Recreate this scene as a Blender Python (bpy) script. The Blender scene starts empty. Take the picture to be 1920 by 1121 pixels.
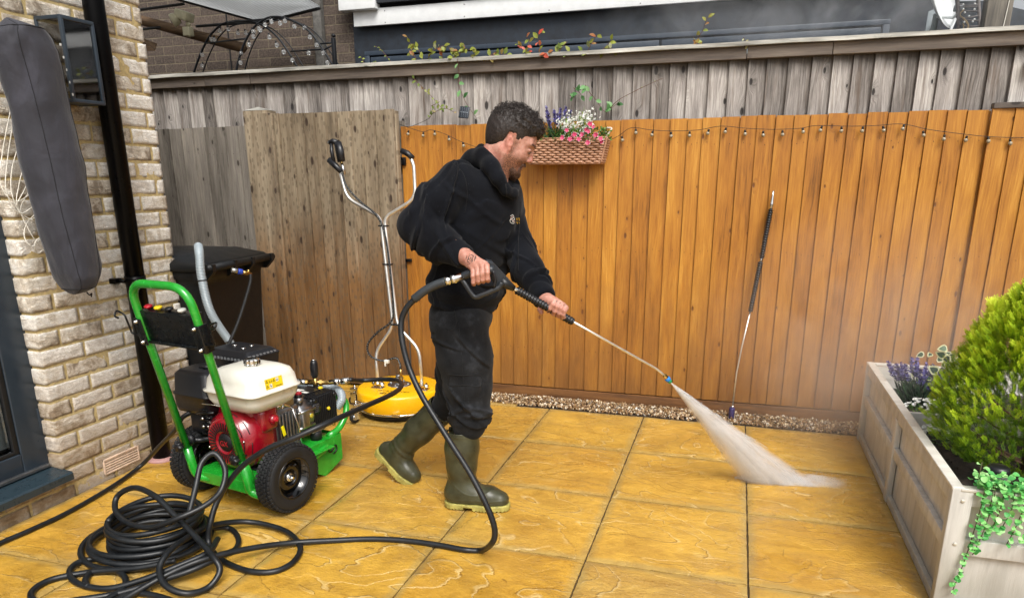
import bpy, bmesh, math, random
import numpy as np
from mathutils import Vector, Matrix, Euler, noise as mnoise
rng = np.random.default_rng(7)
random.seed(7)
S = bpy.context.scene
COL = S.collection
# ------------------------------------------------------------------ camera
FPX, CYP = 1341.0, 727.0
YAW, PITCH, ROLL, CAMH = -.2996, -.283, -.0055, 1.409
_F = np.array([math.sin(YAW)*math.cos(PITCH), math.cos(YAW)*math.cos(PITCH), math.sin(PITCH)])
_r = np.array([math.cos(YAW), -math.sin(YAW), 0.]); _u = np.cross(_r, _F)
_c, _s = math.cos(ROLL), math.sin(ROLL)
_R, _U = _c*_r+_s*_u, -_s*_r+_c*_u
CAM = np.array([0, 0, CAMH])
cd = bpy.data.cameras.new('camera'); co = bpy.data.objects.new('camera', cd); COL.objects.link(co)
m = Matrix.Identity(4)
for i in range(3):
    m[i][0] = _R[i]; m[i][1] = _U[i]; m[i][2] = -_F[i]; m[i][3] = CAM[i]
co.matrix_world = m
cd.sensor_width = 36; cd.lens = FPX/1920*36; cd.shift_y = (CYP-560.5)/1920
cd.clip_start = .05; cd.clip_end = 400
S.camera = co
def ray(x, y): return _F+(x-960)/FPX*_R-(y-CYP)/FPX*_U
def oz(x, y, z=0.): d = ray(x, y); return CAM+(z-CAMH)/d[2]*d
def oy(x, y, Y): d = ray(x, y); return CAM+Y/d[1]*d
def ox(x, y, X): d = ray(x, y); return CAM+X/d[0]*d
# ------------------------------------------------------------------ world, sun
SUN_EL, SUN_AZ = math.radians(50), math.radians(150)      # azimuth: sun stands behind and right of the camera
w = bpy.data.worlds.new('World'); S.world = w; w.use_nodes = True
nt = w.node_tree; nt.nodes.clear()
out = nt.nodes.new('ShaderNodeOutputWorld'); bg = nt.nodes.new('ShaderNodeBackground')
sky = nt.nodes.new('ShaderNodeTexSky'); sky.sky_type = 'NISHITA'; sky.sun_disc = False
sky.sun_elevation = SUN_EL; sky.sun_rotation = SUN_AZ; sky.air_density = 1; sky.dust_density = 6; sky.ozone_density = 1
hs = nt.nodes.new('ShaderNodeHueSaturation'); hs.inputs['Saturation'].default_value = .22
nt.links.new(sky.outputs[0], hs.inputs['Color']); nt.links.new(hs.outputs[0], bg.inputs[0])
bg.inputs[1].default_value = .14
nt.links.new(bg.outputs[0], out.inputs[0])
sd = bpy.data.lights.new('sun', 'SUN'); so = bpy.data.objects.new('sun', sd); COL.objects.link(so)
sd.energy = 2.0; sd.angle = math.radians(28); sd.color = (1, .96, .9)
sdir = Vector((math.sin(SUN_AZ)*math.cos(SUN_EL), math.cos(SUN_AZ)*math.cos(SUN_EL), math.sin(SUN_EL)))
so.rotation_euler = sdir.to_track_quat('Z', 'Y').to_euler(); so.location = sdir*20
S.view_settings.view_transform = 'Standard'; S.view_settings.look = 'None'
S.view_settings.exposure = .37; S.view_settings.gamma = 1
S.cycles.max_bounces = 8; S.cycles.transparent_max_bounces = 12; S.cycles.volume_bounces = 5
S.cycles.use_denoising = True

# ------------------------------------------------------------------ object helpers
def tag(o, label=None, cat=None, group=None, kind=None):
    if label: o['label'] = label
    if cat: o['category'] = cat
    if group: o['group'] = group
    if kind: o['kind'] = kind
    return o
def thing(name, label, cat, loc=(0, 0, 0), rz=0., group=None):
    o = bpy.data.objects.new(name, None); COL.objects.link(o)
    o.location = loc; o.rotation_euler = (0, 0, rz); o.empty_display_size = .1
    return tag(o, label, cat, group)
class MB:
    """collects vertices and faces; build() links them as one mesh object"""
    def __init__(s): s.v = []; s.f = []; s.m = []; s.sm = []; s.n = 0; s.attr = []
    def add(s, V, Fc, mat=0, smooth=False, a=0.):
        V = np.asarray(V, float).reshape(-1, 3); s.v.append(V)
        s.attr.append(np.full(len(V), a) if np.isscalar(a) else np.asarray(a))
        n = s.n
        for f in Fc: s.f.append([int(i)+n for i in f])
        s.m += [mat]*len(Fc); s.sm += [smooth]*len(Fc); s.n += len(V); return s
    def box(s, lo, hi, mat=0, bev=0., M=None, smooth=False, a=0.):
        lo = np.array(lo, float); hi = np.array(hi, float)
        if bev <= 0:
            V = np.array([[(lo, hi)[i][0], (lo, hi)[j][1], (lo, hi)[k][2]] for i in (0, 1) for j in (0, 1) for k in (0, 1)])
            Fc = [(0, 1, 3, 2), (4, 6, 7, 5), (0, 4, 5, 1), (2, 3, 7, 6), (0, 2, 6, 4), (1, 5, 7, 3)]
        else:
            bm = bmesh.new(); bmesh.ops.create_cube(bm, size=1)
            for v in bm.verts: v.co = Vector([(lo[i]+hi[i])/2+v.co[i]*(hi[i]-lo[i]) for i in range(3)])
            bmesh.ops.bevel(bm, geom=list(bm.edges), offset=bev, segments=2, affect='EDGES', profile=.6)
            V = np.array([v.co[:] for v in bm.verts]); Fc = [[v.index for v in f.verts] for f in bm.faces]; bm.free()
        if M is not None: V = xf(V, M)
        return s.add(V, Fc, mat, smooth or bev > 0, a)
    def rings(s, R, mat=0, closed=False, caps=True, smooth=True, a=0.):
        R = np.asarray(R, float); n, k, _ = R.shape
        V = R.reshape(-1, 3); Fc = []
        for i in range(n if closed else n-1):
            i2 = (i+1) % n
            for j in range(k):
                j2 = (j+1) % k; Fc.append((i*k+j, i*k+j2, i2*k+j2, i2*k+j))
        if caps and not closed:
            Fc.append(tuple(range(k))[::-1]); Fc.append(tuple((n-1)*k+j for j in range(k)))
        return s.add(V, Fc, mat, smooth, a)
    def tube(s, P, r, k=10, mat=0, closed=False, caps=True, smooth=True, a=0., flat=1.):
        P = np.asarray(P, float); n = len(P); r = np.broadcast_to(np.asarray(r, float), (n,))
        if closed: T = np.roll(P, -1, 0)-np.roll(P, 1, 0)
        else: T = np.gradient(P, axis=0)
        T /= np.linalg.norm(T, axis=1)[:, None]+1e-12
        up = np.array([0, 0, 1.]) if abs(T[0][2]) < .9 else np.array([1., 0, 0])
        N = np.cross(T[0], up); N /= np.linalg.norm(N); R = []
        th = np.linspace(0, 2*np.pi, k, endpoint=False)
        for i in range(n):
            N = N-T[i]*(N@T[i]); N /= np.linalg.norm(N); B = np.cross(T[i], N)
            R.append(P[i]+r[i]*(np.cos(th)[:, None]*N+flat*np.sin(th)[:, None]*B))
        return s.rings(R, mat, closed, caps, smooth, a)
    def lathe(s, prof, o=(0, 0, 0), axis=(0, 0, 1), k=24, mat=0, smooth=True, caps=True, a=0.):
        """prof = [(radius, height)] around axis"""
        ax = np.array(axis, float); ax /= np.linalg.norm(ax)
        up = np.array([0, 0, 1.]) if abs(ax[2]) < .9 else np.array([1., 0, 0])
        N = np.cross(up, ax); N /= np.linalg.norm(N); B = np.cross(ax, N); o = np.array(o, float)
        th = np.linspace(0, 2*np.pi, k, endpoint=False)
        R = [o+h*ax+max(r, 1e-5)*(np.cos(th)[:, None]*N+np.sin(th)[:, None]*B) for r, h in prof]
        return s.rings(R, mat, False, caps, smooth, a)
    def ball(s, c, r, mat=0, k=10, a=0.):
        r = np.broadcast_to(np.asarray(r, float), (3,)); c = np.array(c, float)
        R = []
        for i in range(k//2+1):
            ph = math.pi*i/(k//2); R.append([[c[0]+r[0]*max(math.sin(ph), 1e-3)*math.cos(t), c[1]+r[1]*max(math.sin(ph), 1e-3)*math.sin(t), c[2]-r[2]*math.cos(ph)] for t in np.linspace(0, 2*np.pi, k, endpoint=False)])
        return s.rings(R, mat, a=a)
    def batch(s, V, Fc, P, Rm, sc, a, mat=0, smooth=False):
        """many copies of a small template: P (n,3), Rm (n,3,3) columns = axes, sc (n,), a (n,) or (n,k)"""
        V = np.asarray(V, float); n, k = len(P), len(V); W_ = np.einsum('nij,kj->nki', Rm, V)*np.asarray(sc)[:, None, None]+P[:, None, :]
        a = np.asarray(a); a = np.repeat(a[:, None], k, 1) if a.ndim == 1 else a
        s.v.append(W_.reshape(-1, 3)); s.attr.append(np.clip(a, 0, 1).ravel())
        for i in range(n): o_ = s.n+i*k; s.f += [[j+o_ for j in f] for f in Fc]
        s.m += [mat]*(len(Fc)*n); s.sm += [smooth]*(len(Fc)*n); s.n += n*k; return s
    def quad(s, a_, b, c, d, mat=0, a=0.): return s.add([a_, b, c, d], [(0, 1, 2, 3)], mat, False, a)
    def build(s, name, mats, parent=None, loc=None, smooth_angle=None, origin=None):
        me = bpy.data.meshes.new(name)
        V = np.concatenate(s.v) if s.v else np.zeros((0, 3))
        if origin is not None: V = V-np.array(origin, float)
        me.vertices.add(len(V)); me.vertices.foreach_set('co', V.ravel())
        lens = np.fromiter((len(f) for f in s.f), int, len(s.f)); tot = int(lens.sum())
        me.loops.add(tot); me.polygons.add(len(s.f))
        me.loops.foreach_set('vertex_index', np.fromiter((i for f in s.f for i in f), int, tot))
        me.polygons.foreach_set('loop_start', np.concatenate([[0], np.cumsum(lens)[:-1]]))
        me.polygons.foreach_set('material_index', np.array(s.m)); me.polygons.foreach_set('use_smooth', np.array(s.sm, bool))
        me.update(calc_edges=True)
        at = me.attributes.new('rnd', 'FLOAT', 'POINT'); at.data.foreach_set('value', np.concatenate(s.attr).astype(float))
        for mm in (mats if isinstance(mats, (list, tuple)) else [mats]): me.materials.append(mm)
        o = bpy.data.objects.new(name, me); COL.objects.link(o)
        if parent is not None: o.parent = parent
        if loc is not None: o.location = loc
        if origin is not None and loc is None: o.location = origin
        return o
def xf(V, M):
    M = np.array(M); return V@M[:3, :3].T+M[:3, 3]
def TR(loc=(0, 0, 0), rot=(0, 0, 0), sc=(1, 1, 1)):
    return Matrix.LocRotScale(Vector(loc), Euler(rot), Vector(sc))
def cr(P, n=8, closed=False):
    """Catmull-Rom through the points"""
    P = np.asarray(P, float); N = len(P)
    if closed: Q = np.vstack([P[-1:], P, P[:2]])
    else: Q = np.vstack([2*P[0]-P[1], P, 2*P[-1]-P[-2]])
    out = []
    for i in range(1, len(Q)-2):
        p0, p1, p2, p3 = Q[i-1:i+3]
        for t in np.linspace(0, 1, n, endpoint=False):
            out.append(.5*((2*p1)+(-p0+p2)*t+(2*p0-5*p1+4*p2-p3)*t*t+(-p0+3*p1-3*p2+p3)*t**3))
    if not closed: out.append(P[-1])
    return np.array(out)
def fillet(P, r, n=5):
    """polyline with rounded corners"""
    P = [np.array(p, float) for p in P]; out = [P[0]]
    for i in range(1, len(P)-1):
        a = P[i-1]-P[i]; b = P[i+1]-P[i]; la, lb = np.linalg.norm(a), np.linalg.norm(b)
        q = min(r, la*.45, lb*.45); A = P[i]+a/la*q; B = P[i]+b/lb*q
        for t in np.linspace(0, 1, n+1): out.append((1-t)**2*A+2*t*(1-t)*P[i]+t*t*B)
    out.append(P[-1]); return np.array(out)
# ------------------------------------------------------------------ materials
def lin(c):
    if isinstance(c, str):
        c = [int(c[i:i+2], 16)/255 for i in (0, 2, 4)]
        c = [x/12.92 if x <= .04045 else ((x+.055)/1.055)**2.4 for x in c]
    return (c[0], c[1], c[2], 1)
class NT:
    def __init__(s, name):
        s.mat = bpy.data.materials.new(name); s.mat.use_nodes = True; s.t = s.mat.node_tree; s.t.nodes.clear()
        s.out = s.n('ShaderNodeOutputMaterial'); s.bsdf = s.n('ShaderNodeBsdfPrincipled'); s.l(s.bsdf.outputs[0], s.out.inputs[0])
    def n(s, typ, **k):
        x = s.t.nodes.new(typ)
        for a, b in k.items(): setattr(x, a, b)
        return x
    def l(s, a, b): s.t.links.new(a, b)
    def val(s, sock, v):
        if hasattr(v, 'is_output') or isinstance(v, bpy.types.NodeSocket): s.l(v, sock)
        else: sock.default_value = v
    def math(s, op, a, b=0., c=None, clamp=False):
        x = s.n('ShaderNodeMath', operation=op, use_clamp=clamp); s.val(x.inputs[0], a); s.val(x.inputs[1], b)
        if c is not None: s.val(x.inputs[2], c)
        return x.outputs[0]
    def vmath(s, op, a, b):
        x = s.n('ShaderNodeVectorMath', operation=op); s.val(x.inputs[0], a); s.val(x.inputs[1], b); return x.outputs[0]
    def coord(s, kind='Object'): return s.n('ShaderNodeTexCoord').outputs[kind]
    def rnd(s): return s.n('ShaderNodeAttribute', attribute_name='rnd').outputs['Fac']
    def mapv(s, v, scale=(1, 1, 1), rot=(0, 0, 0), loc=(0, 0, 0)):
        x = s.n('ShaderNodeMapping'); s.l(v, x.inputs[0]); x.inputs['Scale'].default_value = scale
        x.inputs['Rotation'].default_value = rot; s.val(x.inputs['Location'], loc); return x.outputs[0]
    def noise(s, v, scale=5, detail=4, rough=.55, dist=0., out='Fac', w=None):
        x = s.n('ShaderNodeTexNoise')
        if w is not None: x.noise_dimensions = '4D'; s.val(x.inputs['W'], w)
        s.l(v, x.inputs['Vector']); x.inputs['Scale'].default_value = scale; x.inputs['Detail'].default_value = detail
        x.inputs['Roughness'].default_value = rough; x.inputs['Distortion'].default_value = dist; return x.outputs[out]
    def n_col(s, v, scale, detail):
        x = s.noise(v, scale, detail, .6, 0, 'Color'); return s.vmath('SUBTRACT', x, (.5, .5, .5))
    def vor(s, v, scale=5, feature='F1', out='Distance', rand=1., dim='3D'):
        x = s.n('ShaderNodeTexVoronoi', feature=feature, voronoi_dimensions=dim); s.l(v, x.inputs['Vector']); x.inputs['Scale'].default_value = scale
        x.inputs['Randomness'].default_value = rand; return x.outputs[out]
    def ramp(s, fac, stops, interp='LINEAR'):
        x = s.n('ShaderNodeValToRGB'); x.color_ramp.interpolation = interp; e = x.color_ramp.elements
        while len(e) < len(stops): e.new(.5)
        for i, (p, c) in enumerate(stops):
            e[i].position = p; e[i].color = lin(c) if not isinstance(c, (int, float)) else (c, c, c, 1)
        s.l(fac, x.inputs[0]); return x.outputs[0]
    def mix(s, fac, a, b, mode='MIX'):
        x = s.n('ShaderNodeMix', data_type='RGBA', blend_type=mode); s.val(x.inputs[0], fac)
        for i, v in ((6, a), (7, b)):
            if isinstance(v, (str, tuple, list)): x.inputs[i].default_value = lin(v)
            else: s.l(v, x.inputs[i])
        return x.outputs[2]
    def mr(s, v, a, b, c=0., d=1.):
        x = s.n('ShaderNodeMapRange'); s.l(v, x.inputs[0])
        for i, q in enumerate((a, b, c, d)): x.inputs[i+1].default_value = q
        return x.outputs[0]
    def bump(s, h, strength=.5, dist=.01, nrm=None):
        x = s.n('ShaderNodeBump'); s.l(h, x.inputs['Height']); x.inputs['Strength'].default_value = strength
        x.inputs['Distance'].default_value = dist
        if nrm is not None: s.l(nrm, x.inputs['Normal'])
        return x.outputs[0]
    def set(s, **k):
        names = dict(col='Base Color', rough='Roughness', metal='Metallic', nrm='Normal', spec='Specular IOR Level', trans='Transmission Weight',
                     ior='IOR', alpha='Alpha', sss='Subsurface Weight', sssr='Subsurface Radius', ssss='Subsurface Scale', coat='Coat Weight', coatr='Coat Roughness', emi='Emission Color', emis='Emission Strength', sheen='Sheen Weight')
        for a, v in k.items():
            i = s.bsdf.inputs[names[a]]
            if isinstance(v, str) or (a == 'col' and isinstance(v, (tuple, list))): i.default_value = lin(v)
            else: s.val(i, v)
        return s.mat
MC = {}
def plain(name, col, rough=.5, metal=0., var=.12, scale=30, bump=.0, **k):
    """one-colour material with faint dirt / tone variation and optional grain"""
    if name in MC: return MC[name]
    t = NT(name); c = t.coord(); n = t.noise(c, scale, 5, .6)
    base = lin(col); d = tuple(x*(1-var*1.6) for x in base[:3]); e = tuple(min(1, x*(1+var)) for x in base[:3])
    cc = t.ramp(n, [(.3, d), (.7, e)])
    r = t.mr(n, .2, .8, max(.02, rough-.1), min(1, rough+.1))
    t.set(col=cc, rough=r, metal=metal, **k)
    if bump: t.set(nrm=t.bump(t.noise(c, scale*4, 4, .6), bump, .003))
    MC[name] = t.mat; return t.mat
# ------------------------------------------------------------------ setting materials
def mat_paving():
    t = NT('wet_sandstone'); c = t.coord(); r = t.rnd()
    off = t.n('ShaderNodeCombineXYZ'); t.l(t.math('MULTIPLY', r, 53.), off.inputs[0]); t.l(t.math('MULTIPLY', r, 31.), off.inputs[1]); t.l(t.math('MULTIPLY', r, 17.), off.inputs[2])
    v = t.vmath('ADD', c, off.outputs[0])
    v2 = t.mapv(v, (1, 1.8, 1), (0, 0, .3))
    wrp = t.vmath('ADD', v2, t.vmath('MULTIPLY', t.n_col(v2, 9, 4), (.07, .07, 0)))
    big = t.noise(wrp, 1.55, 3, .45, .5)                                     # riven layers: a few smooth terraces with ragged lips
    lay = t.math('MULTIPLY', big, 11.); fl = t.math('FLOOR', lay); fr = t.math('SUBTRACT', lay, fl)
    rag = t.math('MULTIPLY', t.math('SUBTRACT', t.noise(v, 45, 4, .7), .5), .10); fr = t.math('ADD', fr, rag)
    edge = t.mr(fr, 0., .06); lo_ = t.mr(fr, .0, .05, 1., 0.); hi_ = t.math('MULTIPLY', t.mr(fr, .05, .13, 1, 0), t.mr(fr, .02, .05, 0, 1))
    on = t.mr(t.noise(v, 2.6, 3, .55), .44, .56)                             # many lips fade out along their length
    fine = t.noise(t.mapv(v, (1, 1.5, 1)), 60, 5, .68); mid = t.noise(v2, 13, 5, .62, .4)
    v3 = t.mapv(v, (1, 3.2, 1), (0, 0, -.15), (5, 3, 1)); str_ = t.noise(v3, 5.5, 5, .6, 1.2); lay3 = t.math('MULTIPLY', str_, 7.); fr3 = t.math('SUBTRACT', lay3, t.math('FLOOR', lay3)); on3 = t.mr(t.noise(v, 1.4, 2, .5), .50, .60)
    h = t.math('ADD', fl, edge); h = t.math('ADD', t.math('MULTIPLY', h, .9), t.math('MULTIPLY', t.math('MULTIPLY', t.math('ADD', t.math('FLOOR', lay3), t.mr(fr3, 0, .1)), on3), .5))
    h = t.math('ADD', h, t.math('MULTIPLY', fine, .9)); h = t.math('ADD', h, t.math('MULTIPLY', mid, 1.9)); nrm = t.bump(h, 1., .0029)
    tone = t.math('ADD', t.math('MULTIPLY', t.noise(v2, 3.0, 6, .62, .5), .65), t.math('MULTIPLY', t.noise(v, 22, 5, .7), .35))
    col = t.ramp(tone, [(.30, '7a5018'), (.42, 'a87828'), (.5, 'c0903a'), (.58, 'c8983c'), (.70, 'e0bc74')])
    slab = t.ramp(t.math('FRACT', t.math('MULTIPLY', r, 7.31)), [(0, 'b07c30'), (.3, 'cba24a'), (.5, 'b88628'), (.75, 'ceA23c'), (1, 'c0a264')])
    col = t.mix(.42, col, slab)
    col = t.mix(t.mr(t.noise(v, 1.1, 3, .5), .5, .72, 0, .45), col, 'a88c56')
    sx0 = t.n('ShaderNodeSeparateXYZ'); t.l(c, sx0.inputs[0])
    def near(sock, o_): q = t.math('FRACT', t.math('DIVIDE', t.math('SUBTRACT', sock, o_), .6)); return t.math('MULTIPLY', t.math('MINIMUM', q, t.math('SUBTRACT', 1., q)), .6)
    jd = t.math('MINIMUM', near(sx0.outputs[0], .139-6), near(sx0.outputs[1], 2.44-6)); bd_ = t.mr(t.math('SUBTRACT', jd, t.math('MULTIPLY', t.noise(v, 7, 4, .6), .055)), -.015, .012, .55, 0)
    col = t.mix(bd_, col, '9a8656')
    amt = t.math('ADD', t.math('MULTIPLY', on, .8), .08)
    col = t.mix(t.math('MULTIPLY', t.math('MULTIPLY', lo_, amt), .75), col, '6a4414'); col = t.mix(t.math('MULTIPLY', t.math('MULTIPLY', hi_, amt), .6), col, 'f0d8a0')  # ledges shaded at the foot and lit along the lip, painted into the colour
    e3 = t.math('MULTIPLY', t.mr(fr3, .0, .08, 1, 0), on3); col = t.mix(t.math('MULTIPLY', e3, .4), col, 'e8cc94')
    sp = t.mr(t.noise(t.vmath('ADD', v, (9, 2, 0)), 90, 3, .7), .62, .72)
    col = t.mix(t.math('MULTIPLY', sp, .35), col, '8a5c20')
    sx = t.n('ShaderNodeSeparateXYZ'); t.l(c, sx.inputs[0])
    dirt = t.mr(sx.outputs[1], 2.6, 4.3, .1, .5)
    col = t.mix(t.math('MULTIPLY', dirt, t.mr(t.noise(v, 6, 4, .6), .35, .6)), col, '8e7036')
    ch = t.mr(t.noise(t.mapv(c, (1, 2.2, 1), (0, 0, .3)), 3.1, 7, .7, .6), .685, .70)      # a few pale patches on the near slabs
    lim = t.mr(sx.outputs[1], 2.35, 2.1, 0, 1)
    col = t.mix(t.math('MULTIPLY', ch, lim), col, 'e6d9b0')
    wet = t.noise(v, 3.5, 5, .6)
    ro = t.mr(wet, .40, .60, .12, .42); ro = t.math('ADD', ro, t.math('MULTIPLY', fine, .08))
    film = t.mr(t.noise(t.mapv(v, (1, 1.6, 1)), 4.2, 6, .62, .8), .46, .56, 0., 1.); film = t.math('MULTIPLY', film, t.mr(sx.outputs[1], 3.4, 2.2, .35, 1.))
    col = t.mix(t.math('MULTIPLY', film, .22), col, '7a5214')
    t.set(coat=film, coatr=.07); t.l(t.bump(h, .45, .0012), t.bsdf.inputs['Coat Normal'])
    hs_ = t.n('ShaderNodeHueSaturation'); hs_.inputs['Saturation'].default_value = 1.0; hs_.inputs['Hue'].default_value = .504; hs_.inputs['Value'].default_value = 1.0; t.l(col, hs_.inputs['Color']); col = hs_.outputs[0]
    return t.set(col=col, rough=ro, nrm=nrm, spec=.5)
def mat_wood(name, tones, knot, grain=.5, kn=1., rough=.75, low=None, lowz=(0., 1.), streak=None, seed=0., topdark=None, spots=0., bumpd=.002, along='z', ksz=(.04, .13), bv=.16):
    """sawn softwood; tones dark..light; low = colour of the wet lower part; grain runs along z (or x)"""
    t = NT(name); c0 = t.coord(); r = t.rnd()
    c = c0 if along == 'z' else t.mapv(c0, (1, 1, 1), (0, math.pi/2, 0))
    off = t.n('ShaderNodeCombineXYZ'); t.l(t.math('MULTIPLY', r, 41.), off.inputs[0]); off.inputs[1].default_value = seed; t.l(t.math('MULTIPLY', r, 77.), off.inputs[2])
    v = t.vmath('ADD', c, off.outputs[0])
    vx = t.n('ShaderNodeSeparateXYZ'); t.l(v, vx.inputs[0]); kvn = t.n('ShaderNodeCombineXYZ'); t.l(vx.outputs[0], kvn.inputs[0]); t.l(t.math('MULTIPLY', vx.outputs[2], .45), kvn.inputs[1]); kv = kvn.outputs[0]; kd = t.vor(kv, 9., 'F1', dim='2D'); kc = t.vor(kv, 9., 'F1', 'Color', dim='2D')
    ks = t.n('ShaderNodeSeparateColor'); t.l(kc, ks.inputs[0]); has = t.mr(ks.outputs[0], 1-.42*kn, 1-.42*kn+.01)
    size = t.mr(ks.outputs[1], 0, 1, *ksz)
    kk = t.math('MULTIPLY', t.math('SUBTRACT', 1., t.math('DIVIDE', kd, size), clamp=True), has)        # 1 in the knot's middle
    halo = t.math('MULTIPLY', t.math('SUBTRACT', 1., t.math('DIVIDE', kd, t.math('MULTIPLY', size, 3.2)), clamp=True), has)
    gx = t.n('ShaderNodeSeparateXYZ'); t.l(v, gx.inputs[0])
    bend = t.noise(t.mapv(v, (1, 1, .25)), 5, 3, .5)
    g = t.math('ADD', t.math('ADD', gx.outputs[0], t.math('MULTIPLY', bend, .09)), t.math('MULTIPLY', halo, .035))
    gv = t.n('ShaderNodeCombineXYZ'); t.l(g, gv.inputs[0]); t.l(t.math('MULTIPLY', gx.outputs[2], .035), gv.inputs[2])
    grainn = t.noise(gv.outputs[0], 120, 6, .75)
    broad = t.noise(t.mapv(v, (1, 1, .12)), 18, 5, .6)
    f = t.math('ADD', t.math('MULTIPLY', grainn, grain), t.math('MULTIPLY', broad, 1-grain))
    f = t.math('ADD', f, t.math('MULTIPLY', t.math('SUBTRACT', t.math('FRACT', t.math('MULTIPLY', r, 13.7)), .5), bv))
    n = len(tones); col = t.ramp(f, [(.32+.36*i/(n-1), q) for i, q in enumerate(tones)])
    sz = t.n('ShaderNodeSeparateXYZ'); t.l(c0, sz.inputs[0])
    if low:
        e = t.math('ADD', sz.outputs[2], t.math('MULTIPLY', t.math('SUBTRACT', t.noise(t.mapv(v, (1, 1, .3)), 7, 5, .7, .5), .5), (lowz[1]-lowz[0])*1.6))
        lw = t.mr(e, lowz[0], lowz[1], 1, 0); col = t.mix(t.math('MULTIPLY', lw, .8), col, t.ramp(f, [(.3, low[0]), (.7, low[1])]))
    if streak:
        st = t.mr(t.noise(t.mapv(v, (1, 1, .08), (0, 0, 0), (3, 1, 7)), 30, 4, .6), .55, .72); col = t.mix(t.math('MULTIPLY', st, .7), col, streak)
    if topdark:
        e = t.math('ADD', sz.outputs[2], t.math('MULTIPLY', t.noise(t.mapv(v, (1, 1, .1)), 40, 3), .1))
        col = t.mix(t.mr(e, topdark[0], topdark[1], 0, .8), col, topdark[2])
    if spots:
        sp = t.mr(t.vor(kv, 34., dim='2D'), .18, .25, 1, 0); col = t.mix(t.math('MULTIPLY', sp, spots), col, tones[0])
    ring = t.math('FRACT', t.math('MULTIPLY', kd, 26.))
    col = t.mix(t.math('MULTIPLY', halo, t.mr(ring, .2, .8, .1, .45)), col, knot)
    col = t.mix(t.mr(kk, .0, .35, 0, .92), col, knot)
    hh = t.math('ADD', grainn, t.math('MULTIPLY', kk, -1.2))
    return t.set(col=col, rough=t.mr(grainn, .3, .7, rough-.12, min(1, rough+.1)), nrm=t.bump(hh, .7, bumpd))
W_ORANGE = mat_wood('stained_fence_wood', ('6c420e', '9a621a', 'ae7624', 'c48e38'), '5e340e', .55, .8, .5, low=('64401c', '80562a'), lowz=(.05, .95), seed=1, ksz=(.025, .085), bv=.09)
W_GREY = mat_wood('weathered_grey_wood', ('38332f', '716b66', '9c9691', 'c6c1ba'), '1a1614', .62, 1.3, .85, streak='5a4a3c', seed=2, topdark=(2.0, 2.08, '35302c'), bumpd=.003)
W_GREYL = mat_wood('weathered_panel_wood', ('48423c', '6e6860', '8a837a', 'a29a8e'), '332c26', .5, 1., .85, seed=3)
W_GATE = mat_wood('gate_wood', ('584c3c', '7c6e5a', '948670', 'ac9e88'), '33241a', .45, 1.7, .7, low=('54340e', '8a5a1a'), lowz=(.65, 1.25), seed=4, spots=.55, streak='6a5844')
W_RAIL = mat_wood('dark_rail_wood', ('3a3430', '544c46', '6c6259', '857a6e'), '2a2420', .5, .6, .8, seed=5, along='x')
W_LICHEN = mat_wood('pale_cap_wood', ('6e6c66', 'a6a49c', 'd0cec6', 'e8e6e0'), '4a4844', .3, .3, .85, seed=6, along='x')
W_GRAVELBOARD = mat_wood('gravel_board_wood', ('4a2e14', '6b4520', '80562a', '946636'), '3a2412', .4, .4, .7, seed=7, along='x')

# ------------------------------------------------------------------ ground, paving, gravel
XW, YF, XP = -2.88, 4.48, .74         # house wall plane, fence plane, planter face
gm = MB(); gm.quad((-60, -60, -.06), (60, -60, -.06), (60, 120, -.06), (-60, 120, -.06))
tag(gm.build('ground', plain('earth', '4c4030', .9, scale=8, bump=.5)), kind='structure')
def slab(mb, x0, x1, y0, y1, a, g=.0035):
    x0 += g; x1 -= g; y0 += g; y1 -= g; n = 30
    j = rng.uniform(-.0012, .0012, 4); tilt = rng.uniform(-.0015, .0015, 2)
    gx = np.linspace(0, 1, n+1); R = []
    X, Y = np.meshgrid(x0+(x1-x0)*gx, y0+(y1-y0)*gx, indexing='ij')
    Z = np.zeros_like(X)
    for i in range(n+1):
        for k in range(n+1):
            p = Vector((X[i, k]*5+a*50, Y[i, k]*7, a*9)); Z[i, k] = mnoise.fractal(p, 1., 2., 4)*.0022
            ed = min(i, k, n-i, n-k); e = min(1, ed/1.0)
            if ed == 0: Z[i, k] -= .005; d = mnoise.noise(Vector((X[i, k]*30, Y[i, k]*30, a)))*.0025; X[i, k] += d*(1 if i < n/2 else -1) if i in (0, n) else 0; Y[i, k] += d*(1 if k < n/2 else -1) if k in (0, n) else 0
    Z += tilt[0]*(X-x0)/.6+tilt[1]*(Y-y0)/.6
    V = np.stack([X, Y, Z], -1).reshape(-1, 3); F = [(i*(n+1)+k, (i+1)*(n+1)+k, (i+1)*(n+1)+k+1, i*(n+1)+k+1) for i in range(n) for k in range(n)]
    mb.add(V, F, 0, True, a)
    rim = [i*(n+1) for i in range(n+1)]+[n*(n+1)+k for k in range(1, n+1)]+[i*(n+1)+n for i in range(n-1, -1, -1)]+[k for k in range(n-1, 0, -1)]
    T = V[rim]; Bt = T-np.array([0, 0, .03]); m_ = len(rim)
    mb.add(np.vstack([T, Bt]), [(i, i+m_, (i+1) % m_+m_, (i+1) % m_) for i in range(m_)], 0, False, a)
pv = MB(); X0, Y0, P = .139, 2.44, .6
xs = [XW+.006, X0-4*P-.0]+[X0+i*P for i in (-4, -3, -2, -1, 0)]+[XP-.004]
xs = sorted(set(round(x, 4) for x in [XW+.004]+[X0+i*P for i in (-4, -3, -2, -1, 0)]+[XP+.02]))
for i in range(len(xs)-1):
    for j in range(-6, 3):
        y0, y1 = Y0+j*P, Y0+(j+1)*P
        slab(pv, xs[i], xs[i+1], y0, y1 if j < 2 else y1+.015, rng.random())
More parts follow.
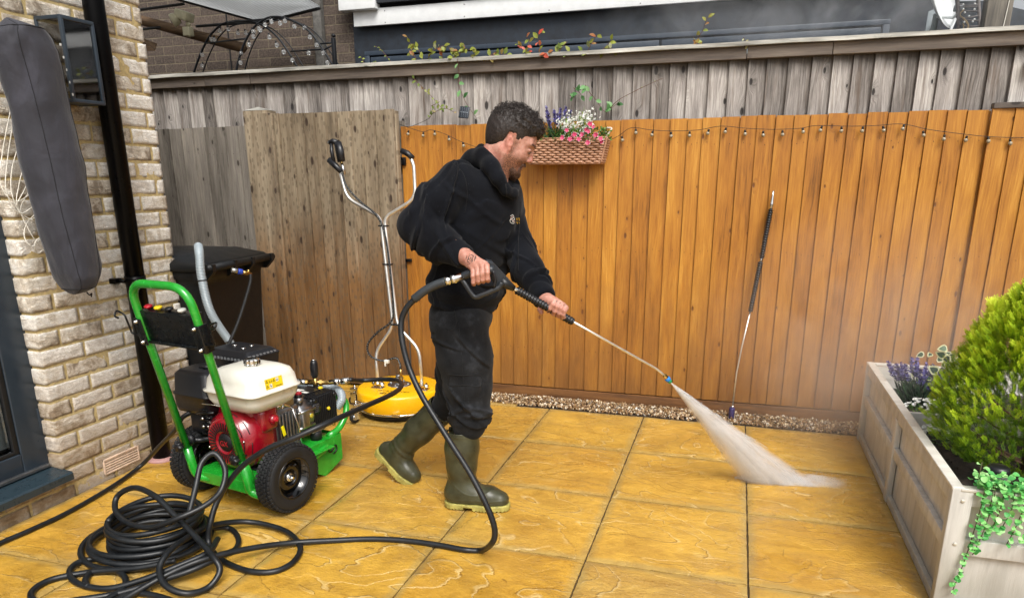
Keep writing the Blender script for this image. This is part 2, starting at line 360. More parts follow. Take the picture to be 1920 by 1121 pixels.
for i in range(-8, 6):                                                  # the patio goes on behind the camera and in front of the planter
    for j in range(-12, -6): slab(pv, X0+i*P, X0+(i+1)*P, Y0+j*P, Y0+(j+1)*P, rng.random()) if False else None
PAV = mat_paving()
for j in range(3, 4):
    slab(pv, xs[0], X0-4*P+.0, Y0+j*P, Y0+(j+1)*P-.0, rng.random()); slab(pv, X0-4*P, X0-3*P, Y0+3*P, YF-.1, rng.random()); 
    slab(pv, X0-3*P, X0-2*P-.22, Y0+3*P, YF-.1, rng.random())
for i in range(3): slab(pv, X0-(6.-i)*P+.02 if 0 else XW-.62+.2*i*0, XW-.004, 3.25+i*.42, 3.25+(i+1)*.42, rng.random())
tag(pv.build('patio_paving', PAV), kind='structure')
jm = MB(); jm.quad((-3.6, -1.3, -.012), (XP+.03, -1.3, -.012), (XP+.03, 4.5, -.012), (-3.6, 4.5, -.012))
tag(jm.build('patio_joint_sand', plain('joint_sand', '4d3c22', .9, scale=60, bump=.6)), kind='structure')
fm = MB(); fm.quad((-6, -6, -.02), (6, -6, -.02), (6, -1.3, -.02), (-6, -1.3, -.02)); fm.quad((XP+.03, -1.3, -.02), (6, -1.3, -.02), (6, 2.4, -.02), (XP+.03, 2.4, -.02))
tag(fm.build('patio_ground', PAV), kind='structure')
# gravel between paving and fence
gv = MB(); base = []
def ico():
    bm = bmesh.new(); bmesh.ops.create_icosphere(bm, subdivisions=1, radius=1); V = np.array([v.co[:] for v in bm.verts]); F = [[v.index for v in f.verts] for f in bm.faces]; bm.free(); return V, F
IV, IF = ico()
def pebble(mb, p, s, a):
    q = Euler(rng.uniform(0, 6.28, 3)).to_matrix(); V = IV*(1+rng.uniform(-.22, .22, (len(IV), 1)))*np.array([s, s*rng.uniform(.6, .9), s*rng.uniform(.35, .6)])
    mb.add(V@np.array(q).T+p, IF, 0, False, a)
x = -1.62
for k in range(5200):
    px_, py_ = rng.uniform(-1.62, .80), rng.uniform(4.272, 4.46)
    pebble(gv, (px_, py_, -.004+rng.random()**2*.016+.012*math.sin((py_-4.27)/.19*3.1)), rng.uniform(.005, .0125), rng.random())
for k in range(120): pebble(gv, (rng.uniform(-1.6, .7), 4.27+rng.normal()*.012, .004), rng.uniform(.004, .008), rng.random())
gt = NT('gravel_stones'); r_ = gt.rnd(); cc = gt.ramp(r_, [(0, '3a2c1e'), (.25, '6e5232'), (.45, '8c6e48'), (.6, '94785a'), (.75, 'b39872'), (.88, 'd2c2a4'), (.95, 'e8e0d0'), (1, '5a5048')])
cc = gt.mix(gt.mr(gt.noise(gt.coord(), 160, 3), .45, .65, 0, .5), cc, '6b4a2a'); gt.set(col=cc, rough=gt.mr(gt.math('FRACT', gt.math('MULTIPLY', r_, 9.)), 0, 1, .18, .55))
tag(gv.build('gravel', gt.mat), 'wet mixed brown and cream gravel in the strip along the fence foot', 'gravel', kind='stuff')
gs = MB(); gs.quad((-1.62, 4.255, -.008), (.8, 4.255, -.008), (.8, 4.5, -.008), (-1.62, 4.5, -.008)); tag(gs.build('gravel_bed', plain('gravel_bed', '2e2218', .9)), kind='structure')

# ------------------------------------------------------------------ fences
def boards(mb, x0, x1, z0, z1, Y, sp, dirn=1, jit=.004, thick=(.004, .015), rot=0., lean=.0, wj=.1, gap=.0022, nails=(.34, .99, 1.6)):
    """feather edge boards, front faces towards -Y; thick edge on the dirn side"""
    x = x0; i = 0
    while x < x1-.01:
        w_ = sp*(1+rng.uniform(-wj, wj)); xe = min(x+w_, x1); a = rng.random(); n = 7
        zt = z1+(rng.uniform(-jit, jit)); dx = rng.uniform(-.003, .003); tw = rng.uniform(-.002, .003)
        R = []
        for k in range(n+1):
            z = z0+(zt-z0)*k/n; wob = mnoise.noise(Vector((x*9, z*2.3, 1)))*.003+dx*k/n; wob2 = mnoise.noise(Vector((x*9+5, z*2.3, 1)))*.002
            tL, tR = (thick[1], thick[0]) if dirn < 0 else (thick[0], thick[1])
            yo = mnoise.noise(Vector((x*5, z*1.2, 7)))*.003-tw*k/n
            R.append([(x-.006*(gap < 0)+wob, Y-tL+yo, z), (xe-gap+wob2, Y-tR+yo, z), (xe-gap+wob2, Y+.004, z), (x-.006*(gap < 0)+wob, Y+.004, z)])
        mb.rings(R, 0, False, True, False, a)
        for zn in nails:
            if z0 < zn < z1:
                for q in ((.5,) if rng.random() < .5 else (.3, .72)):
                    xn = x+w_*q+rng.uniform(-.004, .004); yn = Y-(thick[0]+(thick[1]-thick[0])*(1-q if dirn < 0 else q))-.0028; zz = zn+rng.uniform(-.012, .012); mb.add([(xn+.0022*math.cos(t), yn, zz+.0026*math.sin(t)) for t in np.linspace(0, 6.28, 6, endpoint=False)], [(5, 4, 3, 2, 1, 0)], 1, False, 0)
        x = xe; i += 1
    mb.box((x0, Y+.003, z0), (x1, Y+.009, z1-.006), a=.5)
NAIL = plain('nail_head', '2a1c12', .6)
of = thing('garden_fence', 'orange stained close board fence standing behind the man and the gravel', 'fence', (-.4, YF, 0))
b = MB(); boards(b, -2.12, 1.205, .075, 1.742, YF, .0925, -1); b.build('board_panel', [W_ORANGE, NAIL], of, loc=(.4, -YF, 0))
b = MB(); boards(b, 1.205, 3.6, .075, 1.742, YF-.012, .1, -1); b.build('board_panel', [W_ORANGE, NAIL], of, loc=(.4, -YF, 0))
b = MB(); b.box((-2.15, YF-.022, -.03), (.9, YF+.012, .068), bev=.002); b.box((.9, YF-.022, -.03), (3.6, YF+.012, .068), bev=.002, a=.4); b.build('gravel_board', W_GRAVELBOARD, of, loc=(.4, -YF, 0))
b = MB(); [b.box((-2.1, YF+.006, z), (3.6, YF+.04, z+.08)) for z in (.3, .95, 1.55)]; b.build('back_rail', W_GRAVELBOARD, of, loc=(.4, -YF, 0))
b = MB(); b.box((1.203, YF-.035, 1.744), (3.6, YF+.02, 1.772), bev=.003); b.build('top_rail', W_RAIL, of, loc=(.4, -YF, 0))
gp = thing('grey_fence_panel', 'weathered grey fence panel between the brick corner and the open gate, behind the bin', 'fence', (-3.7, YF, 0))
b = MB(); boards(b, -4.6, -2.1, .03, 1.772, YF+.005, .094, 1, wj=.14); b.build('board_panel', [W_GREYL, NAIL], gp, loc=(3.7, -YF, 0))
tf = thing('tall_boundary_fence', 'tall weathered grey board fence with dark rail and pale cap rising behind the orange fence', 'fence', (-1.4, YF+.1, 0))
YB = YF+.075
b = MB(); boards(b, -5.2, 3.8, 0, 2.075, YB, .108, -1, .002, (.003, .024), wj=.13, gap=.0035); b.build('board_panel', [W_GREY, NAIL], tf, loc=(1.4, -YF-.1, 0))
b = MB(); xx = -5.2
for xe in (-3.62, -3.25, -.02, .42, 1.9, 3.8): b.box((xx, YB-.046+.004*math.sin(xx*7), 2.045), (xe-.003, YB+.02, 2.108), bev=.003, a=xe*.3 % 1); xx = xe
b.build('top_rail', W_RAIL, tf, loc=(1.4, -YF-.1, 0))
b = MB(); n = 60; R = []
for i in range(n+1):
    X = -5.2+9*i/n; q = mnoise.noise(Vector((X*3, 0, 0)))*.004; R.append([(X, YB-.07, 2.11+q), (X, YB+.05, 2.11), (X, YB+.05, 2.13+q), (X, YB-.068+q, 2.131+q)])
b.rings(R, 0, False, True, False); b.build('cap_rail', W_LICHEN, tf, loc=(1.4, -YF-.1, 0))
b = MB(); b.box((1.335, YB-.075, 1.93), (3.6, YB-.03, 1.985), bev=.003); b.build('batten', W_RAIL, tf, loc=(1.4, -YF-.1, 0))
# gate: stands open against the fence
YG = YF-.10
ga = thing('garden_gate', 'tall wooden ledged gate, dry above and wet below, behind the yellow surface cleaner', 'gate', (-2.7, YG, 0))
xa, xb = oy(503, 215, YG)[0], oy(741, 213, YG)[0]
b = MB(); boards(b, xa, xb-.062, .02, 1.835, YG, .087, 1, .003, (.005, .018), wj=.12); b.build('board_panel', [W_GATE, NAIL], ga, loc=(2.7, -YG, 0))
b = MB(); b.box((xb-.066, YG-.022, .02), (xb-.004, YG-.001, 1.838), bev=.002, a=.31); b.build('edge_board', W_GATE, ga, loc=(2.7, -YG, 0))
b = MB(); b.box((xb-.03, YG+.002, .02), (xb, YG+.05, 1.83), bev=.002, a=.77); [b.box((xa, YG+.003, z), (xb-.03, YG+.04, z+.1), a=z) for z in (.2, .95, 1.6)]; b.build('gate_frame', W_GATE, ga, loc=(2.7, -YG, 0))
gpst = thing('gate_post', 'square timber gate post with pale weathered top at the left edge of the gate', 'post', (-3.2, YG, 0))
xl = oy(460, 210, YG)[0]
b = MB(); b.box((xl, YG-.03, -.03), (xa+.014, YG+.07, 1.858), bev=.004, a=.12); b.build('post', W_GATE, gpst, loc=(3.2, -YG, 0))
b = MB(); b.box((xa-.03, YG-.045, .0), (xa+.052, YG-.024, 1.838), bev=.002, a=.52); b.build('stop_board', W_GATE, gpst, loc=(3.2, -YG, 0))
b = MB(); b.add([(xl, YG-.03, 1.86), (xa+.014, YG-.03, 1.86), (xa+.014, YG+.07, 1.86), (xl, YG+.07, 1.86), ((xl+xa)/2, YG+.02, 1.885)], [(0, 1, 4), (1, 2, 4), (2, 3, 4), (3, 0, 4)]); b.build('post_top', W_LICHEN, gpst, loc=(3.2, -YG, 0))
BLK = plain('black_metal', '17181a', .4, .6)
for nm, px_, py_, w_, h_ in (('latch_keep', 757, 303, .035, .05), ('fence_bracket', 767, 488, .045, .02)):
    p = oy(px_, py_, YF-.016); b = MB(); b.box((p[0]-w_/2, YF-.032, p[2]-h_/2), (p[0]+w_/2, YF-.014, p[2]+h_/2), bev=.002)
    if nm == 'latch_keep': b.box((p[0]-.008, YF-.052, p[2]-.02), (p[0]+.002, YF-.032, p[2]+.005), bev=.001)
    b.build(nm, BLK, of, loc=(.4, -YF, 0))

# ------------------------------------------------------------------ brick house wall
def gridbox(lo, hi, seg, amp, sc, seed, fine=.0):
    """box with every face subdivided, its surface pushed about by noise"""
    lo = np.array(lo); hi = np.array(hi); bm = bmesh.new(); bmesh.ops.create_cube(bm, size=1)
    for ax in range(3):
        n = seg[ax]
        for k in range(1, n):
            pc = [0, 0, 0]; pc[ax] = -.5+k/n; no = [0, 0, 0]; no[ax] = 1
            bmesh.ops.bisect_plane(bm, geom=bm.verts[:]+bm.edges[:]+bm.faces[:], plane_co=pc, plane_no=no)
    V = []
    for v in bm.verts:
        u_ = np.array(v.co); p = (lo+hi)/2+u_*(hi-lo); ed = np.sum(np.abs(u_) > .499)
        q = Vector(p*sc+seed*7.); d = np.array([mnoise.noise(q), mnoise.noise(q+Vector((31, 0, 0))), mnoise.noise(q+Vector((0, 47, 0)))])*amp
        if ed >= 2: p = p-np.sign(u_)*(np.abs(u_) > .499)*amp*.9
        V.append(p+d)
    F = [[v.index for v in f.verts] for f in bm.faces]; bm.verts.index_update(); bm.free(); return np.array(V), F
def mat_brick(name, tones, low=True, mort=False):
    t = NT(name); c = t.coord(); r = t.rnd(); off = t.n('ShaderNodeCombineXYZ'); t.l(t.math('MULTIPLY', r, 29.), off.inputs[0]); v = t.vmath('ADD', c, off.outputs[0])
    crease = t.noise(t.mapv(v, (1, .55, 1.5), (.5, 0, 0)), 38, 4, .6, 2.2); cr_ = t.math('ABSOLUTE', t.math('SUBTRACT', crease, .5))
    line = t.mr(cr_, 0, .045, 1, 0); big = t.noise(v, 14, 5, .65, .6); fine = t.noise(v, 180, 4, .7)
    f = t.math('ADD', t.math('MULTIPLY', big, .8), t.math('MULTIPLY', fine, .2)); f = t.math('ADD', f, t.math('MULTIPLY', t.math('SUBTRACT', t.math('FRACT', t.math('MULTIPLY', r, 5.3)), .5), .28))
    n = len(tones); col = t.ramp(f, [(.3+.36*i/(n-1), q) for i, q in enumerate(tones)])
    col = t.mix(t.math('MULTIPLY', line, .38), col, '6e6052')
    if low:
        sz = t.n('ShaderNodeSeparateXYZ'); t.l(c, sz.inputs[0]); col = t.mix(t.mr(sz.outputs[2], .75, .1, 0, .62), col, '8a6c44')
    h = t.math('ADD', t.math('MULTIPLY', t.math('ABSOLUTE', t.math('SUBTRACT', crease, .5)), 5.), t.math('MULTIPLY', fine, .25)); h = t.math('ADD', h, t.math('MULTIPLY', big, 2.))
    return t.set(col=col, rough=.85, nrm=t.bump(h, 1., .0034))
BRICK = mat_brick('cream_brick', ('948674', 'c6baa8', 'e2dacc', 'f4f0e8', 'dcd4c8'))
MORT = plain('yellow_mortar', 'b8a474', .95, var=.2, scale=60, bump=.9)
hw = thing('brick_wall', 'pale cream brick house wall with yellow mortar at the left', 'wall', (XW, 2.75, 0))
lc = (-XW, -2.75, 0)
b = MB(); mo = MB()
YL, YR_ = 2.31, 3.185
z = -.02; row = 0
while z < 3.1:
    yl = YL
    if z < .09: yl = -.9
    z2 = z+.070
    y = yl-(.1175 if row % 2 else 0)-(.0 if z > .09 else .02)
    while y < YR_-.01:
        a_, b_ = max(y, yl), min(y+.224, YR_)
        if b_-a_ > .03:
            V, F = gridbox((XW-.10, a_+rng.uniform(-.001, .001), z+rng.uniform(-.0015, .0015)), (XW+rng.uniform(-.002, .003), b_, z2), (2, max(3, int((b_-a_)/.016)), 5), .0019, 42., rng.random()*9)
            b.add(V, F, 0, True, rng.random())
        y += .235
    z += .0805; row += 1
b.build('brickwork', BRICK, hw, loc=lc)
V, F = gridbox((XW-.3, YL+.006, -.03), (XW-.0035, YR_-.004, 3.08), (1, 30, 90), .004, 30., 3.); mo.add(V, F, 0, True)
V, F = gridbox((XW-.3, -.9, -.03), (XW-.0045, YL+.02, .104), (1, 50, 5), .004, 30., 5.); mo.add(V, F, 0, True)
mo.box((XW-3., YL+.1, -.03), (XW-.09, YR_-.02, 3.08)); mo.build('mortar', MORT, hw, loc=lc)
# air brick
vt = thing('air_vent', 'terracotta louvred air vent low in the brick wall', 'vent', (XW, 2.64, .06))
b = MB(); TERRA = plain('terracotta', 'cfb6a0', .7, var=.15, scale=40)
y0, y1, z0, z1 = -.115, .108, -.036, .042
b.box((-.02, y0, z0), (.006, y1, z0+.008), bev=.001); b.box((-.02, y0, z1-.008), (.006, y1, z1), bev=.001); b.box((-.02, y0, z0), (.0062, y0+.008, z1), bev=.001); b.box((-.02, y1-.008, z0), (.0062, y1, z1), bev=.001)
for k in range(5): b.box((-.02, y0, z0+.014+k*.0125), (.004, y1, z0+.0205+k*.0125), bev=.001)
for k in range(1, 6): b.box((-.02, y0+k*.037, z0), (.001, y0+k*.037+.004, z1))
b.build('louvre_frame', TERRA, vt); b = MB(); b.box((-.03, y0, z0), (-.012, y1, z1)); b.build('vent_duct', plain('vent_dark', '0c0a08', .9), vt)

# ------------------------------------------------------------------ patio door at the left
DG = plain('dark_grey_frame', '2a343e', .35, .0, var=.08, scale=12); BLKR = plain('black_rubber', '101113', .6)
xd = XW-.085
dr = thing('patio_door', 'dark grey framed glazed patio door with white blind at the left edge', 'door', (xd, 2.0, .1)); ld = (-xd, -2.0, -.1)
b = MB(); b.box((xd-.07, 2.335, .14), (xd+.004, 2.47, 2.6), bev=.004); b.box((xd-.07, -.5, 2.45), (xd+.003, 2.335, 2.6), bev=.004); b.build('frame', DG, dr, loc=ld)
b = MB(); b.box((xd-.065, 2.325, .16), (xd-.006, 2.335, 2.45)); b.box((xd-.06, -.5, .135), (xd-.02, 2.33, .165)); b.build('seal', BLKR, dr, loc=ld)
b = MB(); b.box((xd-.055, 2.19, .165), (xd+.012, 2.325, 2.44), bev=.006); b.box((xd-.055, .9, .165), (xd+.0115, 2.19, .255), bev=.006); b.box((xd-.055, .9, 2.3), (xd+.0115, 2.19, 2.44), bev=.006); b.box((xd-.055, .76, .165), (xd+.012, .9, 2.44), bev=.006); b.build('sash', DG, dr, loc=ld)
b = MB(); b.box((xd-.01, 2.165, .256), (xd+.006, 2.19, 2.3), bev=.003); b.box((xd-.01, .9, .256), (xd+.006, 2.165, .272), bev=.003); b.build('bead', BLKR, dr, loc=ld)
def thin_glass(name, refl=.10, tint=(.9, .93, .94)):
    t = NT(name); t.t.nodes.remove(t.bsdf); a = t.n('ShaderNodeBsdfTransparent'); a.inputs[0].default_value = (*tint, 1); g = t.n('ShaderNodeBsdfGlossy'); g.inputs['Roughness'].default_value = .03
    f = t.n('ShaderNodeFresnel'); f.inputs[0].default_value = 1.5; m_ = t.n('ShaderNodeMixShader'); t.l(t.math('ADD', f.outputs[0], refl-.04), m_.inputs[0]); t.l(a.outputs[0], m_.inputs[1]); t.l(g.outputs[0], m_.inputs[2]); t.l(m_.outputs[0], t.out.inputs[0]); return t
gl = thin_glass('window_glass')
b = MB(); b.box((xd-.03, .9, .265), (xd-.024, 2.17, 2.3)); b.build('glass', gl.mat, dr, loc=ld)
b = MB()
for k in range(84): z = .28+k*.024; b.add([(xd-.050, .9, z), (xd-.050, 2.33, z), (xd-.064, 2.33, z+.0245), (xd-.064, .9, z+.0245)], [(0, 1, 2, 3)])
b.build('blind', plain('white_blind', 'd8dcd8', .6), dr, loc=ld)
b = MB(); b.box((xd-1.5, .6, -.02), (xd-.2, 2.47, 2.7)); b.build('dark_room', plain('room_dark', '26282a', .9), dr, loc=ld)
for zc in (.38, 1.3, 2.2):
    b = MB(); b.lathe([(.011, 0), (.011, .035), (.0095, .037), (.0095, .041), (.011, .043), (.011, .08), (.0095, .082), (.0095, .086), (.011, .088), (.011, .12)], (xd+.016, 2.33, zc-.06), k=14); b.box((xd, 2.30, zc-.05), (xd+.014, 2.35, zc+.05), bev=.002); b.build('hinge', DG, dr, loc=ld)
sl = thing('door_sill', 'projecting dark blue grey sill under the patio door', 'sill', (XW, 2.0, .12))
b = MB(); R = [[(-.12, y, .035), (.045, y, .015), (.052, y, .008), (.052, y, -.022), (.044, y, -.026), (-.1, y, -.02)] for y in (-2.6, .318)]; b.rings(R, 0, False, True, False)
b.build('sill_board', plain('sill_grey', '26343c', .3, .0, var=.1), sl); b = MB(); b.box((-.10, -2.6, .034), (-.055, .3, .05), bev=.003); b.build('threshold_strip', plain('aluminium_strip', '7c8084', .35, .8), sl)
# ------------------------------------------------------------------ things on the house wall
pipe = thing('drain_pipe', 'glossy black round soil pipe running down the brick wall', 'pipe', (XW+.062, 2.835, 0))
GBLK = plain('gloss_black_plastic', '040405', .32, var=.05, spec=.12)
b = MB(); R = [(.045, -.01), (.045, 2.3), (.045, 3.1)]; b.lathe(R, k=28); b.build('pipe_run', GBLK, pipe)
b = MB(); b.lathe([(.050, 2.62), (.052, 2.63), (.052, 2.7), (.049, 2.71)], k=28); b.build('socket', GBLK, pipe)
b = MB(); b.lathe([(.0485, .93), (.0485, .965)], k=28); b.box((-.075, -.095, .935), (-.03, -.05, .96), bev=.003); b.tube([(-.03, -.07, .948), (.01, -.08, .948)], .009, 8); b.build('bracket', GBLK, pipe)
b = MB(); b.lathe([(.075, -.004), (.075, .01), (.06, .016)], k=28); b.build('base_collar', plain('pink_collar', 'a8807c', .5), pipe)
lt = thing('wall_lantern', 'dark grey box wall lantern with glass panes and warm bulb above the covered parasol', 'lantern', (XW, 2.655, 1.905))
b = MB(); X, Y, Z = .135, .078, .162; q = .007
for sy in (-1, 1):
    b.box((X-q, sy*Y-q, -Z), (X+q, sy*Y+q, Z), bev=.001); b.box((0, sy*Y-q, -Z), (.012, sy*Y+q, Z), bev=.001)
    for sz in (-1, 1): b.box((0, sy*Y-q+.0005, sz*Z-q), (X+q-.001, sy*Y+q-.0005, sz*Z+q), bev=.001)
for sz in (-1, 1): b.box((X-q+.0006, -Y, sz*Z-q-.0004), (X+q+.0006, Y, sz*Z+q+.0004), bev=.001)
b.box((-.004, -Y, Z-.002), (X, Y, Z+.005)); b.box((-.004, -Y, -Z-.005), (X, Y, -Z+.002)); b.build('lantern_frame', DG, lt)
b = MB(); b.box((.001, -.045, -Z), (.01, .045, Z), bev=.002); b.build('back_plate', DG, lt)
pg = thin_glass('lantern_glass', .2)
b = MB(); b.box((X-.002, -Y, -Z), (X, Y, Z)); b.box((.01, -Y-.002, -Z), (X, -Y, Z)); b.box((.01, Y, -Z), (X, Y+.002, Z)); b.build('glass_pane', pg.mat, lt)
b = MB(); b.lathe([(.02, .155), (.02, .10), (.024, .09)], (.055, 0, 0), k=16); b.build('lamp_holder', DG, lt)
bt = NT('amber_bulb'); bt.set(col='f0d0a8', rough=.05, trans=.8, ior=1.3)
b = MB(); b.lathe([(.012, .09), (.016, .07), (.027, .045), (.03, .02), (.027, -.005), (.014, -.022), (.001, -.026)], (.055, 0, 0), k=16); bo = b.build('bulb', bt.mat, lt)
b = MB(); b.tube([(.05, 0, .07), (.045, .008, .03), (.055, 0, .0), (.065, -.008, .03), (.06, 0, .07)], .0025, 6); b.build('filament', plain('filament', 'd8885a', .4), bo)
# parasol under its cover
um = thing('covered_parasol', 'folded parasol in a long charcoal zip cover hanging on the brick wall', 'parasol', (-2.73, 2.42, .95))
cvt = NT('cover_fabric'); c = cvt.coord(); n1 = cvt.noise(c, 6, 5, .6, .5)
wv = cvt.n('ShaderNodeTexWave', wave_type='BANDS'); cvt.l(cvt.mapv(c, (1, 1, 1), (0, .25, .3)), wv.inputs[0]); wv.inputs['Scale'].default_value = 90
col = cvt.ramp(n1, [(.3, '181922'), (.52, '262731'), (.72, '383945')]); col = cvt.mix(cvt.mr(cvt.noise(c, 9, 4, .6, 1.), .66, .72, 0, .35), col, '5a5442')
cvt.set(col=col, rough=.7, sheen=.2, nrm=cvt.bump(cvt.math('ADD', cvt.noise(c, 600, 2), cvt.math('MULTIPLY', cvt.noise(cvt.mapv(c, (1, 1, .5)), 9, 3, .5, .6), 14.)), .6, .0014))
def parasol():
    ys = []; n = 60; k = 40
    R = []
    RT = [2.0, 1.991, 1.975, 1.949, 1.9, 1.815, 1.746, 1.587, 1.457, 1.277, 1.129, 1.045, .968, .945, .94]; RY = [2.33, 2.37, 2.44, 2.468, 2.488, 2.497, 2.505, 2.530, 2.544, 2.542, 2.54, 2.537, 2.50, 2.44, 2.41]
    LT = [2.0, 1.956, 1.9, 1.836, 1.742, 1.505, 1.392, 1.266, 1.148, 1.035, .971, .945, .94]; LY = [2.30, 2.262, 2.258, 2.268, 2.28, 2.297, 2.303, 2.313, 2.33, 2.345, 2.37, 2.39, 2.40]
    for i in range(n+1):
        t = i/n; t = t-.02*math.sin(2*math.pi*t)*.0; z = 2.0-1.06*(.5-.5*math.cos(math.pi*t))
        L = np.interp(-z, [-q for q in LT], LY); Rr = np.interp(-z, [-q for q in RT], RY); t = (2.0-z)/1.06
        ry = (Rr-L)/2; cy = (L+Rr)/2; rx = min(.082, ry*1.0)
        ring = []
        for j in range(k):
            a = 2*math.pi*j/k; f = abs(math.cos(a))**.9; g = abs(math.sin(a))**.8
            px_ = rx*math.copysign(f, math.cos(a)); py_ = ry*math.copysign(g, math.sin(a))
            fold = .006*math.sin(3*a+t*3)+.007*mnoise.noise(Vector((math.cos(a)*2, math.sin(a)*2, t*5)))+.004*mnoise.noise(Vector((math.cos(a)*3+4, math.sin(a)*3, t*16)))*(1 if t > .1 else 2.4)
            q = 1+fold/.09; ring.append((px_*q, py_*q+cy-2.42, z-.95+.012*math.cos(a)*(1 if t < .1 else 0)))
        R.append(ring)
    b = MB(); b.rings(R); cvo = b.build('cover', cvt.mat, um); R = np.array(R); cen = R.mean(axis=1, keepdims=True)
    for j in (4, 36, 15): b = MB(); Pq = R[3:-3, j]+(R[3:-3, j]-cen[3:-3, 0])*.008; b.tube(Pq, .0016, 6); b.build('cover_seam', plain('seam_grey', '15161c', .8), cvo)
    for i in (6, 54): b = MB(); b.tube(np.vstack([R[i], R[i][:1]])*1.0+0*cen[i], .002, 6); b.build('cover_seam', plain('seam_grey', '15161c', .8), cvo)
    b = MB(); P = [(.0, .045, -.008), (.01, .05, -.022), (.02, .052, -.014), (.012, .055, -.03)]; b.tube(cr(P, 5), .003, 6); b.build('drawstring', BLKR, um)
    b = MB()
    for i in range(0, 9, 2):
        t = .05+i*.022; z = 2.0-1.06*t; b.box((.045, 2.492+t*.09-2.42+.001*i, z-.95-.007), (.05, 2.497+t*.09-2.42, z-.95+.002))
    b.build('zip', plain('zip_white', 'c8c8c4', .4), um)
parasol()
cb = MB()
WC = plain('white_cable', 'd8d4c8', .45)
px = [[(20, 205), (4, 290), (1, 345), (30, 378), (75, 350)], [(27, 215), (14, 300), (12, 360), (40, 400), (85, 365)], [(38, 262), (22, 320), (24, 370), (50, 412), (84, 395)],
      [(47, 300), (35, 350), (33, 385), (62, 445), (84, 470)], [(48, 305), (52, 340), (30, 385)], [(60, 350), (38, 395), (64, 415)],
      [(72, 395), (50, 420), (46, 445), (62, 462), (84, 437)], [(82, 440), (66, 455), (70, 475), (90, 462)], [(20, 205), (30, 190), (27, 215)]]
for pl in px:
    P = np.array([ox(a, c_, XW+.016+.012*((i*7+len(pl)) % 3)) for i, (a, c_) in enumerate(pl)]); cb.tube(cr(P, 9), .0021, 6)
tag(cb.build('cable', WC, origin=(XW, 2.4, 1.4)), 'loose loops of thin white cable hanging on the bricks left of the covered parasol', 'cable')

# ------------------------------------------------------------------ wheelie bin
bn = thing('wheelie_bin', 'black wheelie bin with ridged lid standing behind the brick corner', 'bin', (-3.04, 3.456, 0), math.radians(5.5))
BP = plain('black_bin_plastic', '0e1012', .45, var=.15, scale=14, bump=.15, spec=.35)
def rrect(w_, d, r, z, n=5, cx=0., cy=0.):
    P = []
    for sx, sy, a0 in ((1, 1, 0), (-1, 1, 90), (-1, -1, 180), (1, -1, 270)):
        for t in np.linspace(0, 90, n+1):
            a = math.radians(a0+t); P.append((cx+sx*(w_-r)+r*math.cos(a), cy+sy*(d-r)+r*math.sin(a), z))
    return P
b = MB(); b.rings([rrect(.27, .26, .04, .04), rrect(.28, .27, .04, .3), rrect(.305, .295, .04, .86), rrect(.308, .298, .04, .90), rrect(.322, .312, .04, .905), rrect(.322, .312, .04, .96)]); b.build('body', BP, bn)
b = MB()
R = [rrect(.335, .325, .05, .945), rrect(.34, .33, .05, .955), rrect(.34, .33, .05, .985), rrect(.33, .32, .05, .995), rrect(.25, .26, .06, 1.02), rrect(.23, .24, .06, 1.03), rrect(.05, .05, .04, 1.037)]
b.rings(R); b.build('lid', BP, bn)
b = MB(); b.tube([(.352, -.335, .965), (.352, .335, .965)], .021, 14)
b.build('handle_bar', BP, bn)
for yy in (-.30, -.09, .09, .30):
    b = MB(); b.add([(.25, yy-.014, .98), (.375, yy-.014, .985), (.375, yy-.014, .945), (.33, yy-.014, .90), (.25, yy-.014, .90), (.25, yy+.014, .98), (.375, yy+.014, .985), (.375, yy+.014, .945), (.33, yy+.014, .90), (.25, yy+.014, .90)],
                  [(0, 1, 2, 3, 4), (9, 8, 7, 6, 5), (0, 5, 6, 1), (1, 6, 7, 2), (2, 7, 8, 3), (3, 8, 9, 4), (4, 9, 5, 0)]); b.build('lid_lug', BP, bn)
for sy in (-1, 1):
    b = MB(); b.lathe([(.06, -.02), (.08, -.02), (.08, .02), (.06, .02)], (.16, sy*.2, .08), (0, 1, 0), k=24); b.build('wheel', BLKR, bn)
# ribbed suction hose out of the bin and down to the pump
cl = NT('clear_ribbed_hose'); cl.set(col='8f9aa0', rough=.25, spec=.7, nrm=cl.bump(cl.noise(cl.coord(), 60, 3), .2, .002))
def ribbed(P, r, pitch, amp, k=16):
    P = cr(P, 60); d = np.r_[0, np.cumsum(np.linalg.norm(np.diff(P, axis=0), axis=1))]; n = int(d[-1]/pitch*4); s = np.linspace(0, d[-1], n)
    Q = np.stack([np.interp(s, d, P[:, i]) for i in range(3)], 1); rr = r+amp*np.cos(s/pitch*2*np.pi); return Q, rr
b = MB()
hp = [ox(372, 462, -2.66), ox(374, 478, -2.60), ox(378, 520, -2.585), ox(395, 585, -2.56), ox(430, 640, -2.52), ox(452, 672, -2.46), ox(475, 720, -2.35), ox(520, 765, -2.15), ox(560, 760, -2.05)]
Q, rr = ribbed(hp, .021, .0075, .0016); b.tube(Q, rr, 16)
so_ = b.build('suction_hose', [cl.mat], origin=hp[1]); tag(so_, 'translucent grey ribbed suction hose hanging from the bin lid down behind the engine', 'hose')
for p0 in (.19, .47, .73):
    b = MB(); i = int(len(Q)*p0); b.tube(Q[i:i+4], rr[i]+.003, 16); b.build('hose_band', BLKR, so_, loc=-np.array(so_.location))
hb = thing('inlet_hose', 'thin black corrugated hose with blue and brass coupling in front of the bin', 'hose', ox(460, 512, -2.5))
b = MB(); hp2 = [ox(470, 515, -2.46), ox(468, 535, -2.45), ox(448, 600, -2.44), ox(425, 655, -2.43), ox(412, 690, -2.42), ox(405, 740, -2.4)]
Q, rr = ribbed(hp2, .0085, .006, .0012, 10); b.tube(Q, rr, 10); b.build('corrugated_tube', BLKR, hb, loc=-np.array(hb.location))
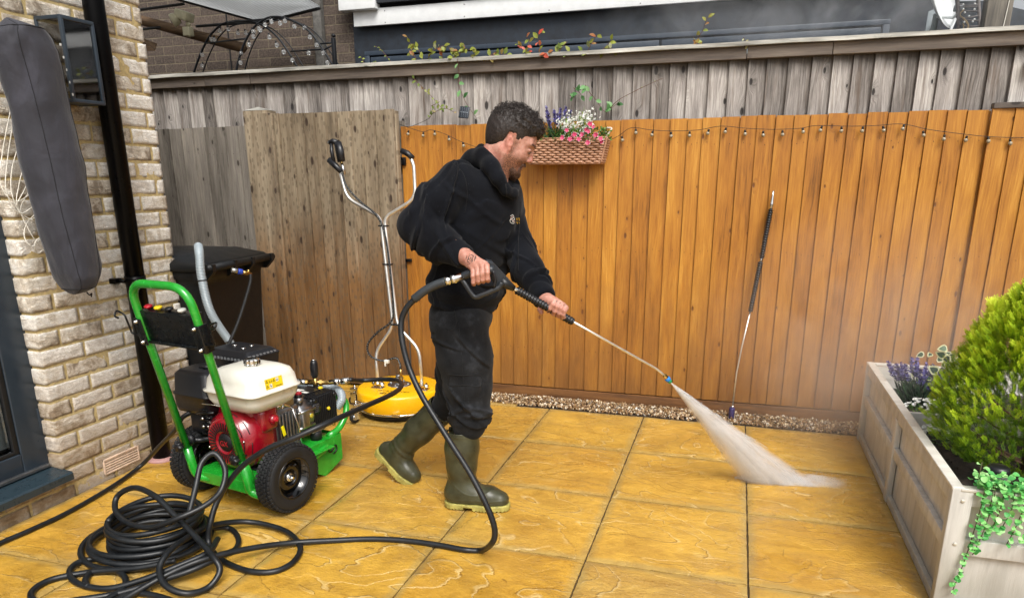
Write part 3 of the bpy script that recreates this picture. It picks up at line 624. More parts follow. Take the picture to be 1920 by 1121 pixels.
a0, a1 = ox(434, 506, -2.52), ox(472, 514, -2.46); ax = (a1-a0); Ln = np.linalg.norm(ax)
BRASS = plain('brass', 'b89a5c', .3, 1., var=.1); STEEL = plain('steel', 'b8b8b4', .25, 1., var=.08); BLUE = plain('blue_plastic', '1e3a9c', .4)
b = MB(); b.lathe([(.006, 0), (.013, .001), (.013, .3*Ln), (.011, .31*Ln)], a0, ax, 16); b.build('coupling', STEEL, hb, loc=-np.array(hb.location))
b = MB(); b.lathe([(.0145, .32*Ln), (.0155, .34*Ln), (.0155, .52*Ln), (.013, .54*Ln)], a0, ax, 16); b.build('coupling_sleeve', BLUE, hb, loc=-np.array(hb.location))
b = MB(); b.lathe([(.011, .54*Ln), (.011, .75*Ln), (.008, .78*Ln), (.008, 1.0*Ln)], a0, ax, 12); b.lathe([(.006, 0), (.006, .02)], a0+ax*.85, (0, 0, 1), 8); b.build('hose_tail', BRASS, hb, loc=-np.array(hb.location))

# ------------------------------------------------------------------ raised planter
PG = mat_wood('painted_planter_wood', ('b0aea8', 'c0beb8', 'cac8c2', 'd2d0ca'), 'a8a69e', .15, .12, .55, low=('8e8a7e', 'a6a298'), lowz=(.05, .25), seed=8)
PW = mat_wood('painted_planter_rail', ('c0bcb2', 'ccc8be', 'd6d2c8', 'e0dcd4'), '9a9488', .3, .1, .5, seed=9, along='x')
pl_ = thing('wooden_planter', 'greige painted panelled wooden planter box along the right side of the patio', 'planter', (XP, 2.47, 0)); lp = (-XP, -2.47, 0)
ZT = .435
def planter():
    y0, y1, x1 = 2.47, 4.19, 2.25
    b = MB()
    for k in range(11):
        ya = y0+.04+k*(y1-y0-.08)/11; b.box((XP+.022, ya, .0), (XP+.036+.001*(k % 2), ya+(y1-y0-.08)/11-.002, ZT-.02), a=k*.091)
    b.build('side_panel', PG, pl_, loc=lp)
    b = MB(); b.box((XP+.06, y0+.022, .0), (x1, y0+.036, ZT-.02)); b.build('front_panel', PG, pl_, loc=lp)
    b = MB(); b.box((XP+.03, y1-.036, .0), (x1, y1-.022, ZT-.02)); b.build('back_panel', PG, pl_, loc=lp)
    for nm, (xa_, ya_, xb_, yb_) in dict(a=(XP-.004, y0-.006, XP+.058, y0+.03), b=(XP-.004, 3.33, XP+.02, 3.38), c=(XP-.004, y1-.03, XP+.04, y1+.01), d=(x1-.03, y0-.005, x1+.03, y0+.03)).items():
        b = MB(); b.box((xa_, ya_, -.0), (xb_, yb_, ZT+.006 if nm != 'b' else ZT-.05), bev=.003, a=rng.random()); b.build('post', PG, pl_, loc=lp)
    b = MB(); b.box((XP-.001, y0+.03, ZT-.055), (XP+.022, y1-.03, ZT-.003), bev=.002); b.build('top_rail', PG, pl_, loc=lp)
    for ya, yb in ((y0+.03, 3.33), (3.38, y1-.03)):
        b = MB(); b.box((XP+.0, ya, .215), (XP+.022, yb, .262), bev=.002); b.build('middle_rail', PG, pl_, loc=lp)
    b = MB(); b.box((XP+.002, y0+.03, -.0), (XP+.021, y1-.03, .035), bev=.002); b.build('bottom_rail', PG, pl_, loc=lp)
    b = MB(); b.box((XP-.006, y0-.004, ZT-.002), (XP+.03, y1+.004, ZT+.010), bev=.003); b.build('top_trim', PW, pl_, loc=lp)
    b = MB(); b.box((XP+.058, y0, ZT-.055), (x1, y0+.022, ZT-.003), bev=.002); b.build('top_rail', PG, pl_, loc=lp)
    b = MB(); b.box((XP+.058, y0-.001, .205), (x1, y0+.022, .262), bev=.002); b.build('middle_rail', PG, pl_, loc=lp)
    b = MB(); b.box((XP+.058, y0, 0), (x1, y0+.021, .035), bev=.002); b.build('bottom_rail', PG, pl_, loc=lp)
    b = MB(); b.box((XP+.02, y0-.008, ZT-.003), (x1, y0+.026, ZT+.008), bev=.003); b.build('top_trim', PW, pl_, loc=lp)
    b = MB(); b.box((XP+.03, y1-.03, ZT-.004), (x1, y1+.002, ZT+.010), bev=.003); b.box((XP+.03, y1-.036, ZT-.07), (x1, y1-.04, ZT-.004)); b.build('top_trim', PW, pl_, loc=lp)
    b = MB(); b.box((XP+.022, 3.35, ZT-.085), (x1, 3.372, ZT-.012), bev=.002); b.build('divider', PG, pl_, loc=lp)
    SC = plain('screw_head', 'c8c4b8', .4, .3)
    for z in (.40, .245):
        b = MB(); b.lathe([(.0065, 0), (.006, .003), (.003, .004)], (XP+.03, y0-.006, z), (0, -1, 0), 12); b.build('screw', SC, pl_, loc=lp)
planter()
sb = MB(); n = 60; X_, Y_ = np.meshgrid(np.linspace(XP+.036, 2.25, n), np.linspace(2.505, 4.155, n), indexing='ij'); Z_ = np.array([[.325+.02*mnoise.fractal(Vector((a*9, c_*9, 0)), 1, 2, 5)+.012*mnoise.noise(Vector((a*40, c_*40, 2))) for a, c_ in zip(ra, rc)] for ra, rc in zip(X_, Y_)])
sb.add(np.stack([X_, Y_, Z_], -1).reshape(-1, 3), [(i*n+k, (i+1)*n+k, (i+1)*n+k+1, i*n+k+1) for i in range(n-1) for k in range(n-1)], 0, True)
for k in range(500): pebble(sb, (rng.uniform(.79, 2.2), rng.uniform(2.52, 4.1), .335), rng.uniform(.003, .009), 0)
tag(sb.build('soil', plain('dark_soil', '2c241c', .9, var=.5, scale=50, bump=1.)), kind='structure')
# ------------------------------------------------------------------ neighbours behind the fence
def mat_backbrick():
    t = NT('dark_brick'); c = t.coord(); v = t.mapv(c, (1, 0, 1), (math.pi/2, 0, 0)); bt = t.n('ShaderNodeTexBrick')
    sx = t.n('ShaderNodeSeparateXYZ'); t.l(c, sx.inputs[0]); cx = t.n('ShaderNodeCombineXYZ'); t.l(sx.outputs[0], cx.inputs[0]); t.l(sx.outputs[2], cx.inputs[1])
    t.l(cx.outputs[0], bt.inputs[0]); bt.inputs['Scale'].default_value = 1; bt.inputs['Brick Width'].default_value = .235; bt.inputs['Row Height'].default_value = .078; bt.inputs['Mortar Size'].default_value = .006; bt.inputs['Mortar Smooth'].default_value = .3
    bt.inputs['Color1'].default_value = lin('352c28'); bt.inputs['Color2'].default_value = lin('544840'); bt.inputs['Mortar'].default_value = lin('6e6452')
    col = t.mix(t.mr(t.noise(c, 9, 5, .6), .35, .7, 0, .6), bt.outputs[0], '3a322e'); col = t.mix(t.mr(t.noise(c, 60, 4, .6), .4, .7, 0, .35), col, '8a7a6a')
    h = t.math('ADD', t.math('MULTIPLY', bt.outputs['Fac'], -1.), t.math('MULTIPLY', t.noise(c, 70, 4), .5)); return t.set(col=col, rough=.9, nrm=t.bump(h, 1., .006))
YN = 6.2
nb = thing('brick_house', 'dark brown brick house wall under the polycarbonate canopy, behind the fence', 'house', (-5.3, YN, 0)); ln = (5.3, -YN, 0)
b = MB(); b.box((-9, YN, -.05), (-3.345, YN+.3, 5.2)); b.build('wall', mat_backbrick(), nb, loc=ln)
b = MB(); b.box((-4.66, YN-.006, -.05), (-4.648, YN, 2.9)); b.build('movement_joint', BLKR, nb, loc=ln)
ex = thing('house_extension', 'navy clad extension with white fascia boards and long dark framed window', 'extension', (-.5, YN, 0)); le = (.5, -YN, 0)
NAVY = plain('navy_cladding', '1e2630', .6, var=.3, scale=20, bump=.2); WHT = plain('white_fascia', 'e4e6e6', .35, var=.05, scale=14); 
b = MB(); b.box((-3.345, YN-.02, -.05), (1.35, YN+.3, 2.9)); b.build('wall', NAVY, ex, loc=le)
b = MB(); b.box((-3.30, YN-.09, 2.682), (1.5, YN-.06, 2.815), bev=.004); b.build('fascia_board', WHT, ex, loc=le)
b = MB(); b.box((-3.30, YN-.06, 2.79), (1.5, YN-.02, 2.81)); b.build('soffit', WHT, ex, loc=le)
b = MB(); b.box((-3.40, YN-.16, 2.80), (-3.055, YN-.06, 3.3), bev=.006); b.build('boxed_eave', WHT, ex, loc=le)
b = MB(); b.box((-3.055, YN-.13, 2.845), (1.6, YN+.3, 2.96)); b.build('roof_edge', plain('roof_felt', '22262c', .8), ex, loc=le)
b = MB(); b.box((-3.3, YN+.0, 2.9), (1.5, YN+4, 3.0)); b.build('roof', plain('roof_felt', '22262c', .8), ex, loc=le)
NL = plain('navy_frame', '323c48', .4, var=.08)
b = MB(); b.box((-3.235, YN-.05, 2.455), (.93, YN-.02, 2.49), bev=.003); b.box((-3.235, YN-.05, 2.0), (-3.19, YN-.02, 2.455), bev=.003); b.box((.885, YN-.05, 2.0), (.93, YN-.02, 2.455), bev=.003); b.build('window_frame', NL, ex, loc=le)
for xa_, xb_, nm in ((-3.18, -.69, 'w'), (-.67, .875, 'v')):
    b = MB(); b.box((xa_, YN-.045, 2.395), (xb_, YN-.02, 2.442), bev=.003); b.box((xa_, YN-.045, 1.9), (xa_+.05, YN-.02, 2.395), bev=.003); b.box((xb_-.05, YN-.045, 1.9), (xb_, YN-.02, 2.395), bev=.003); sh = b.build('window', NL, ex, loc=le)
    b = MB(); b.box((xa_+.05, YN-.034, 1.9), (xb_-.05, YN-.03, 2.395)); b.build('pane', plain('dark_pane' if nm == 'w' else 'pale_pane', '12181c' if nm == 'w' else '8a9aa0', .08, spec=.8), sh)
SCW = plain('fascia_screw', '9a9a9a', .4)
for i in range(6):
    for z in (2.70, 2.79): b = MB(); b.lathe([(.006, 0), (.005, .003)], (-3.0+i*.72, YN-.0895, z), (0, -1, 0), 8); b.build('fascia_screw', SCW, ex, loc=le)
cn = thing('polycarbonate_canopy', 'translucent ribbed polycarbonate canopy roof on dark poles and timber beams', 'canopy', (-4.3, 5.4, 2.6)); lcn = (4.3, -5.4, -2.6)
pcm = NT('polycarbonate'); c = pcm.coord(); wv = pcm.n('ShaderNodeTexWave', wave_type='BANDS', bands_direction='X'); pcm.l(c, wv.inputs[0]); wv.inputs['Scale'].default_value = 11.; wv.inputs['Distortion'].default_value = 0
pcm.set(col=pcm.mix(pcm.mr(pcm.noise(c, 3, 4), .4, .7, 0, .6), pcm.mix(wv.outputs['Fac'], 'b8bcbc', '7c8084'), '8a8c8c'), rough=.35, nrm=pcm.bump(wv.outputs['Fac'], .6, .01))
tr_ = pcm.n('ShaderNodeBsdfTranslucent'); tr_.inputs[0].default_value = (.85, .87, .88, 1); mx_ = pcm.n('ShaderNodeMixShader'); mx_.inputs[0].default_value = .55; pcm.l(pcm.bsdf.outputs[0], mx_.inputs[1]); pcm.l(tr_.outputs[0], mx_.inputs[2]); pcm.l(mx_.outputs[0], pcm.out.inputs[0])
A_, B_, C_ = oy(318, -6, 5.7), oy(492, 42, 5.95), oy(600, 15, 5.95)
b = MB(); up = np.array([0, 0, .012]); Q_ = [A_, B_, C_, np.array([C_[0], 4.7, C_[2]+.12]), np.array([A_[0]-.3, 4.7, A_[2]+.12])]
b.add(Q_+[q+up for q in Q_], [(0, 4, 3, 2, 1), (5, 6, 7, 8, 9), (0, 1, 6, 5), (1, 2, 7, 6), (2, 3, 8, 7), (3, 4, 9, 8)]); b.build('roof_sheet', pcm.mat, cn, loc=lcn)
b = MB(); b.tube([A_-(B_-A_)*.3, B_, C_], .017, 4); b.build('edge_trim', BLKR, cn, loc=lcn)
TB = mat_wood('brown_beam_wood', ('4a3828', '6a5238', '80664a', '927656'), '2e2014', .5, .4, .8, seed=12, along='x')
b = MB(); P0, P1 = oy(262, 38, 5.6), oy(425, 82, 5.6); b.tube([P0+(P0-P1), P1+(P1-P0)*.2], .04, 4); b.build('beam', TB, cn, loc=lcn)
for (x0, y0, x1, y1) in ((262, 19, 345, 8), (262, 56, 300, 52), (368, 50, 500, 40)):
    b = MB(); b.tube([oy(x0, y0, 5.5), oy(x1, y1, 5.5)], .011, 8); b.build('pole', BLKR, cn, loc=lcn)
b = MB(); p0 = oy(598, 20, 6.16); b.box((p0[0]-.05, 6.13, 1.9), (p0[0]+.03, 6.19, 3.2), bev=.003); b.build('post', plain('grey_post', '5c5a56', .8, var=.3), cn, loc=lcn)
b = MB(); q = oy(262, 82, 5.3); b.add([q+[-.3, 0, .07], q+[0, 0, .05], oy(291, 96, 5.3), q+[-.3, 0, -.05], q+[0, .2, .03]], [(0, 1, 2, 3), (1, 4, 2)]); b.build('gutter_end', TB, cn, loc=lcn)
sc_ = thing('security_light', 'cream security floodlight with motion sensor above the fence at the left', 'light', oy(350, 40, 5.4))
CRM = plain('cream_plastic', 'b8b294', .5, var=.15); lo_ = -np.array(sc_.location); q = oy(350, 40, 5.4)
b = MB(); b.box((-.065, -.05, -.035), (.06, .05, .035), bev=.012, M=TR(rot=(0, .35, 0), loc=(-.015, 0, .04))); b.build('floodlight', CRM, sc_)
b = MB(); b.lathe([(.001, 0), (.04, .005), (.052, .05), (.05, .07)], (-.065, 0, .03), (-.5, -.4, -.3), 16); b.build('reflector', CRM, sc_)
b = MB(); b.ball((.01, 0, -.025), .02, k=12); b.lathe([(.012, 0), (.012, .05)], (.01, 0, -.04), (0, 0, 1), 10); b.build('knuckle', CRM, sc_)
b = MB(); b.box((-.03, -.03, -.115), (.035, .03, -.045), bev=.008); b.lathe([(.02, 0), (.02, .01), (.012, .022)], (.008, 0, -.1), (0, 0, -1), 12); b.build('motion_sensor', CRM, sc_)
# arched metal frame with its string of bulbs
ar = thing('garden_arch', 'black metal double garden arch hung with clear globe bulbs behind the fence', 'arch', (-3.6, 5.2, 1.5)); la = (3.6, -5.2, -1.5)
AM = plain('arch_metal', '1c1e22', .5, .5)
A1 = [(357, 175), (365, 132), (385, 82), (405, 55), (425, 43), (460, 40), (492, 48), (520, 70), (545, 105), (565, 140)]
A2 = [(440, 170), (443, 132), (455, 90), (470, 60), (490, 40), (515, 32), (545, 38), (575, 55), (600, 85), (625, 125), (640, 160)]
for pts_, Y in ((A1, 5.35), (A2, 5.1)):
    b = MB(); P = cr([oy(x, y, Y) for x, y in pts_], 6); b.tube(P, .0085, 8); b.build('arch_hoop', AM, ar, loc=la)
    b = MB(); P2 = P+np.array([0, .1, 0]); b.tube(P2, .005, 6); b.build('arch_hoop', AM, ar, loc=la)
for (x0, y0, Y0_, x1, y1, Y1_) in ((385, 82, 5.35, 460, 73, 5.1), (425, 43, 5.35, 500, 36, 5.1), (545, 97, 5.35, 606, 93, 5.1), (600, 83, 5.1, 625, 80, 5.1), (606, 95, 5.1, 622, 86, 5.1)):
    b = MB(); b.tube([oy(x0, y0, Y0_), oy(x1, y1, Y1_)], .006, 6); b.build('arch_rung', AM, ar, loc=la)
b = MB(); p = oy(626, 80, 5.1); b.box((p[0]-.012, 5.08, p[2]-.3), (p[0]+.012, 5.11, p[2]+.03), bev=.004); b.lathe([(.012, 0), (.012, .02)], (p[0], 5.09, p[2]+.045), (0, 1, 0), 10); b.build('upright', AM, ar, loc=la)
gb = NT('globe_glass'); gb.set(col='f2f4f4', rough=.03, trans=.85, ior=1.25, spec=.9)
BM_ = MB(); BM_.ball((0, 0, 0), .0165, k=12); BM_.lathe([(.006, .014), (.006, .028), (.003, .03)], k=8, mat=1)
bulbs = [(379, 124), (412, 58), (428, 55), (446, 62), (461, 62), (396, 74), (402, 75), (379, 103), (451, 118), (452, 101), (467, 84), (475, 69), (486, 54), (488, 57), (497, 47), (509, 41), (525, 44), (534, 40), (552, 50), (571, 53), (581, 70), (594, 85), (606, 100), (614, 118), (505, 70), (519, 85), (532, 98), (548, 113), (579, 100), (475, 60)]
first = None
for i, (x, y) in enumerate(bulbs):
    p = oy(x, y, 5.09 if i > 7 else 5.34)
    if first is None: first = BM_.build('globe_bulb', [gb.mat, BLKR], ar); o = first
    else: o = first.copy(); COL.objects.link(o)
    o.parent = ar; o.location = p-np.array(ar.location); o.rotation_euler = (rng.uniform(-.3, .3), rng.uniform(-.4, .4), 0)
# right side: satellite dish, twig ladder, post, dark shed roof, tree
sdh = thing('satellite_dish', 'white satellite dish with arm beside the twig ladder, beyond the fence', 'satellite dish', oy(1790, 30, 5.6))
b = MB(); prof = [(.001, 0), (.08, .008), (.16, .03), (.2, .05), (.2, .056), (.16, .037), (.08, .014), (.001, .006)]; ax = np.array([.75, -.45, .25]); b.lathe(prof, (-.13, 0, .10), ax, 28, caps=False); b.build('dish', plain('dish_white', 'd4d8d8', .4), sdh)
b = MB(); b.tube([(-.10, 0, .0), (-.02, -.05, -.02), (.02, -.1, .02)], .009, 8); b.tube([(0, -.03, -.02), (-.045, -.02, -.2)], .009, 8); b.build('arm', plain('dish_white', 'd4d8d8', .4), sdh)
b = MB(); b.lathe([(.016, 0), (.024, .02), (.024, .05)], (.02, -.1, .02), (-.7, .3, .2), 12); b.build('receiver', plain('grey_plastic', '5a6064', .5), sdh)
b = MB(); b.tube([(-.10, .02, .02), (-.12, .03, -.4)], .018, 10); b.build('bracket_pole', plain('grey_green_pole', '7a8480', .5), sdh)
gr = thing('glazed_panel', 'pale tilted glazed panel with black edge left of the satellite dish', 'panel', oy(1750, 30, 5.9))
b = MB(); P_ = [oy(x, y, 5.9)-np.array(gr.location) for x, y in ((1735, 58), (1741, 22), (1762, 14), (1746, 58))]; b.add(P_+[p+np.array([0, .02, 0]) for p in P_], [(0, 3, 2, 1), (4, 5, 6, 7), (0, 1, 5, 4), (2, 3, 7, 6)]); b.build('pane', plain('pale_glazing', 'a0aaae', .2), gr)
b = MB(); b.tube([oy(1743, 62, 5.88)-np.array(gr.location), oy(1775, 0, 5.88)-np.array(gr.location), oy(1783, -18, 5.88)-np.array(gr.location)], .009, 6); b.build('edge_bar', BLKR, gr)
tw = thing('twig_ladder', 'rustic twig ladder strung with tiny lights leaning beyond the fence at the right', 'ladder', oy(1815, 66, 5.2))
TW = plain('twig_bark', '7c7674', .85, var=.3, bump=.4); lw_ = -np.array(tw.location)
for (x0, x1) in ((1798, 1795), (1838, 1833)):
    b = MB(); b.tube(cr([oy(x0, 90, 5.2), oy(x0-1, 45, 5.2), oy(x1, -20, 5.2)], 4), .010, 8); b.build('rail', TW, tw, loc=lw_)
for k in range(9):
    y = 55-k*8; b = MB(); P = cr([oy(1796, y+rng.uniform(-2, 2), 5.2), oy(1815, y+rng.uniform(-4, 4), 5.17), oy(1838, y+rng.uniform(-3, 3), 5.2)], 4); b.tube(P, .003, 5); b.build('rung', TW, tw, loc=lw_)
b = MB()
for P in ([(1806, 63), (1815, 50), (1808, 38), (1800, 28), (1808, 18)], [(1805, 62), (1807, 50), (1805, 44)], [(1800, 30), (1812, 40), (1816, 52), (1806, 66)]): b.tube(cr([oy(x, y, 5.17) for x, y in P], 5), .0035, 5)
b.build('twine_branch', plain('dry_twig', 'a08c6c', .8), tw, loc=lw_)
LB = MB(); LB.ball((0, 0, 0), .006, k=8); fl_ = None
for (x, y) in ((1806, 9), (1828, 8), (1827, 18), (1809, 24), (1817, 31), (1827, 37), (1808, 42), (1824, 41)):
    if fl_ is None: fl_ = LB.build('tiny_light', plain('tiny_light', 'f0f0ec', .3), tw); o = fl_
    else: o = fl_.copy(); COL.objects.link(o); o.parent = tw
    o.location = oy(x, y, 5.16)+lw_
pt = thing('timber_post', 'thick weathered timber post rising above the fence near the right edge', 'post', (oy(1863, 60, 4.9)[0], 4.9, 0))
b = MB(); b.box((-.062, -.05, 0), (.06, .05, 3.2), bev=.004); b.build('post', mat_wood('grey_post_wood', ('4e4a44', '6e685e', '857f74', '989284'), '3a342e', .5, .8, .8, seed=14), pt)
b = MB(); b.tube(cr([(.015, -.054, 2.0), (.035, -.054, 2.3), (.05, -.054, 2.6)], 4), .0025, 6); b.build('cord', WC, pt)
rf = thing('shed', 'dark felt roofed shed behind the post at the top right', 'shed', (2.0, 6.6, 0)); lr = (-2.0, -6.6, 0)
b = MB(); p1, p2, p3 = oy(1730, -20, 6.6), oy(1850, 2, 6.6), oy(1990, 36, 6.6)
zb = 1.5; R = [[(p1[0], 6.6, p2[2]+.02), (p1[0], 6.6, zb), (p1[0], 8.5, zb), (p1[0], 8.5, p2[2]+.02)], [(p2[0], 6.6, p2[2]), (p2[0], 6.6, zb), (p2[0], 8.5, zb), (p2[0], 8.5, p2[2])], [(p3[0], 6.6, p3[2]), (p3[0], 6.6, zb), (p3[0], 8.5, zb), (p3[0], 8.5, p3[2])], [(p3[0]+2, 6.6, p3[2]-.6), (p3[0]+2, 6.6, zb), (p3[0]+2, 8.5, zb), (p3[0]+2, 8.5, p3[2]-.6)]]
b.rings(R, 0, False, True, False); b.build('shed_body', plain('shed_felt', '2c343c', .7, var=.3), rf, loc=lr)
# ------------------------------------------------------------------ pressure washer; local x = right, y = away from the camera, z = up
pw = thing('pressure_washer', 'petrol pressure washer on a green two wheeled trolley frame by the brick wall', 'pressure washer', (-2.075, 2.55, 0), math.atan2(-.185, .983))
GRN = plain('green_paint', '1f942a', .24, var=.14, scale=22, spec=.6, coat=.4, coatr=.08)
BPL = plain('satin_black_plastic', '15161a', .38, var=.1); BMT = plain('black_steel', '0d0e10', .3, .3)
ALU = plain('cast_aluminium', 'a4a6a8', .35, 1., var=.15, scale=60, bump=.2); CHR = plain('chrome', 'd8d8d6', .12, 1.)
RED = plain('red_engine_paint', '8e0a1c', .25, var=.1, scale=10, spec=.6, coat=.5, coatr=.1); CRT = plain('tank_white', 'dcdace', .32, var=.07, scale=9, coat=.3, coatr=.1)
YEL = plain('yellow_label', 'e8c818', .5); RUB = plain('tyre_rubber', '131416', .65, var=.25, scale=40)
REDP = plain('red_plastic', 'b01428', .35); WHP = plain('white_plastic', 'd8d8d0', .4)
def hp_(z): return -.145-.158*(z-.24)/.75            # l of the handle plane at height z
b = MB(); xh = .172
b.tube(fillet([(-xh, hp_(.24), .24), (-xh, hp_(1.025), 1.025), (xh, hp_(1.025), 1.025), (xh, hp_(.24), .24)], .10, 8), .0172, 16); hnd = b.build('handle', GRN, pw)
b = MB()
b.tube(fillet([(-xh, hp_(.27), .27), (-xh, hp_(.15), .12), (-.06, -.10, .118), (-.04, -.09, .118)], .09, 8), .0195, 16)
b.tube(fillet([(xh, hp_(.27), .27), (xh, hp_(.15), .115), (.215, -.115, .1), (.225, .03, .1), (.19, .2, .11)], .06, 8), .0195, 16)
b.tube([(xh, hp_(.27)+.002, .26), (xh, hp_(.12)+.02, .115)], .0195, 14)
b.tube(fillet([(-xh, -.05, .12), (-xh, .42, .15), (.15, .42, .15), (.18, .1, .11)], .08, 6), .017, 12)
b.box((-.17, -.125, .10), (.19, -.115, .15), bev=.002); b.box((-.17, -.125, .148), (.19, .40, .154), bev=.002); b.box((.15, -.12, .09), (.158, .3, .15), bev=.002)
b.tube(fillet([(.13, .42, .185), (.135, .50, .20), (.14, .56, .27), (.1, .6, .33), (-.1, .6, .33), (-.14, .56, .27), (-.135, .42, .185)], .07, 7), .0165, 14)
b.box((-.15, .27, .175), (.15, .46, .183), bev=.003)
b.add([(.152, .27, .18), (.152, .49, .185), (.152, .49, .05), (.152, .36, .0), (.152, .27, .05), (.145, .27, .18), (.145, .49, .185), (.145, .49, .05), (.145, .36, .0), (.145, .27, .05)], [(0, 4, 3, 2, 1), (5, 6, 7, 8, 9), (0, 1, 6, 5), (1, 2, 7, 6), (2, 3, 8, 7), (3, 4, 9, 8), (4, 0, 5, 9)])
b.add([(-.15, .49, .185), (.152, .49, .185), (.152, .49, .05), (.0, .49, .0), (-.15, .49, .05), (-.15, .483, .185), (.152, .483, .185), (.152, .483, .05), (0, .483, .0), (-.15, .483, .05)], [(0, 1, 2, 3, 4), (9, 8, 7, 6, 5)])
b.build('trolley_frame', GRN, pw)
b = MB(); P = [(.1535, .40, .137), (.1535, .392, .125), (.1535, .402, .112), (.1535, .418, .118), (.1535, .43, .132), (.1535, .445, .136), (.1535, .45, .118), (.1535, .438, .102), (.1535, .422, .098)]
b.tube(cr(P, 4), .0045, 6, flat=1.); b.build('logo_mark', BMT, pw)
def wheel(x, s):
    wh = thing('x', None, None); wh.name = 'wheel'; wh.parent = pw; wh.location = (x, 0, .157)
    R_ = .157; b = MB(); pr = [(.085, -.036), (.098, -.041), (.12, -.045), (.136, -.043), (.146, -.034), (.1495, -.02), (.1505, 0), (.1495, .02), (.146, .034), (.136, .043), (.12, .045), (.098, .041), (.085, .036)]
    b.lathe(pr, (0, 0, 0), (1, 0, 0), 56, caps=False)
    nb_ = 46
    for row, xo in enumerate((-.031, -.0155, 0, .0155, .031)):
        for k in range(nb_):
            a = 2*math.pi*(k+(.5 if row % 2 else 0))/nb_; rr = R_ if abs(xo) < .03 else R_-.0035
            M = Matrix.Rotation(a, 4, 'X') @ Matrix.Translation((xo, 0, rr-.004)) @ Matrix.Rotation(-.35*np.sign(xo) if abs(xo) > .03 else 0, 4, 'Y')
            b.box((-.0064, -.0082, -.008), (.0064, .0082, .003), bev=.0012, M=M)
    b.build('tyre', RUB, wh)
    b = MB(); pr = [(.088, -.036), (.094, -.04), (.094, -.034), (.08, -.03), (.074, -.005), (.03, .002), (.03, -.012), (.016, -.016), (.016, .016), (.03, .012), (.03, .002), (.074, .01), (.08, .03), (.094, .034), (.094, .04), (.088, .036)]
    pr = [(.094, .036), (.094, .041), (.089, .041), (.084, .028), (.076, .024), (.072, .0), (.060, -.014), (.04, -.016), (.034, -.012), (.03, .004), (.02, .008), (.004, .008)]
    b.lathe([(r, h*s) for r, h in pr], (0, 0, 0), (1, 0, 0), 40, caps=False)
    b.lathe([(r, -h*s) for r, h in pr], (0, 0, 0), (1, 0, 0), 40, caps=False)
    b.build('rim', plain('gloss_black_rim', '0a0b0d', .15, .2, coat=.6), wh)
    b = MB(); b.lathe([(.021, .008*s), (.021, .015*s), (.015, .017*s)], (0, 0, 0), (1, 0, 0), 20); b.lathe([(.013, .016*s), (.0125, .026*s), (.009, .028*s), (.006, .033*s)], (0, 0, 0), (1, 0, 0), 6, smooth=False); b.build('hub_nut', CHR, wh)
    b = MB(); b.tube([(.02*s, .02, .048), (.032*s, .022, .058)], .0035, 8); b.build('valve', BPL, wh)
wheel(.27, 1); wheel(-.27, -1)
b = MB(); b.tube([(-.25, 0, .157), (.25, 0, .157)], .011, 10); b.box((-.02, -.02, .12), (.02, .02, .16)); b.build('axle', BMT, pw)
# nozzle panel and hooks
def hz(z): return hp_(z)
b = MB(); M = Matrix.Translation((0, hz(.85), .85)) @ Matrix.Rotation(math.atan(.158/.75), 4, 'X')
b.box((-.155, -.006, -.068), (.155, .0, .06), bev=.002, M=M); b.box((-.155, -.006, .058), (.155, .045, .063), bev=.002, M=M); b.box((-.155, -.014, -.078), (.155, .006, -.066), bev=.003, M=M)
for s in (-1, 1): b.box((s*xh-.022, -.022, -.085), (s*xh+.022, -.017, .03), bev=.002, M=M); b.box((s*xh+s*.02-.003, -.02, -.085), (s*xh+s*.02+.003, .02, .03), bev=.001, M=M)
b.build('nozzle_panel', plain('panel_black', '121416', .25, .1), pw)
for s in (-1, 1):
    b = MB(); b.tube(cr(fillet([(s*xh+s*.02, -.01, -.05), (s*xh+s*.075, -.012, -.045), (s*xh+s*.08, -.012, .04), (s*xh+s*.125, -.012, .055), (s*xh+s*.125, -.03, .035), (s*xh+s*.10, -.03, .03)], .012, 4), 3), .0042, 8); o = b.build('lance_hook', BMT, pw); o.matrix_local = M
    for z in (.02, -.07):
        b = MB(); b.lathe([(.008, 0), (.008, .004), (.006, .005), (.006, .012), (.004, .013)], (s*xh, -.022, z), (0, -1, 0), 8); o = b.build('bolt', CHR, pw); o.matrix_local = M
for x, mt_ in ((-.125, REDP), (-.065, YEL), (.0, BPL), (.075, WHP)):
    b = MB(); b.lathe([(.006, .058), (.006, .068), (.016, .07), (.017, .076), (.013, .08), (.006, .081)], (x, .018, 0), (0, 0, 1), 16); o = b.build('spray_nozzle', mt_, pw); o.matrix_local = M
for s in (-1, 1):      # clamping knobs low on the handle tubes
    b = MB()
    th = np.linspace(0, 2*np.pi, 40, endpoint=False); r = .021+.0035*np.cos(6*th); R = []
    for h, q in ((0, .9), (.006, 1), (.018, 1), (.024, .8)): R.append([(-s*0+s*xh-.024*1 if 0 else s*xh+r_*q*math.cos(t), hp_(.3)-.022-h, .285+r_*q*math.sin(t)) for r_, t in zip(r, th)])
    b.rings(R); b.tube([(s*xh, hp_(.3)-.03, .285), (s*xh, hp_(.3)+.03, .285)], .006, 8); b.build('clamp_knob', BPL, pw)
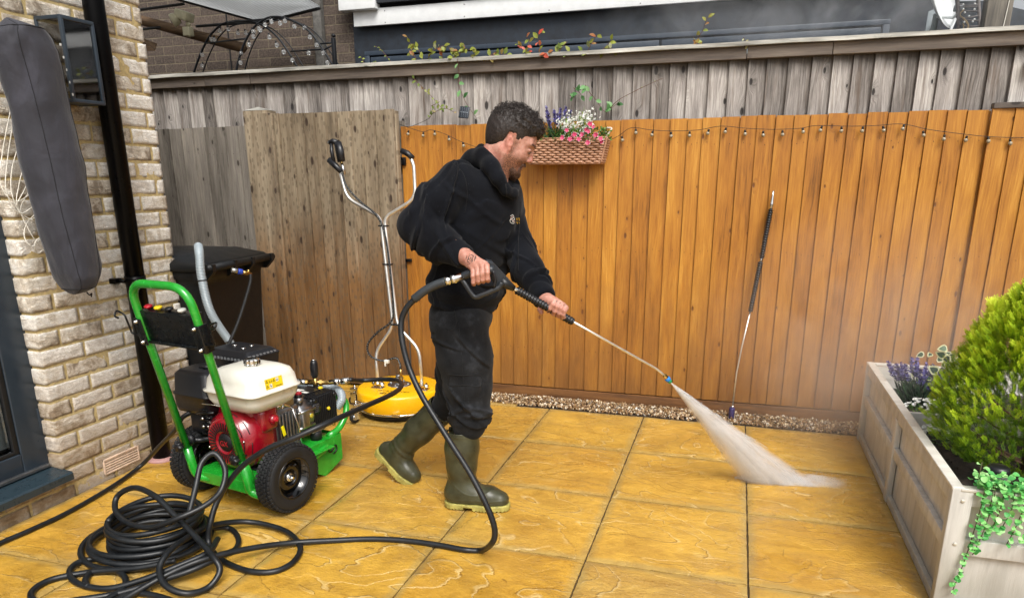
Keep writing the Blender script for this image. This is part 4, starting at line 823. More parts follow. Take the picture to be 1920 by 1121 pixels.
# engine: recoil cover facing the camera's left, axis along y
ec = np.array([.0, -.03, .30])
def off(y, dz=0, dx=0): return (ec[0]+dx, ec[1]+y, ec[2]+dz)
b = MB(); th = np.linspace(0, 2*np.pi, 64, endpoint=False)
def cring(y, r, sq=0.):
    out_ = []
    for t in th:
        c_, s_ = math.cos(t), math.sin(t); k_ = 1/((abs(c_)**(2+sq*4)+abs(s_)**(2+sq*4))**(1/(2+sq*4))); out_.append((ec[0]+r*c_*k_, ec[1]+y, ec[2]+r*s_*k_))
    return out_
b.rings([cring(-.052, .045), cring(-.06, .05), cring(-.062, .098), cring(-.056, .106), cring(-.038, .125), cring(-.022, .13), cring(-.018, .135), cring(.01, .138, .08), cring(.05, .135, .2), cring(.10, .125, .35), cring(.135, .115, .4), cring(.14, .10, .4)])
b.box((.02, .0, .33), (.145, .105, .445), bev=.025); b.box((-.12, -.02, .33), (.10, .1, .455), bev=.03); b.lathe([(.022, 0), (.022, .02)], (.14, .065, .385), (1, 0, .1), 16)
b.build('engine_shroud', RED, pw)
DK = plain('slot_black', '08080a', .6)
b = MB()
for k in range(34):                                            # radial slots of the recoil starter
    a = 2*math.pi*k/34; M = Matrix.Translation((ec[0], ec[1]-.0625, ec[2])) @ Matrix.Rotation(a, 4, 'Y'); b.box((.053, -.0015, -.0028), (.093, .001, .0028), M=M)
b.lathe([(.001, -.0), (.04, -.0), (.042, .004), (.044, .012)], (ec[0], ec[1]-.058, ec[2]), (0, 1, 0), 32); b.build('recoil_slots', DK, pw)
b = MB()
for a0 in (35, 78, -10, 128, 175, 225):                        # louvres in the conical flank
    b = MB()
    for k in range(4):
        yy = -.052+.0095*k; rr = .1105+.0064*k
        P = [(ec[0]+rr*math.cos(math.radians(a0+q)), ec[1]+yy+.002, ec[2]+rr*math.sin(math.radians(a0+q))) for q in np.linspace(-14, 14, 7)]; b.tube(P, .0028, 5)
    b.build('cooling_louvre', DK, pw)
for a in (57, 10, 150, 200, 255, 310):
    b = MB(); b.lathe([(.006, 0), (.006, .004), (.003, .006)], (ec[0]+.116*math.cos(math.radians(a)), ec[1]-.052, ec[2]+.116*math.sin(math.radians(a))), (0, -1, 0), 8); b.build('cover_bolt', CHR, pw)
def text(txt, size, mat, parent, M, name='lettering', ext=.0004, font=None):
    cu = bpy.data.curves.new(name, 'FONT'); cu.body = txt; cu.size = size; cu.extrude = ext; cu.align_x = 'CENTER'; cu.align_y = 'CENTER'
    tmp = bpy.data.objects.new(name, cu); COL.objects.link(tmp); dg = bpy.context.evaluated_depsgraph_get(); me = bpy.data.meshes.new_from_object(tmp.evaluated_get(dg))
    bpy.data.objects.remove(tmp); me.name = name; me.materials.clear(); me.materials.append(mat); o = bpy.data.objects.new(name, me); COL.objects.link(o); o.parent = parent; o.matrix_local = M; return o
FX = Matrix(((1, 0, 0, 0), (0, 0, -1, 0), (0, 1, 0, 0), (0, 0, 0, 1)))           # text plane x-z, facing -y
FR = Matrix(((0, 0, 1, 0), (1, 0, 0, 0), (0, 1, 0, 0), (0, 0, 0, 1)))            # text plane y-z, facing +x
b = MB(); b.lathe([(.001, 0), (.036, 0), (.038, -.003)], (ec[0], ec[1]-.0575, ec[2]), (0, -1, 0), 28, caps=False); b.box((ec[0]-.03, ec[1]-.061, ec[2]+.012), (ec[0]+.012, ec[1]-.0585, ec[2]+.018)); b.build('starter_badge', BPL, pw)
text('GX', .034, REDP, pw, Matrix.Translation((ec[0]-.004, ec[1]-.061, ec[2]-.006)) @ FX)
for (x, y, z, m_) in ((-.128, -.052, .36, 0), (.1415, .045, .235, 1)):
    b = MB(); (b.box((x-.009, y-.004, z-.028), (x+.009, y-.003, z+.028)) if m_ == 0 else b.box((x-.002, y-.012, z-.03), (x-.0005, y+.012, z+.03))); b.build('sticker', WHP, pw)
    b = MB()
    for k in range(9): zz = z-.024+k*.006; (b.box((x-.006, y-.0046, zz), (x+.004, y-.0040, zz+.0022)) if m_ == 0 else b.box((x-.0005, y-.008, zz), (x+.0001, y+.006, zz+.0022)))
    b.build('sticker_print', BPL, pw)
b = MB(); b.lathe([(.017, 0), (.017, .004), (.013, .006), (.013, .016), (.010, .018)], (.15, .066, .387), (1, 0, .1), 6, smooth=False); b.build('drain_plug', REDP, pw)
# crankcase, cylinder
b = MB(); b.box((-.1, .10, .16), (.11, .27, .40), bev=.02); b.box((-.09, .09, .38), (.1, .25, .50), bev=.01)
for k in range(7): b.box((.105, .12+k*.02, .2), (.125, .128+k*.02, .38), bev=.002)
b.build('engine_block', ALU, pw)
b = MB()
for k, (p, q, r) in enumerate([((.115, .11, .44), (.13, .2, .40), .006), ((.13, .2, .40), (.135, .235, .2), .005), ((.12, .16, .46), (.15, .12, .42), .004), ((.05, -.02, .45), (.13, .1, .455), .003), ((-.1, -.1, .47), (.03, -.06, .45), .003)]):
    b.tube(fillet([p, (np.array(p)+q)/2+[.008, 0, .006], q], .02), r, 8)
b.tube([(.125, .10, .42), (.135, .17, .46)], .012, 10); b.build('linkage', CHR, pw)
for (p, rr) in (((.128, .1, .43), .008), ((.132, .16, .47), .007), ((.13, .21, .25), .009), ((.13, .13, .24), .008), ((.128, .24, .36), .008)):
    b = MB(); b.lathe([(rr, 0), (rr, .008), (rr*.6, .010)], p, (1, 0, 0), 6, smooth=False); b.build('engine_bolt', CHR, pw)
b = MB(); b.box((.131, .118, .265), (.133, .136, .315), bev=.0005, M=TR(rot=(.25, 0, 0), loc=(.012, .07, .0))); b.build('yellow_tag', plain('bright_yellow_tag', 'e8dc10', .4), pw)
# fuel tank
def srect(w_, d, r, z, cx=.045, cy=.06, n=6): return rrect(w_, d, r, z, n, cx, cy)
tw_, td = .158, .15
b = MB(); b.rings([srect(.09, .08, .05, .432), srect(tw_-.055, td-.05, .05, .437), srect(tw_-.022, td-.02, .05, .46), srect(tw_-.008, td-.008, .045, .49), srect(tw_-.004, td-.004, .045, .522), srect(tw_+.006, td+.006, .05, .525), srect(tw_+.007, td+.007, .05, .532), srect(tw_-.004, td-.004, .045, .536), srect(tw_-.01, td-.01, .045, .58), srect(tw_-.022, td-.02, .05, .607), srect(tw_-.05, td-.045, .05, .622), srect(tw_-.09, td-.08, .04, .630), srect(.03, .03, .02, .633)], smooth=True)
tk = b.build('fuel_tank', CRT, pw)
b = MB(); th2 = np.linspace(0, 2*np.pi, 40, endpoint=False); R = []
for h, q, wv_ in ((.628, .034, 0), (.636, .034, 0), (.637, .031, .0), (.642, .0335, .0025), (.656, .0335, .0025), (.661, .030, .001), (.663, .02, 0)): R.append([(.075+(q+wv_*math.copysign(1, math.cos(8*t)))*math.cos(t), .045+(q+wv_*math.copysign(1, math.cos(8*t)))*math.sin(t), h) for t in th2])
b.rings(R, smooth=False); b.build('fuel_cap', CHR, tk)
# warning label on the tank's right face
def lab(x, y, z, sy, sz, mt_, nm, th_=.0005): b = MB(); b.box((x-.001, y-sy/2, z-sz/2), (x+th_, y+sy/2, z+sz/2)); return b.build(nm, mt_, tk)
LX = .045+tw_-.0055
b = MB(); b.add([(LX+.0012, -.005, .545), (LX+.0012, .095, .545), (LX-.0045, .095, .590), (LX-.0045, -.005, .590)], [(0, 1, 2, 3)]); b.build('warning_label', YEL, tk)
b = MB()
def tri(cy, cz, r, inner):
    pts_ = [(0, r), (-.87*r, -.5*r), (.87*r, -.5*r)]; off_ = .0018; out_ = []
    for yy, zz in pts_: out_.append((LX+.0012-(.0057/.045)*(cz+zz-.545)+off_*.35, cy+yy, cz+zz))
    return out_
for cy, cz in ((.005, .578), (.045, .578), (.005, .558)):
    o_, i_ = tri(cy, cz, .0085, 0), tri(cy, cz, .0052, 1); V = o_+i_; b.add(V, [(0, 1, 4, 3), (1, 2, 5, 4), (2, 0, 3, 5)]); t3 = tri(cy, cz, .0018, 1); b.add(t3, [(0, 1, 2)])
def bar(y0, y1, z0, z1):
    f = lambda y, z: (LX+.0012-(.0057/.045)*(z-.545)+.0006, y, z); b.add([f(y0, z0), f(y1, z0), f(y1, z1), f(y0, z1)], [(0, 1, 2, 3)])
bar(.019, .033, .575, .577); bar(.019, .021, .572, .582); bar(.032, .034, .572, .582); bar(.058, .072, .5745, .5765); bar(.05, .09, .5515, .553); bar(.05, .085, .549, .550); bar(.02, .03, .556, .558); bar(.023, .025, .553, .565)
b.build('label_symbols', DK, tk)
b = MB(); f = lambda y, z: (LX+.0012-(.0057/.045)*(z-.545)+.0003, y, z); b.add([f(.057, .569), f(.073, .569), f(.073, .587), f(.057, .587)], [(0, 1, 2, 3)]); b.add([f(.018, .549), f(.033, .549), f(.033, .567), f(.018, .567)], [(0, 1, 2, 3)]); b.build('label_inset', WHP, tk)
# air filter and silencer
b = MB(); b.rings([rrect(.105, .085, .02, .40, 5, -.215, .02), rrect(.112, .092, .025, .42, 5, -.215, .02), rrect(.115, .095, .025, .478, 5, -.215, .02), rrect(.119, .099, .028, .480, 5, -.215, .02), rrect(.119, .099, .028, .487, 5, -.215, .02), rrect(.113, .093, .028, .490, 5, -.215, .02), rrect(.107, .087, .03, .575, 5, -.215, .02), rrect(.09, .07, .03, .592, 5, -.215, .02)]); b.box((-.26, -.05, .3), (-.12, .1, .4), bev=.012)
b.build('air_filter', BPL, pw)
b = MB(); b.lathe([(.016, 0), (.017, .012), (.009, .016)], (-.19, .02, .592), (0, 0, 1), 16); b.box((-.235, .012, .592), (-.145, .028, .600), bev=.003); b.build('filter_wing_nut', BPL, pw)
b = MB()
for k in range(6): b.box((-.16+.01*(k % 2), -.075, .31+k*.022), (-.11, -.055, .32+k*.022), bev=.003)
b.tube(fillet([(-.17, -.08, .41), (-.12, -.09, .42), (-.05, -.085, .43)], .02), .006, 8); b.build('control_lever', BMT, pw)
for z in (.352, .39):
    b = MB(); b.lathe([(.008, 0), (.008, .006), (.004, .01)], (-.135, -.077, z), (0, -1, 0), 10); b.build('engine_bolt', CHR, pw)
b = MB(); b.tube(fillet([(-.13, -.03, .29), (-.19, -.06, .27), (-.215, -.09, .28)], .02), .012, 10); b.ball((-.215, -.095, .28), (.024, .02, .028), k=12); b.build('starter_grip', BPL, pw)
b = MB(); cx, cy = -.21, .25
b.rings([rrect(.13, .09, .012, .50, 3, cx, cy), rrect(.14, .10, .012, .60, 3, cx, cy), rrect(.145, .105, .015, .618, 3, cx, cy), rrect(.12, .08, .02, .642, 3, cx, cy), rrect(.1, .06, .02, .645, 3, cx, cy)], smooth=False); b.build('silencer_cover', BPL, pw)
b = MB()
for k in range(11): b.box((cx-.12+k*.0225, cy-.108, .603), (cx-.11+k*.0225, cy-.1, .615)); 
for k in range(8): b.box((cx+.128, cy-.09+k*.022, .612), (cx+.142, cy-.078+k*.022, .628))
b.build('silencer_louvre', plain('louvre_grey', '6c6e70', .4), pw)
for (x, y) in ((cx-.05, cy+.0), (cx+.03, cy+.03), (cx+.04, cy-.03)):
    b = MB(); b.lathe([(.011, .645), (.011, .648), (.006, .65)], (x, y, 0), (0, 0, 1), 12); b.build('cover_screw', CHR, pw)
# gearbox and pump
b = MB(); b.lathe([(.03, 0), (.07, .005), (.075, .03), (.078, .085), (.07, .09)], (.055, .25, .325), (0, 1, 0), 32); b.box((.05, .255, .27), (.135, .31, .36), bev=.012); b.lathe([(.02, 0), (.02, .03)], (.09, .285, .39), (0, 0, 1), 16)
for k in range(6):
    a = k*math.pi/3+.4; b.tube([(.055+.082*math.cos(a), .235, .325+.082*math.sin(a)), (.055+.082*math.cos(a), .345, .325+.082*math.sin(a))], .008, 8)
b.build('gearbox', ALU, pw)
b = MB(); b.lathe([(.018, 0), (.018, .016), (.014, .018)], (.09, .285, .418), (0, 0, 1), 18); b.build('oil_cap_collar', BPL, pw)
b = MB(); b.lathe([(.0165, .018), (.0165, .026), (.012, .028)], (.09, .285, .418), (0, 0, 1), 18); b.build('oil_cap', REDP, pw)
b = MB(); b.lathe([(.02, 0), (.02, .006), (.015, .008), (.015, .012)], (.12, .318, .325), (1, 0, 0), 24); b.build('sight_glass_rim', ALU, pw)
b = MB(); b.lathe([(.012, .012), (.011, .015)], (.12, .318, .325), (1, 0, 0), 20); b.build('sight_glass', plain('oil_yellow', 'b8a838', .15), pw)
b = MB(); b.box((-.06, .34, .235), (.115, .515, .395), bev=.012)
for k in range(13): yk = .35+k*.0128; b.box((-.064, yk, .232), (.121, yk+.0055, .402), bev=.002)
for k in range(10): xk = -.05+k*.0165; b.box((xk, .335, .39), (xk+.006, .50, .4055), bev=.001)
b.box((-.05, .36, .403), (.06, .47, .409), bev=.002); b.lathe([(.03, 0), (.03, .004)], (.119, .365, .345), (1, 0, 0), 20)
for (y, z) in ((.36, .385), (.36, .25), (.5, .385), (.5, .25)): b.lathe([(.012, 0), (.012, .006)], (.117, y, z), (1, 0, 0), 12)
b.build('pump_head', plain('pump_black', '17181b', .35, .2), pw)
b = MB()
for k in range(5): b.box((.1235, .35, .328+k*.009), (.1245, .38, .332+k*.009))
b.build('pump_vent', plain('vent_grey', '4c4e52', .5), pw)
b = MB(); b.box((-.04, .375, .4095), (.0, .42, .4105)); b.box((.015, .38, .4095), (.05, .40, .4103)); b.build('pump_sticker', WHP, pw)
for (p, ax_, mt_, r) in (((.122, .445, .325), (1, 0, 0), YEL, .009), ((.122, .475, .238), (1, 0, 0), BRASS, .012), ((.04, .49, .405), (0, 0, 1), YEL, .012)):
    b = MB(); b.lathe([(r, 0), (r, .006), (r*.7, .009)], p, ax_, 6, smooth=False); b.build('pump_plug', mt_, pw)
b = MB(); b.lathe([(.028, .183), (.028, .222), (.024, .226)], (.1, .37, 0), (0, 0, 1), 20); b.build('rubber_mount', BLKR, pw)
b = MB(); b.lathe([(.02, .226), (.02, .230), (.008, .231), (.008, .24), (.004, .245), (.004, .258)], (.1, .37, 0), (0, 0, 1), 12); b.box((-.05, .33, .226), (.12, .42, .232), bev=.001); b.build('mount_bracket', plain('zinc', '8e9294', .3, .9), pw)
b = MB(); b.box((.1, .2, .155), (.13, .235, .23), bev=.003); b.box((.12, .14, .155), (.145, .24, .162), bev=.002); b.build('engine_foot', ALU, pw)
# unloader valve, brass tee, couplings (outlet of the pump)
u0 = np.array([.0, .50, .41])
b = MB(); b.lathe([(.013, 0), (.013, .02), (.010, .024), (.010, .045)], u0, (0, 0, 1), 12)
b.tube([u0+[-.045, -.02, .018], u0+[.06, .03, .018]], .012, 10); b.lathe([(.018, 0), (.018, .014)], u0+[.02, .01, .018], (.9, .45, 0), 6, smooth=False); b.lathe([(.014, 0), (.014, .012)], u0+[-.035, -.015, .018], (-.9, -.45, 0), 6, smooth=False); b.build('brass_manifold', BRASS, pw)
b = MB(); b.lathe([(.014, .045), (.0155, .05), (.019, .06), (.0205, .09), (.019, .118), (.015, .13), (.011, .134)], u0, (0, 0, 1), 24); b.build('pressure_knob', BPL, pw)
b = MB(); b.lathe([(.009, .133), (.010, .137), (.004, .139)], u0, (0, 0, 1), 12); b.build('knob_cap', CHR, pw)
b = MB(); a_, bb = u0+[.06, .03, .018], u0+[.15, .085, .028]; ax = bb-a_; L_ = np.linalg.norm(ax)
b.lathe([(.009, 0), (.013, .002), (.013, .25*L_), (.017, .27*L_), (.017, .5*L_), (.012, .52*L_), (.012, .6*L_), (.015, .62*L_), (.015, L_), (.01, L_+.001)], a_, ax, 14); b.build('outlet_coupling', CHR, pw)
b = MB(); a_, bb = u0+[-.045, -.02, .018], u0+[-.13, -.06, .03]; ax = bb-a_; L_ = np.linalg.norm(ax)
b.lathe([(.01, 0), (.014, .002), (.014, .3*L_), (.011, .32*L_), (.011, .5*L_), (.015, .52*L_), (.015, L_)], a_, ax, 14); b.build('inlet_coupling', CHR, pw)
b = MB(); Q, rr = ribbed([u0+[-.13, -.06, .03], u0+[-.17, -.08, .02], u0+[-.19, -.07, -.02], u0+[-.17, -.03, -.05]], .016, .007, .0015, 12); b.tube(Q, rr, 12); b.build('ribbed_stub', cl.mat, pw)
b = MB(); Q, rr = ribbed([u0+[-.14, .0, -.01], u0+[-.05, .06, -.02], u0+[.03, .085, -.03], u0+[.09, .075, -.04], u0+[.12, .05, -.07], u0+[.10, .03, -.11]], .021, .008, .0012, 14); b.tube(Q, rr, 14); b.build('bypass_hose', cl.mat, pw)
def mloc(w_, l_, z_): return np.array(pw.matrix_basis @ Vector((w_, l_, z_)))
bpy.context.view_layer.update()
# ------------------------------------------------------------------ hoses on the ground
HOSE = plain('black_hose_rubber', '14171a', .42, var=.25, scale=25, bump=.15, spec=.45)
HR = .0115
def G(x, y, z=HR): return oz(x, y, z)
def V_(x, y, Y): return oy(x, y, Y)
hz_ = thing('x', None, None); bpy.data.objects.remove(hz_)
hose_root = thing('pressure_hose', 'black high pressure hose piled in a coil at bottom left, looping up to the gun', 'hose', (-2.2, 2.1, 0)); lh = -np.array(hose_root.location)
oc = mloc(.15, .585, .44)
pA = [oc, V_(680, 713, oc[1]+.10), V_(720, 711, 3.22), V_(744, 713, 3.18), V_(753, 722, 3.0), V_(738, 737, 2.85), V_(690, 759, 2.62), V_(620, 790, 2.36), V_(560, 817, 2.26), V_(500, 842, 2.22), V_(450, 878, 2.2), V_(412, 930, 2.17), V_(395, 978, 2.11), G(392, 1020, .03), G(417, 1050), G(467, 1070), G(517, 1070), G(553, 1050), G(562, 1022), G(533, 994, .02), G(467, 978, .035), G(400, 984, .07), G(350, 1008, .10), G(313, 1038, .10), G(299, 1068, .07), G(312, 1098, .04), G(350, 1112, .02), G(390, 1101), G(412, 1070, .05), G(400, 1043, .09), G(360, 998, .13),
      V_(327, 965, 2.02), V_(293, 931, 2.06), V_(253, 914, 2.1), V_(221, 929, 2.1), V_(217, 957, 2.05), V_(240, 980, 1.98), V_(283, 988, 1.96), V_(333, 971, 1.98), V_(383, 948, 2.05), V_(414, 920, 2.12), V_(422, 880, 2.17), V_(402, 850, 2.18), V_(378, 868, 2.14), V_(367, 913, 2.08), V_(354, 965, 2.02)]
b = MB(); b.tube(cr(pA, 8), HR, 12); b.build('feed_run', HOSE, hose_root, loc=lh)
gx, gy = G(296, 1012)[:2]
P = []
th = np.linspace(0, 2*np.pi*8.5, 330)
for t in th:
    q = t/(2*np.pi); r = .165+.012*math.sin(2.1*q*6.28*.3)+.008*mnoise.noise(Vector((q*1.7, 0, 3))); P.append((gx+(r+.006*math.sin(q*5))*math.cos(t+.6)*1.05+.012*math.sin(q*2.3), gy+r*.98*math.sin(t+.6)+.012*math.cos(q*3.1), HR+.013*q+.006*math.sin(t*2.3+q)))
b = MB(); b.tube(P, HR, 12); b.build('coil', HOSE, hose_root, loc=lh)
P = []
for t in np.linspace(0, 2*np.pi*2.6, 110):
    q = t/(2*np.pi); r = .215+.02*math.sin(t*.7); P.append((gx-.03+r*math.cos(t+2)*1.08, gy-.02+r*math.sin(t+2)*.95, HR+.012*q+.006*math.sin(t*1.7)))
b = MB(); b.tube(P, HR, 12); b.build('coil', HOSE, hose_root, loc=lh)
for pts_ in ([G(330, 1050, .05), G(260, 1064, .03), G(170, 1072), G(100, 1085), G(64, 1104), G(60, 1122), G(90, 1130), G(160, 1122), G(230, 1110), G(300, 1088, .03), G(360, 1068, .05), G(410, 1045, .06)],
             [G(270, 1030, .04), G(180, 1046), G(143, 1056), G(130, 1075), G(148, 1094), G(200, 1103), G(262, 1088, .03), G(330, 1062, .06), G(390, 1035, .08), G(408, 1010, .06)],
             [G(165, 1100), G(160, 1088), G(170, 1073), G(195, 1066), G(225, 1073), G(236, 1090), G(225, 1108), G(190, 1128)],
             [G(210, 1128), G(250, 1112), G(290, 1116), G(330, 1128)],
             [G(390, 990, .05), G(430, 990, .02), G(447, 1010), G(440, 1030), G(410, 1040, .03), G(380, 1052, .06)]):
    b = MB(); b.tube(cr(pts_, 9), HR, 12); b.build('loose_loop', HOSE, hose_root, loc=lh)
GUN = V_(868, 517, 2.50)                                # rear of the trigger gun
pB = [G(215, 1135, .012), G(247, 1114, .02), G(317, 1075, .05), G(383, 1048, .075), G(467, 1028, .05), G(550, 1017, .02), G(640, 1012), G(700, 1010), G(760, 1013), G(820, 1021), G(870, 1030), G(903, 1031, .014), V_(922, 1018, 2.28), V_(928, 998, 2.27), V_(921, 968, 2.27), V_(904, 930, 2.28), V_(880, 885, 2.3), V_(850, 838, 2.32), V_(820, 790, 2.35), V_(790, 740, 2.38), V_(768, 692, 2.41), V_(755, 645, 2.43), V_(752, 605, 2.45), V_(762, 578, 2.46), V_(782, 556, 2.47)]
b = MB(); b.tube(cr(pB, 8), HR, 12); b.build('gun_run', HOSE, hose_root, loc=lh)
b = MB(); P = cr([V_(776, 561, 2.468), V_(795, 546, 2.474), V_(815, 535, 2.482), V_(835, 528, 2.49)], 8); b.tube(P, .0165, 14); b.build('hose_sleeve', plain('sleeve_rubber', '2a2f33', .55, var=.2), hose_root, loc=lh)
sh_ = thing('supply_hose', 'black water supply hose lying along the foot of the brick wall', 'hose', G(133, 957)); ls = -np.array(sh_.location)
b = MB(); b.tube(cr([G(-60, 1050), G(0, 1018), G(60, 992), G(133, 957), G(213, 910, .014), G(265, 872, .03), V_(300, 835, 2.62), V_(328, 806, 2.55), V_(345, 780, 2.53), mloc(-.215, .0, .41)], 10), .0105, 12); b.build('hose_run', HOSE, sh_, loc=ls)

# ------------------------------------------------------------------ surface cleaner
SCX, SCY = -1.965, 3.95
sc = thing('surface_cleaner', 'round yellow surface cleaner with tall stainless handles beside the gate', 'surface cleaner', (SCX, SCY, 0)); lsc = (-SCX, -SCY, 0)
YP = plain('yellow_deck_paint', 'f4b806', .3, var=.05, scale=6, coat=.3, coatr=.15); SST = plain('stainless_tube', 'e2e0da', .34, .85, var=.06)
b = MB(); b.lathe([(.262, .045), (.267, .05), (.267, .145), (.262, .157), (.25, .163), (.18, .168), (.07, .170), (.02, .170)], k=72); dk = b.build('deck', YP, sc)
b = MB(); b.lathe([(.235, .006), (.25, .008), (.252, .05), (.25, .052)], k=60); b.build('brush_skirt', BLKR, sc)
b = MB(); b.lathe([(.2665, .040), (.270, .042), (.270, .050), (.2665, .052)], k=72); b.build('deck_rim', CHR, sc)
b = MB(); b.lathe([(.075, .168), (.075, .173), (.05, .176), (.026, .18), (.026, .215), (.02, .22), (.02, .235)], k=28); [b.lathe([(.008, .172), (.008, .182)], (.06*math.cos(k*1.57), .06*math.sin(k*1.57), 0), k=6) for k in range(4)]; b.build('swivel', ALU, sc)
def at_sc(x, y, Y): return V_(x, y, Y)-np.array([SCX, SCY, 0])
FL, FRr = at_sc(709, 722, 3.86), at_sc(791, 712, 3.90)
FL[2] = FRr[2] = .168
for f in (FL, FRr):
    b = MB(); b.box((f[0]-.04, f[1]-.028, .163), (f[0]+.04, f[1]+.028, .17), bev=.001); 
    for s in (-1, 1): b.box((f[0]+s*.024-.003, f[1]-.02, .168), (f[0]+s*.024+.003, f[1]+.02, .205), bev=.001); b.lathe([(.010, 0), (.010, .012), (.006, .014)], (f[0]+s*.027, f[1], .19), (s, 0, 0), 6, smooth=False)
    b.build('handle_bracket', CHR, sc)
def ty(z): return 3.88+.22*(z-.17)/1.4                   # the stem leans back towards the fence
def T_(x, y):
    Y = 4.0
    for _ in range(8): p = V_(x, y, Y); Y = ty(p[2])
    return p-np.array([SCX, SCY, 0])
c1, c2 = T_(738, 612), T_(745, 610)
b = MB(); b.tube(fillet([FL+[0, 0, .02], T_(704, 660), T_(737, 612), T_(717, 440), T_(714, 408), T_(650, 371), T_(637, 318)], .06, 8), .0105, 12); b.build('stem_tube', SST, sc)
b = MB(); b.tube(fillet([FRr+[0, 0, .02], T_(786, 655), T_(745, 611), T_(724, 440), T_(721, 408), T_(779, 372), T_(776, 310), T_(768, 292)], .06, 8), .0105, 12); b.build('stem_tube', SST, sc)
for y_ in (423, 495, 608):
    p = T_({423: 719, 495: 727, 608: 742}[y_], y_); b = MB(); b.box((p[0]-.03, p[1]-.015, p[2]-.006), (p[0]+.03, p[1]+.015, p[2]+.003), bev=.002); b.build('tube_clip', BLKR, sc)
b = MB(); b.tube([T_(774, 297), T_(764, 288), T_(753, 283)], [.016, .0175, .0165], 14); b.build('grip', BPL, sc)
b = MB(); b.tube([T_(641, 323), T_(630, 312), T_(617, 300)], [.0165, .019, .0185], 14); b.build('grip', BPL, sc)
gq = T_(634, 290)
b = MB(); b.tube([T_(640, 303), T_(637, 283), T_(633, 268)], [.019, .021, .019], 12, flat=1.3); b.tube([T_(633, 268), T_(624, 265), T_(617, 268)], [.019, .016, .013], 10); b.tube([T_(621, 268), T_(622, 285), T_(626, 304)], [.010, .012, .012], 8)
b.build('trigger_gun', BPL, sc)
b = MB(); b.tube([T_(617, 268), T_(615.5, 268.5)], .010, 10); b.build('gun_inlet', CHR, sc); b = MB(); b.tube([T_(640, 302), T_(641, 308)], .008, 8); b.build('gun_fitting', BRASS, sc)
b = MB()
for k in range(9): p = T_(635+.45*k, 272+3*k); b.box((p[0]-.012, p[1]-.024, p[2]-.0015), (p[0]-.002, p[1]-.019, p[2]+.0015))
b.build('gun_ribs', BLKR, sc)
b = MB(); b.tube([T_(641, 307), T_(643, 315), T_(646, 327)], [.009, .011, .009], 10); b.build('hose_ferrule', CHR, sc)
hp3 = cr([T_(646, 325)-[0, .03, 0], T_(655, 350)-[0, .03, 0], T_(680, 378)-[0, .03, 0], T_(712, 405)-[0, .03, 0], T_(726, 440)-[0, .03, 0], T_(735, 500)-[0, .03, 0], T_(741, 570)-[0, .03, 0], T_(738, 600)-[0, .03, 0], T_(715, 620)-[0, .05, 0], T_(698, 642)-[0, .06, 0], T_(702, 664)-[0, .05, 0], T_(722, 675)-[0, .02, 0], T_(742, 671), T_(750, 682), T_(751, 692)], 10)
b = MB(); b.tube(hp3, .0062, 10); hh_ = b.build('cleaner_hose', HOSE, sc)
b = MB()
for i in range(8, len(hp3)-6, 2):
    p = hp3[i]; d = hp3[i+1]-hp3[i]; d /= np.linalg.norm(d); s_ = rng.uniform(.004, .007); b.tube([p+[0, -.0058, 0], p+[0, -.0058, 0]+d*s_], .0009, 4)
b.build('hose_print', WHP, hh_)
b = MB(); p = hp3[-1]; b.lathe([(.009, 0), (.009, .03), (.007, .04), (.007, .055), (.010, .06), (.010, .08)], p, (0.0, -.0, -1), 10); b.tube([p-[0, 0, .07], (0, 0, .225)], .011, 10); b.build('swivel_fitting', BRASS, sc)
b = MB(); p = T_(728, 676)-[0, .02, 0]; b.box((p[0]-.014, p[1]-.012, p[2]-.012), (p[0]+.014, p[1]+.012, p[2]+.010), bev=.003); b.box((p[0]-.012, p[1]-.012, p[2]-.03), (p[0]-.002, p[1]-.008, p[2]-.01), bev=.001); b.build('hose_tag', WHP, sc)
for ang, nm in ((-118, 0), (178, 1), (38, 2)):
    a = math.radians(ang); c0 = np.array([.268*math.cos(a), .268*math.sin(a), 0]); dr_ = np.array([math.cos(a), math.sin(a), 0]); M = Matrix.Translation(c0) @ Matrix.Rotation(a, 4, 'Z')
    ct = thing('x', None, None); ct.name = 'caster'; ct.parent = sc; ct.matrix_local = M
    b = MB(); b.box((-.005, -.035, .085), (.03, .035, .12), bev=.002); b.box((.02, -.02, .105), (.085, .02, .118), bev=.002); b.lathe([(.014, 0), (.014, .03)], (.06, 0, .085), (0, 0, 1), 12); b.lathe([(.006, 0), (.006, .02)], (.06, .0, .115), (0, 0, 1), 8)
    for s in (-1, 1): b.box((.045, s*.017-.0015, .022), (.085, s*.017+.0015, .088), bev=.001)
    b.build('fork', CHR, ct)
    b = MB(); b.lathe([(.016, -.010), (.03, -.011), (.032, 0), (.03, .011), (.016, .010)], (.075, 0, .032), (0, 1, 0), 24); b.build('caster_wheel', BLKR, ct); b = MB(); b.lathe([(.001, -.012), (.018, -.0115), (.018, .0115), (.001, .012)], (.075, 0, .032), (0, 1, 0), 16); b.build('caster_hub', ALU, ct)
b = MB(); b.box((.07, -.27, .045), (.12, -.255, .06), bev=.002); b.build('skirt_clamp', CHR, sc)
LT = Matrix.Translation((.03, -.178, .1705)) @ Matrix.Rotation(math.pi, 4, 'Z')
tx = text('TUF', .052, DK, sc, Matrix.Translation((.02, -.19, .1682)) @ Matrix.Rotation(math.pi+.06, 4, 'Z') @ Matrix.Scale(1.25, 4, (1, 0, 0)))
tx = text('SURFACE CLEANER', .016, DK, sc, Matrix.Translation((.03, -.145, .1692)) @ Matrix.Rotation(math.pi+.06, 4, 'Z') @ Matrix.Scale(1.5, 4, (1, 0, 0)))
tx = text('MAX', .014, DK, sc, Matrix.Translation((.19, -.06, .1682)) @ Matrix.Rotation(math.pi+.3, 4, 'Z'))

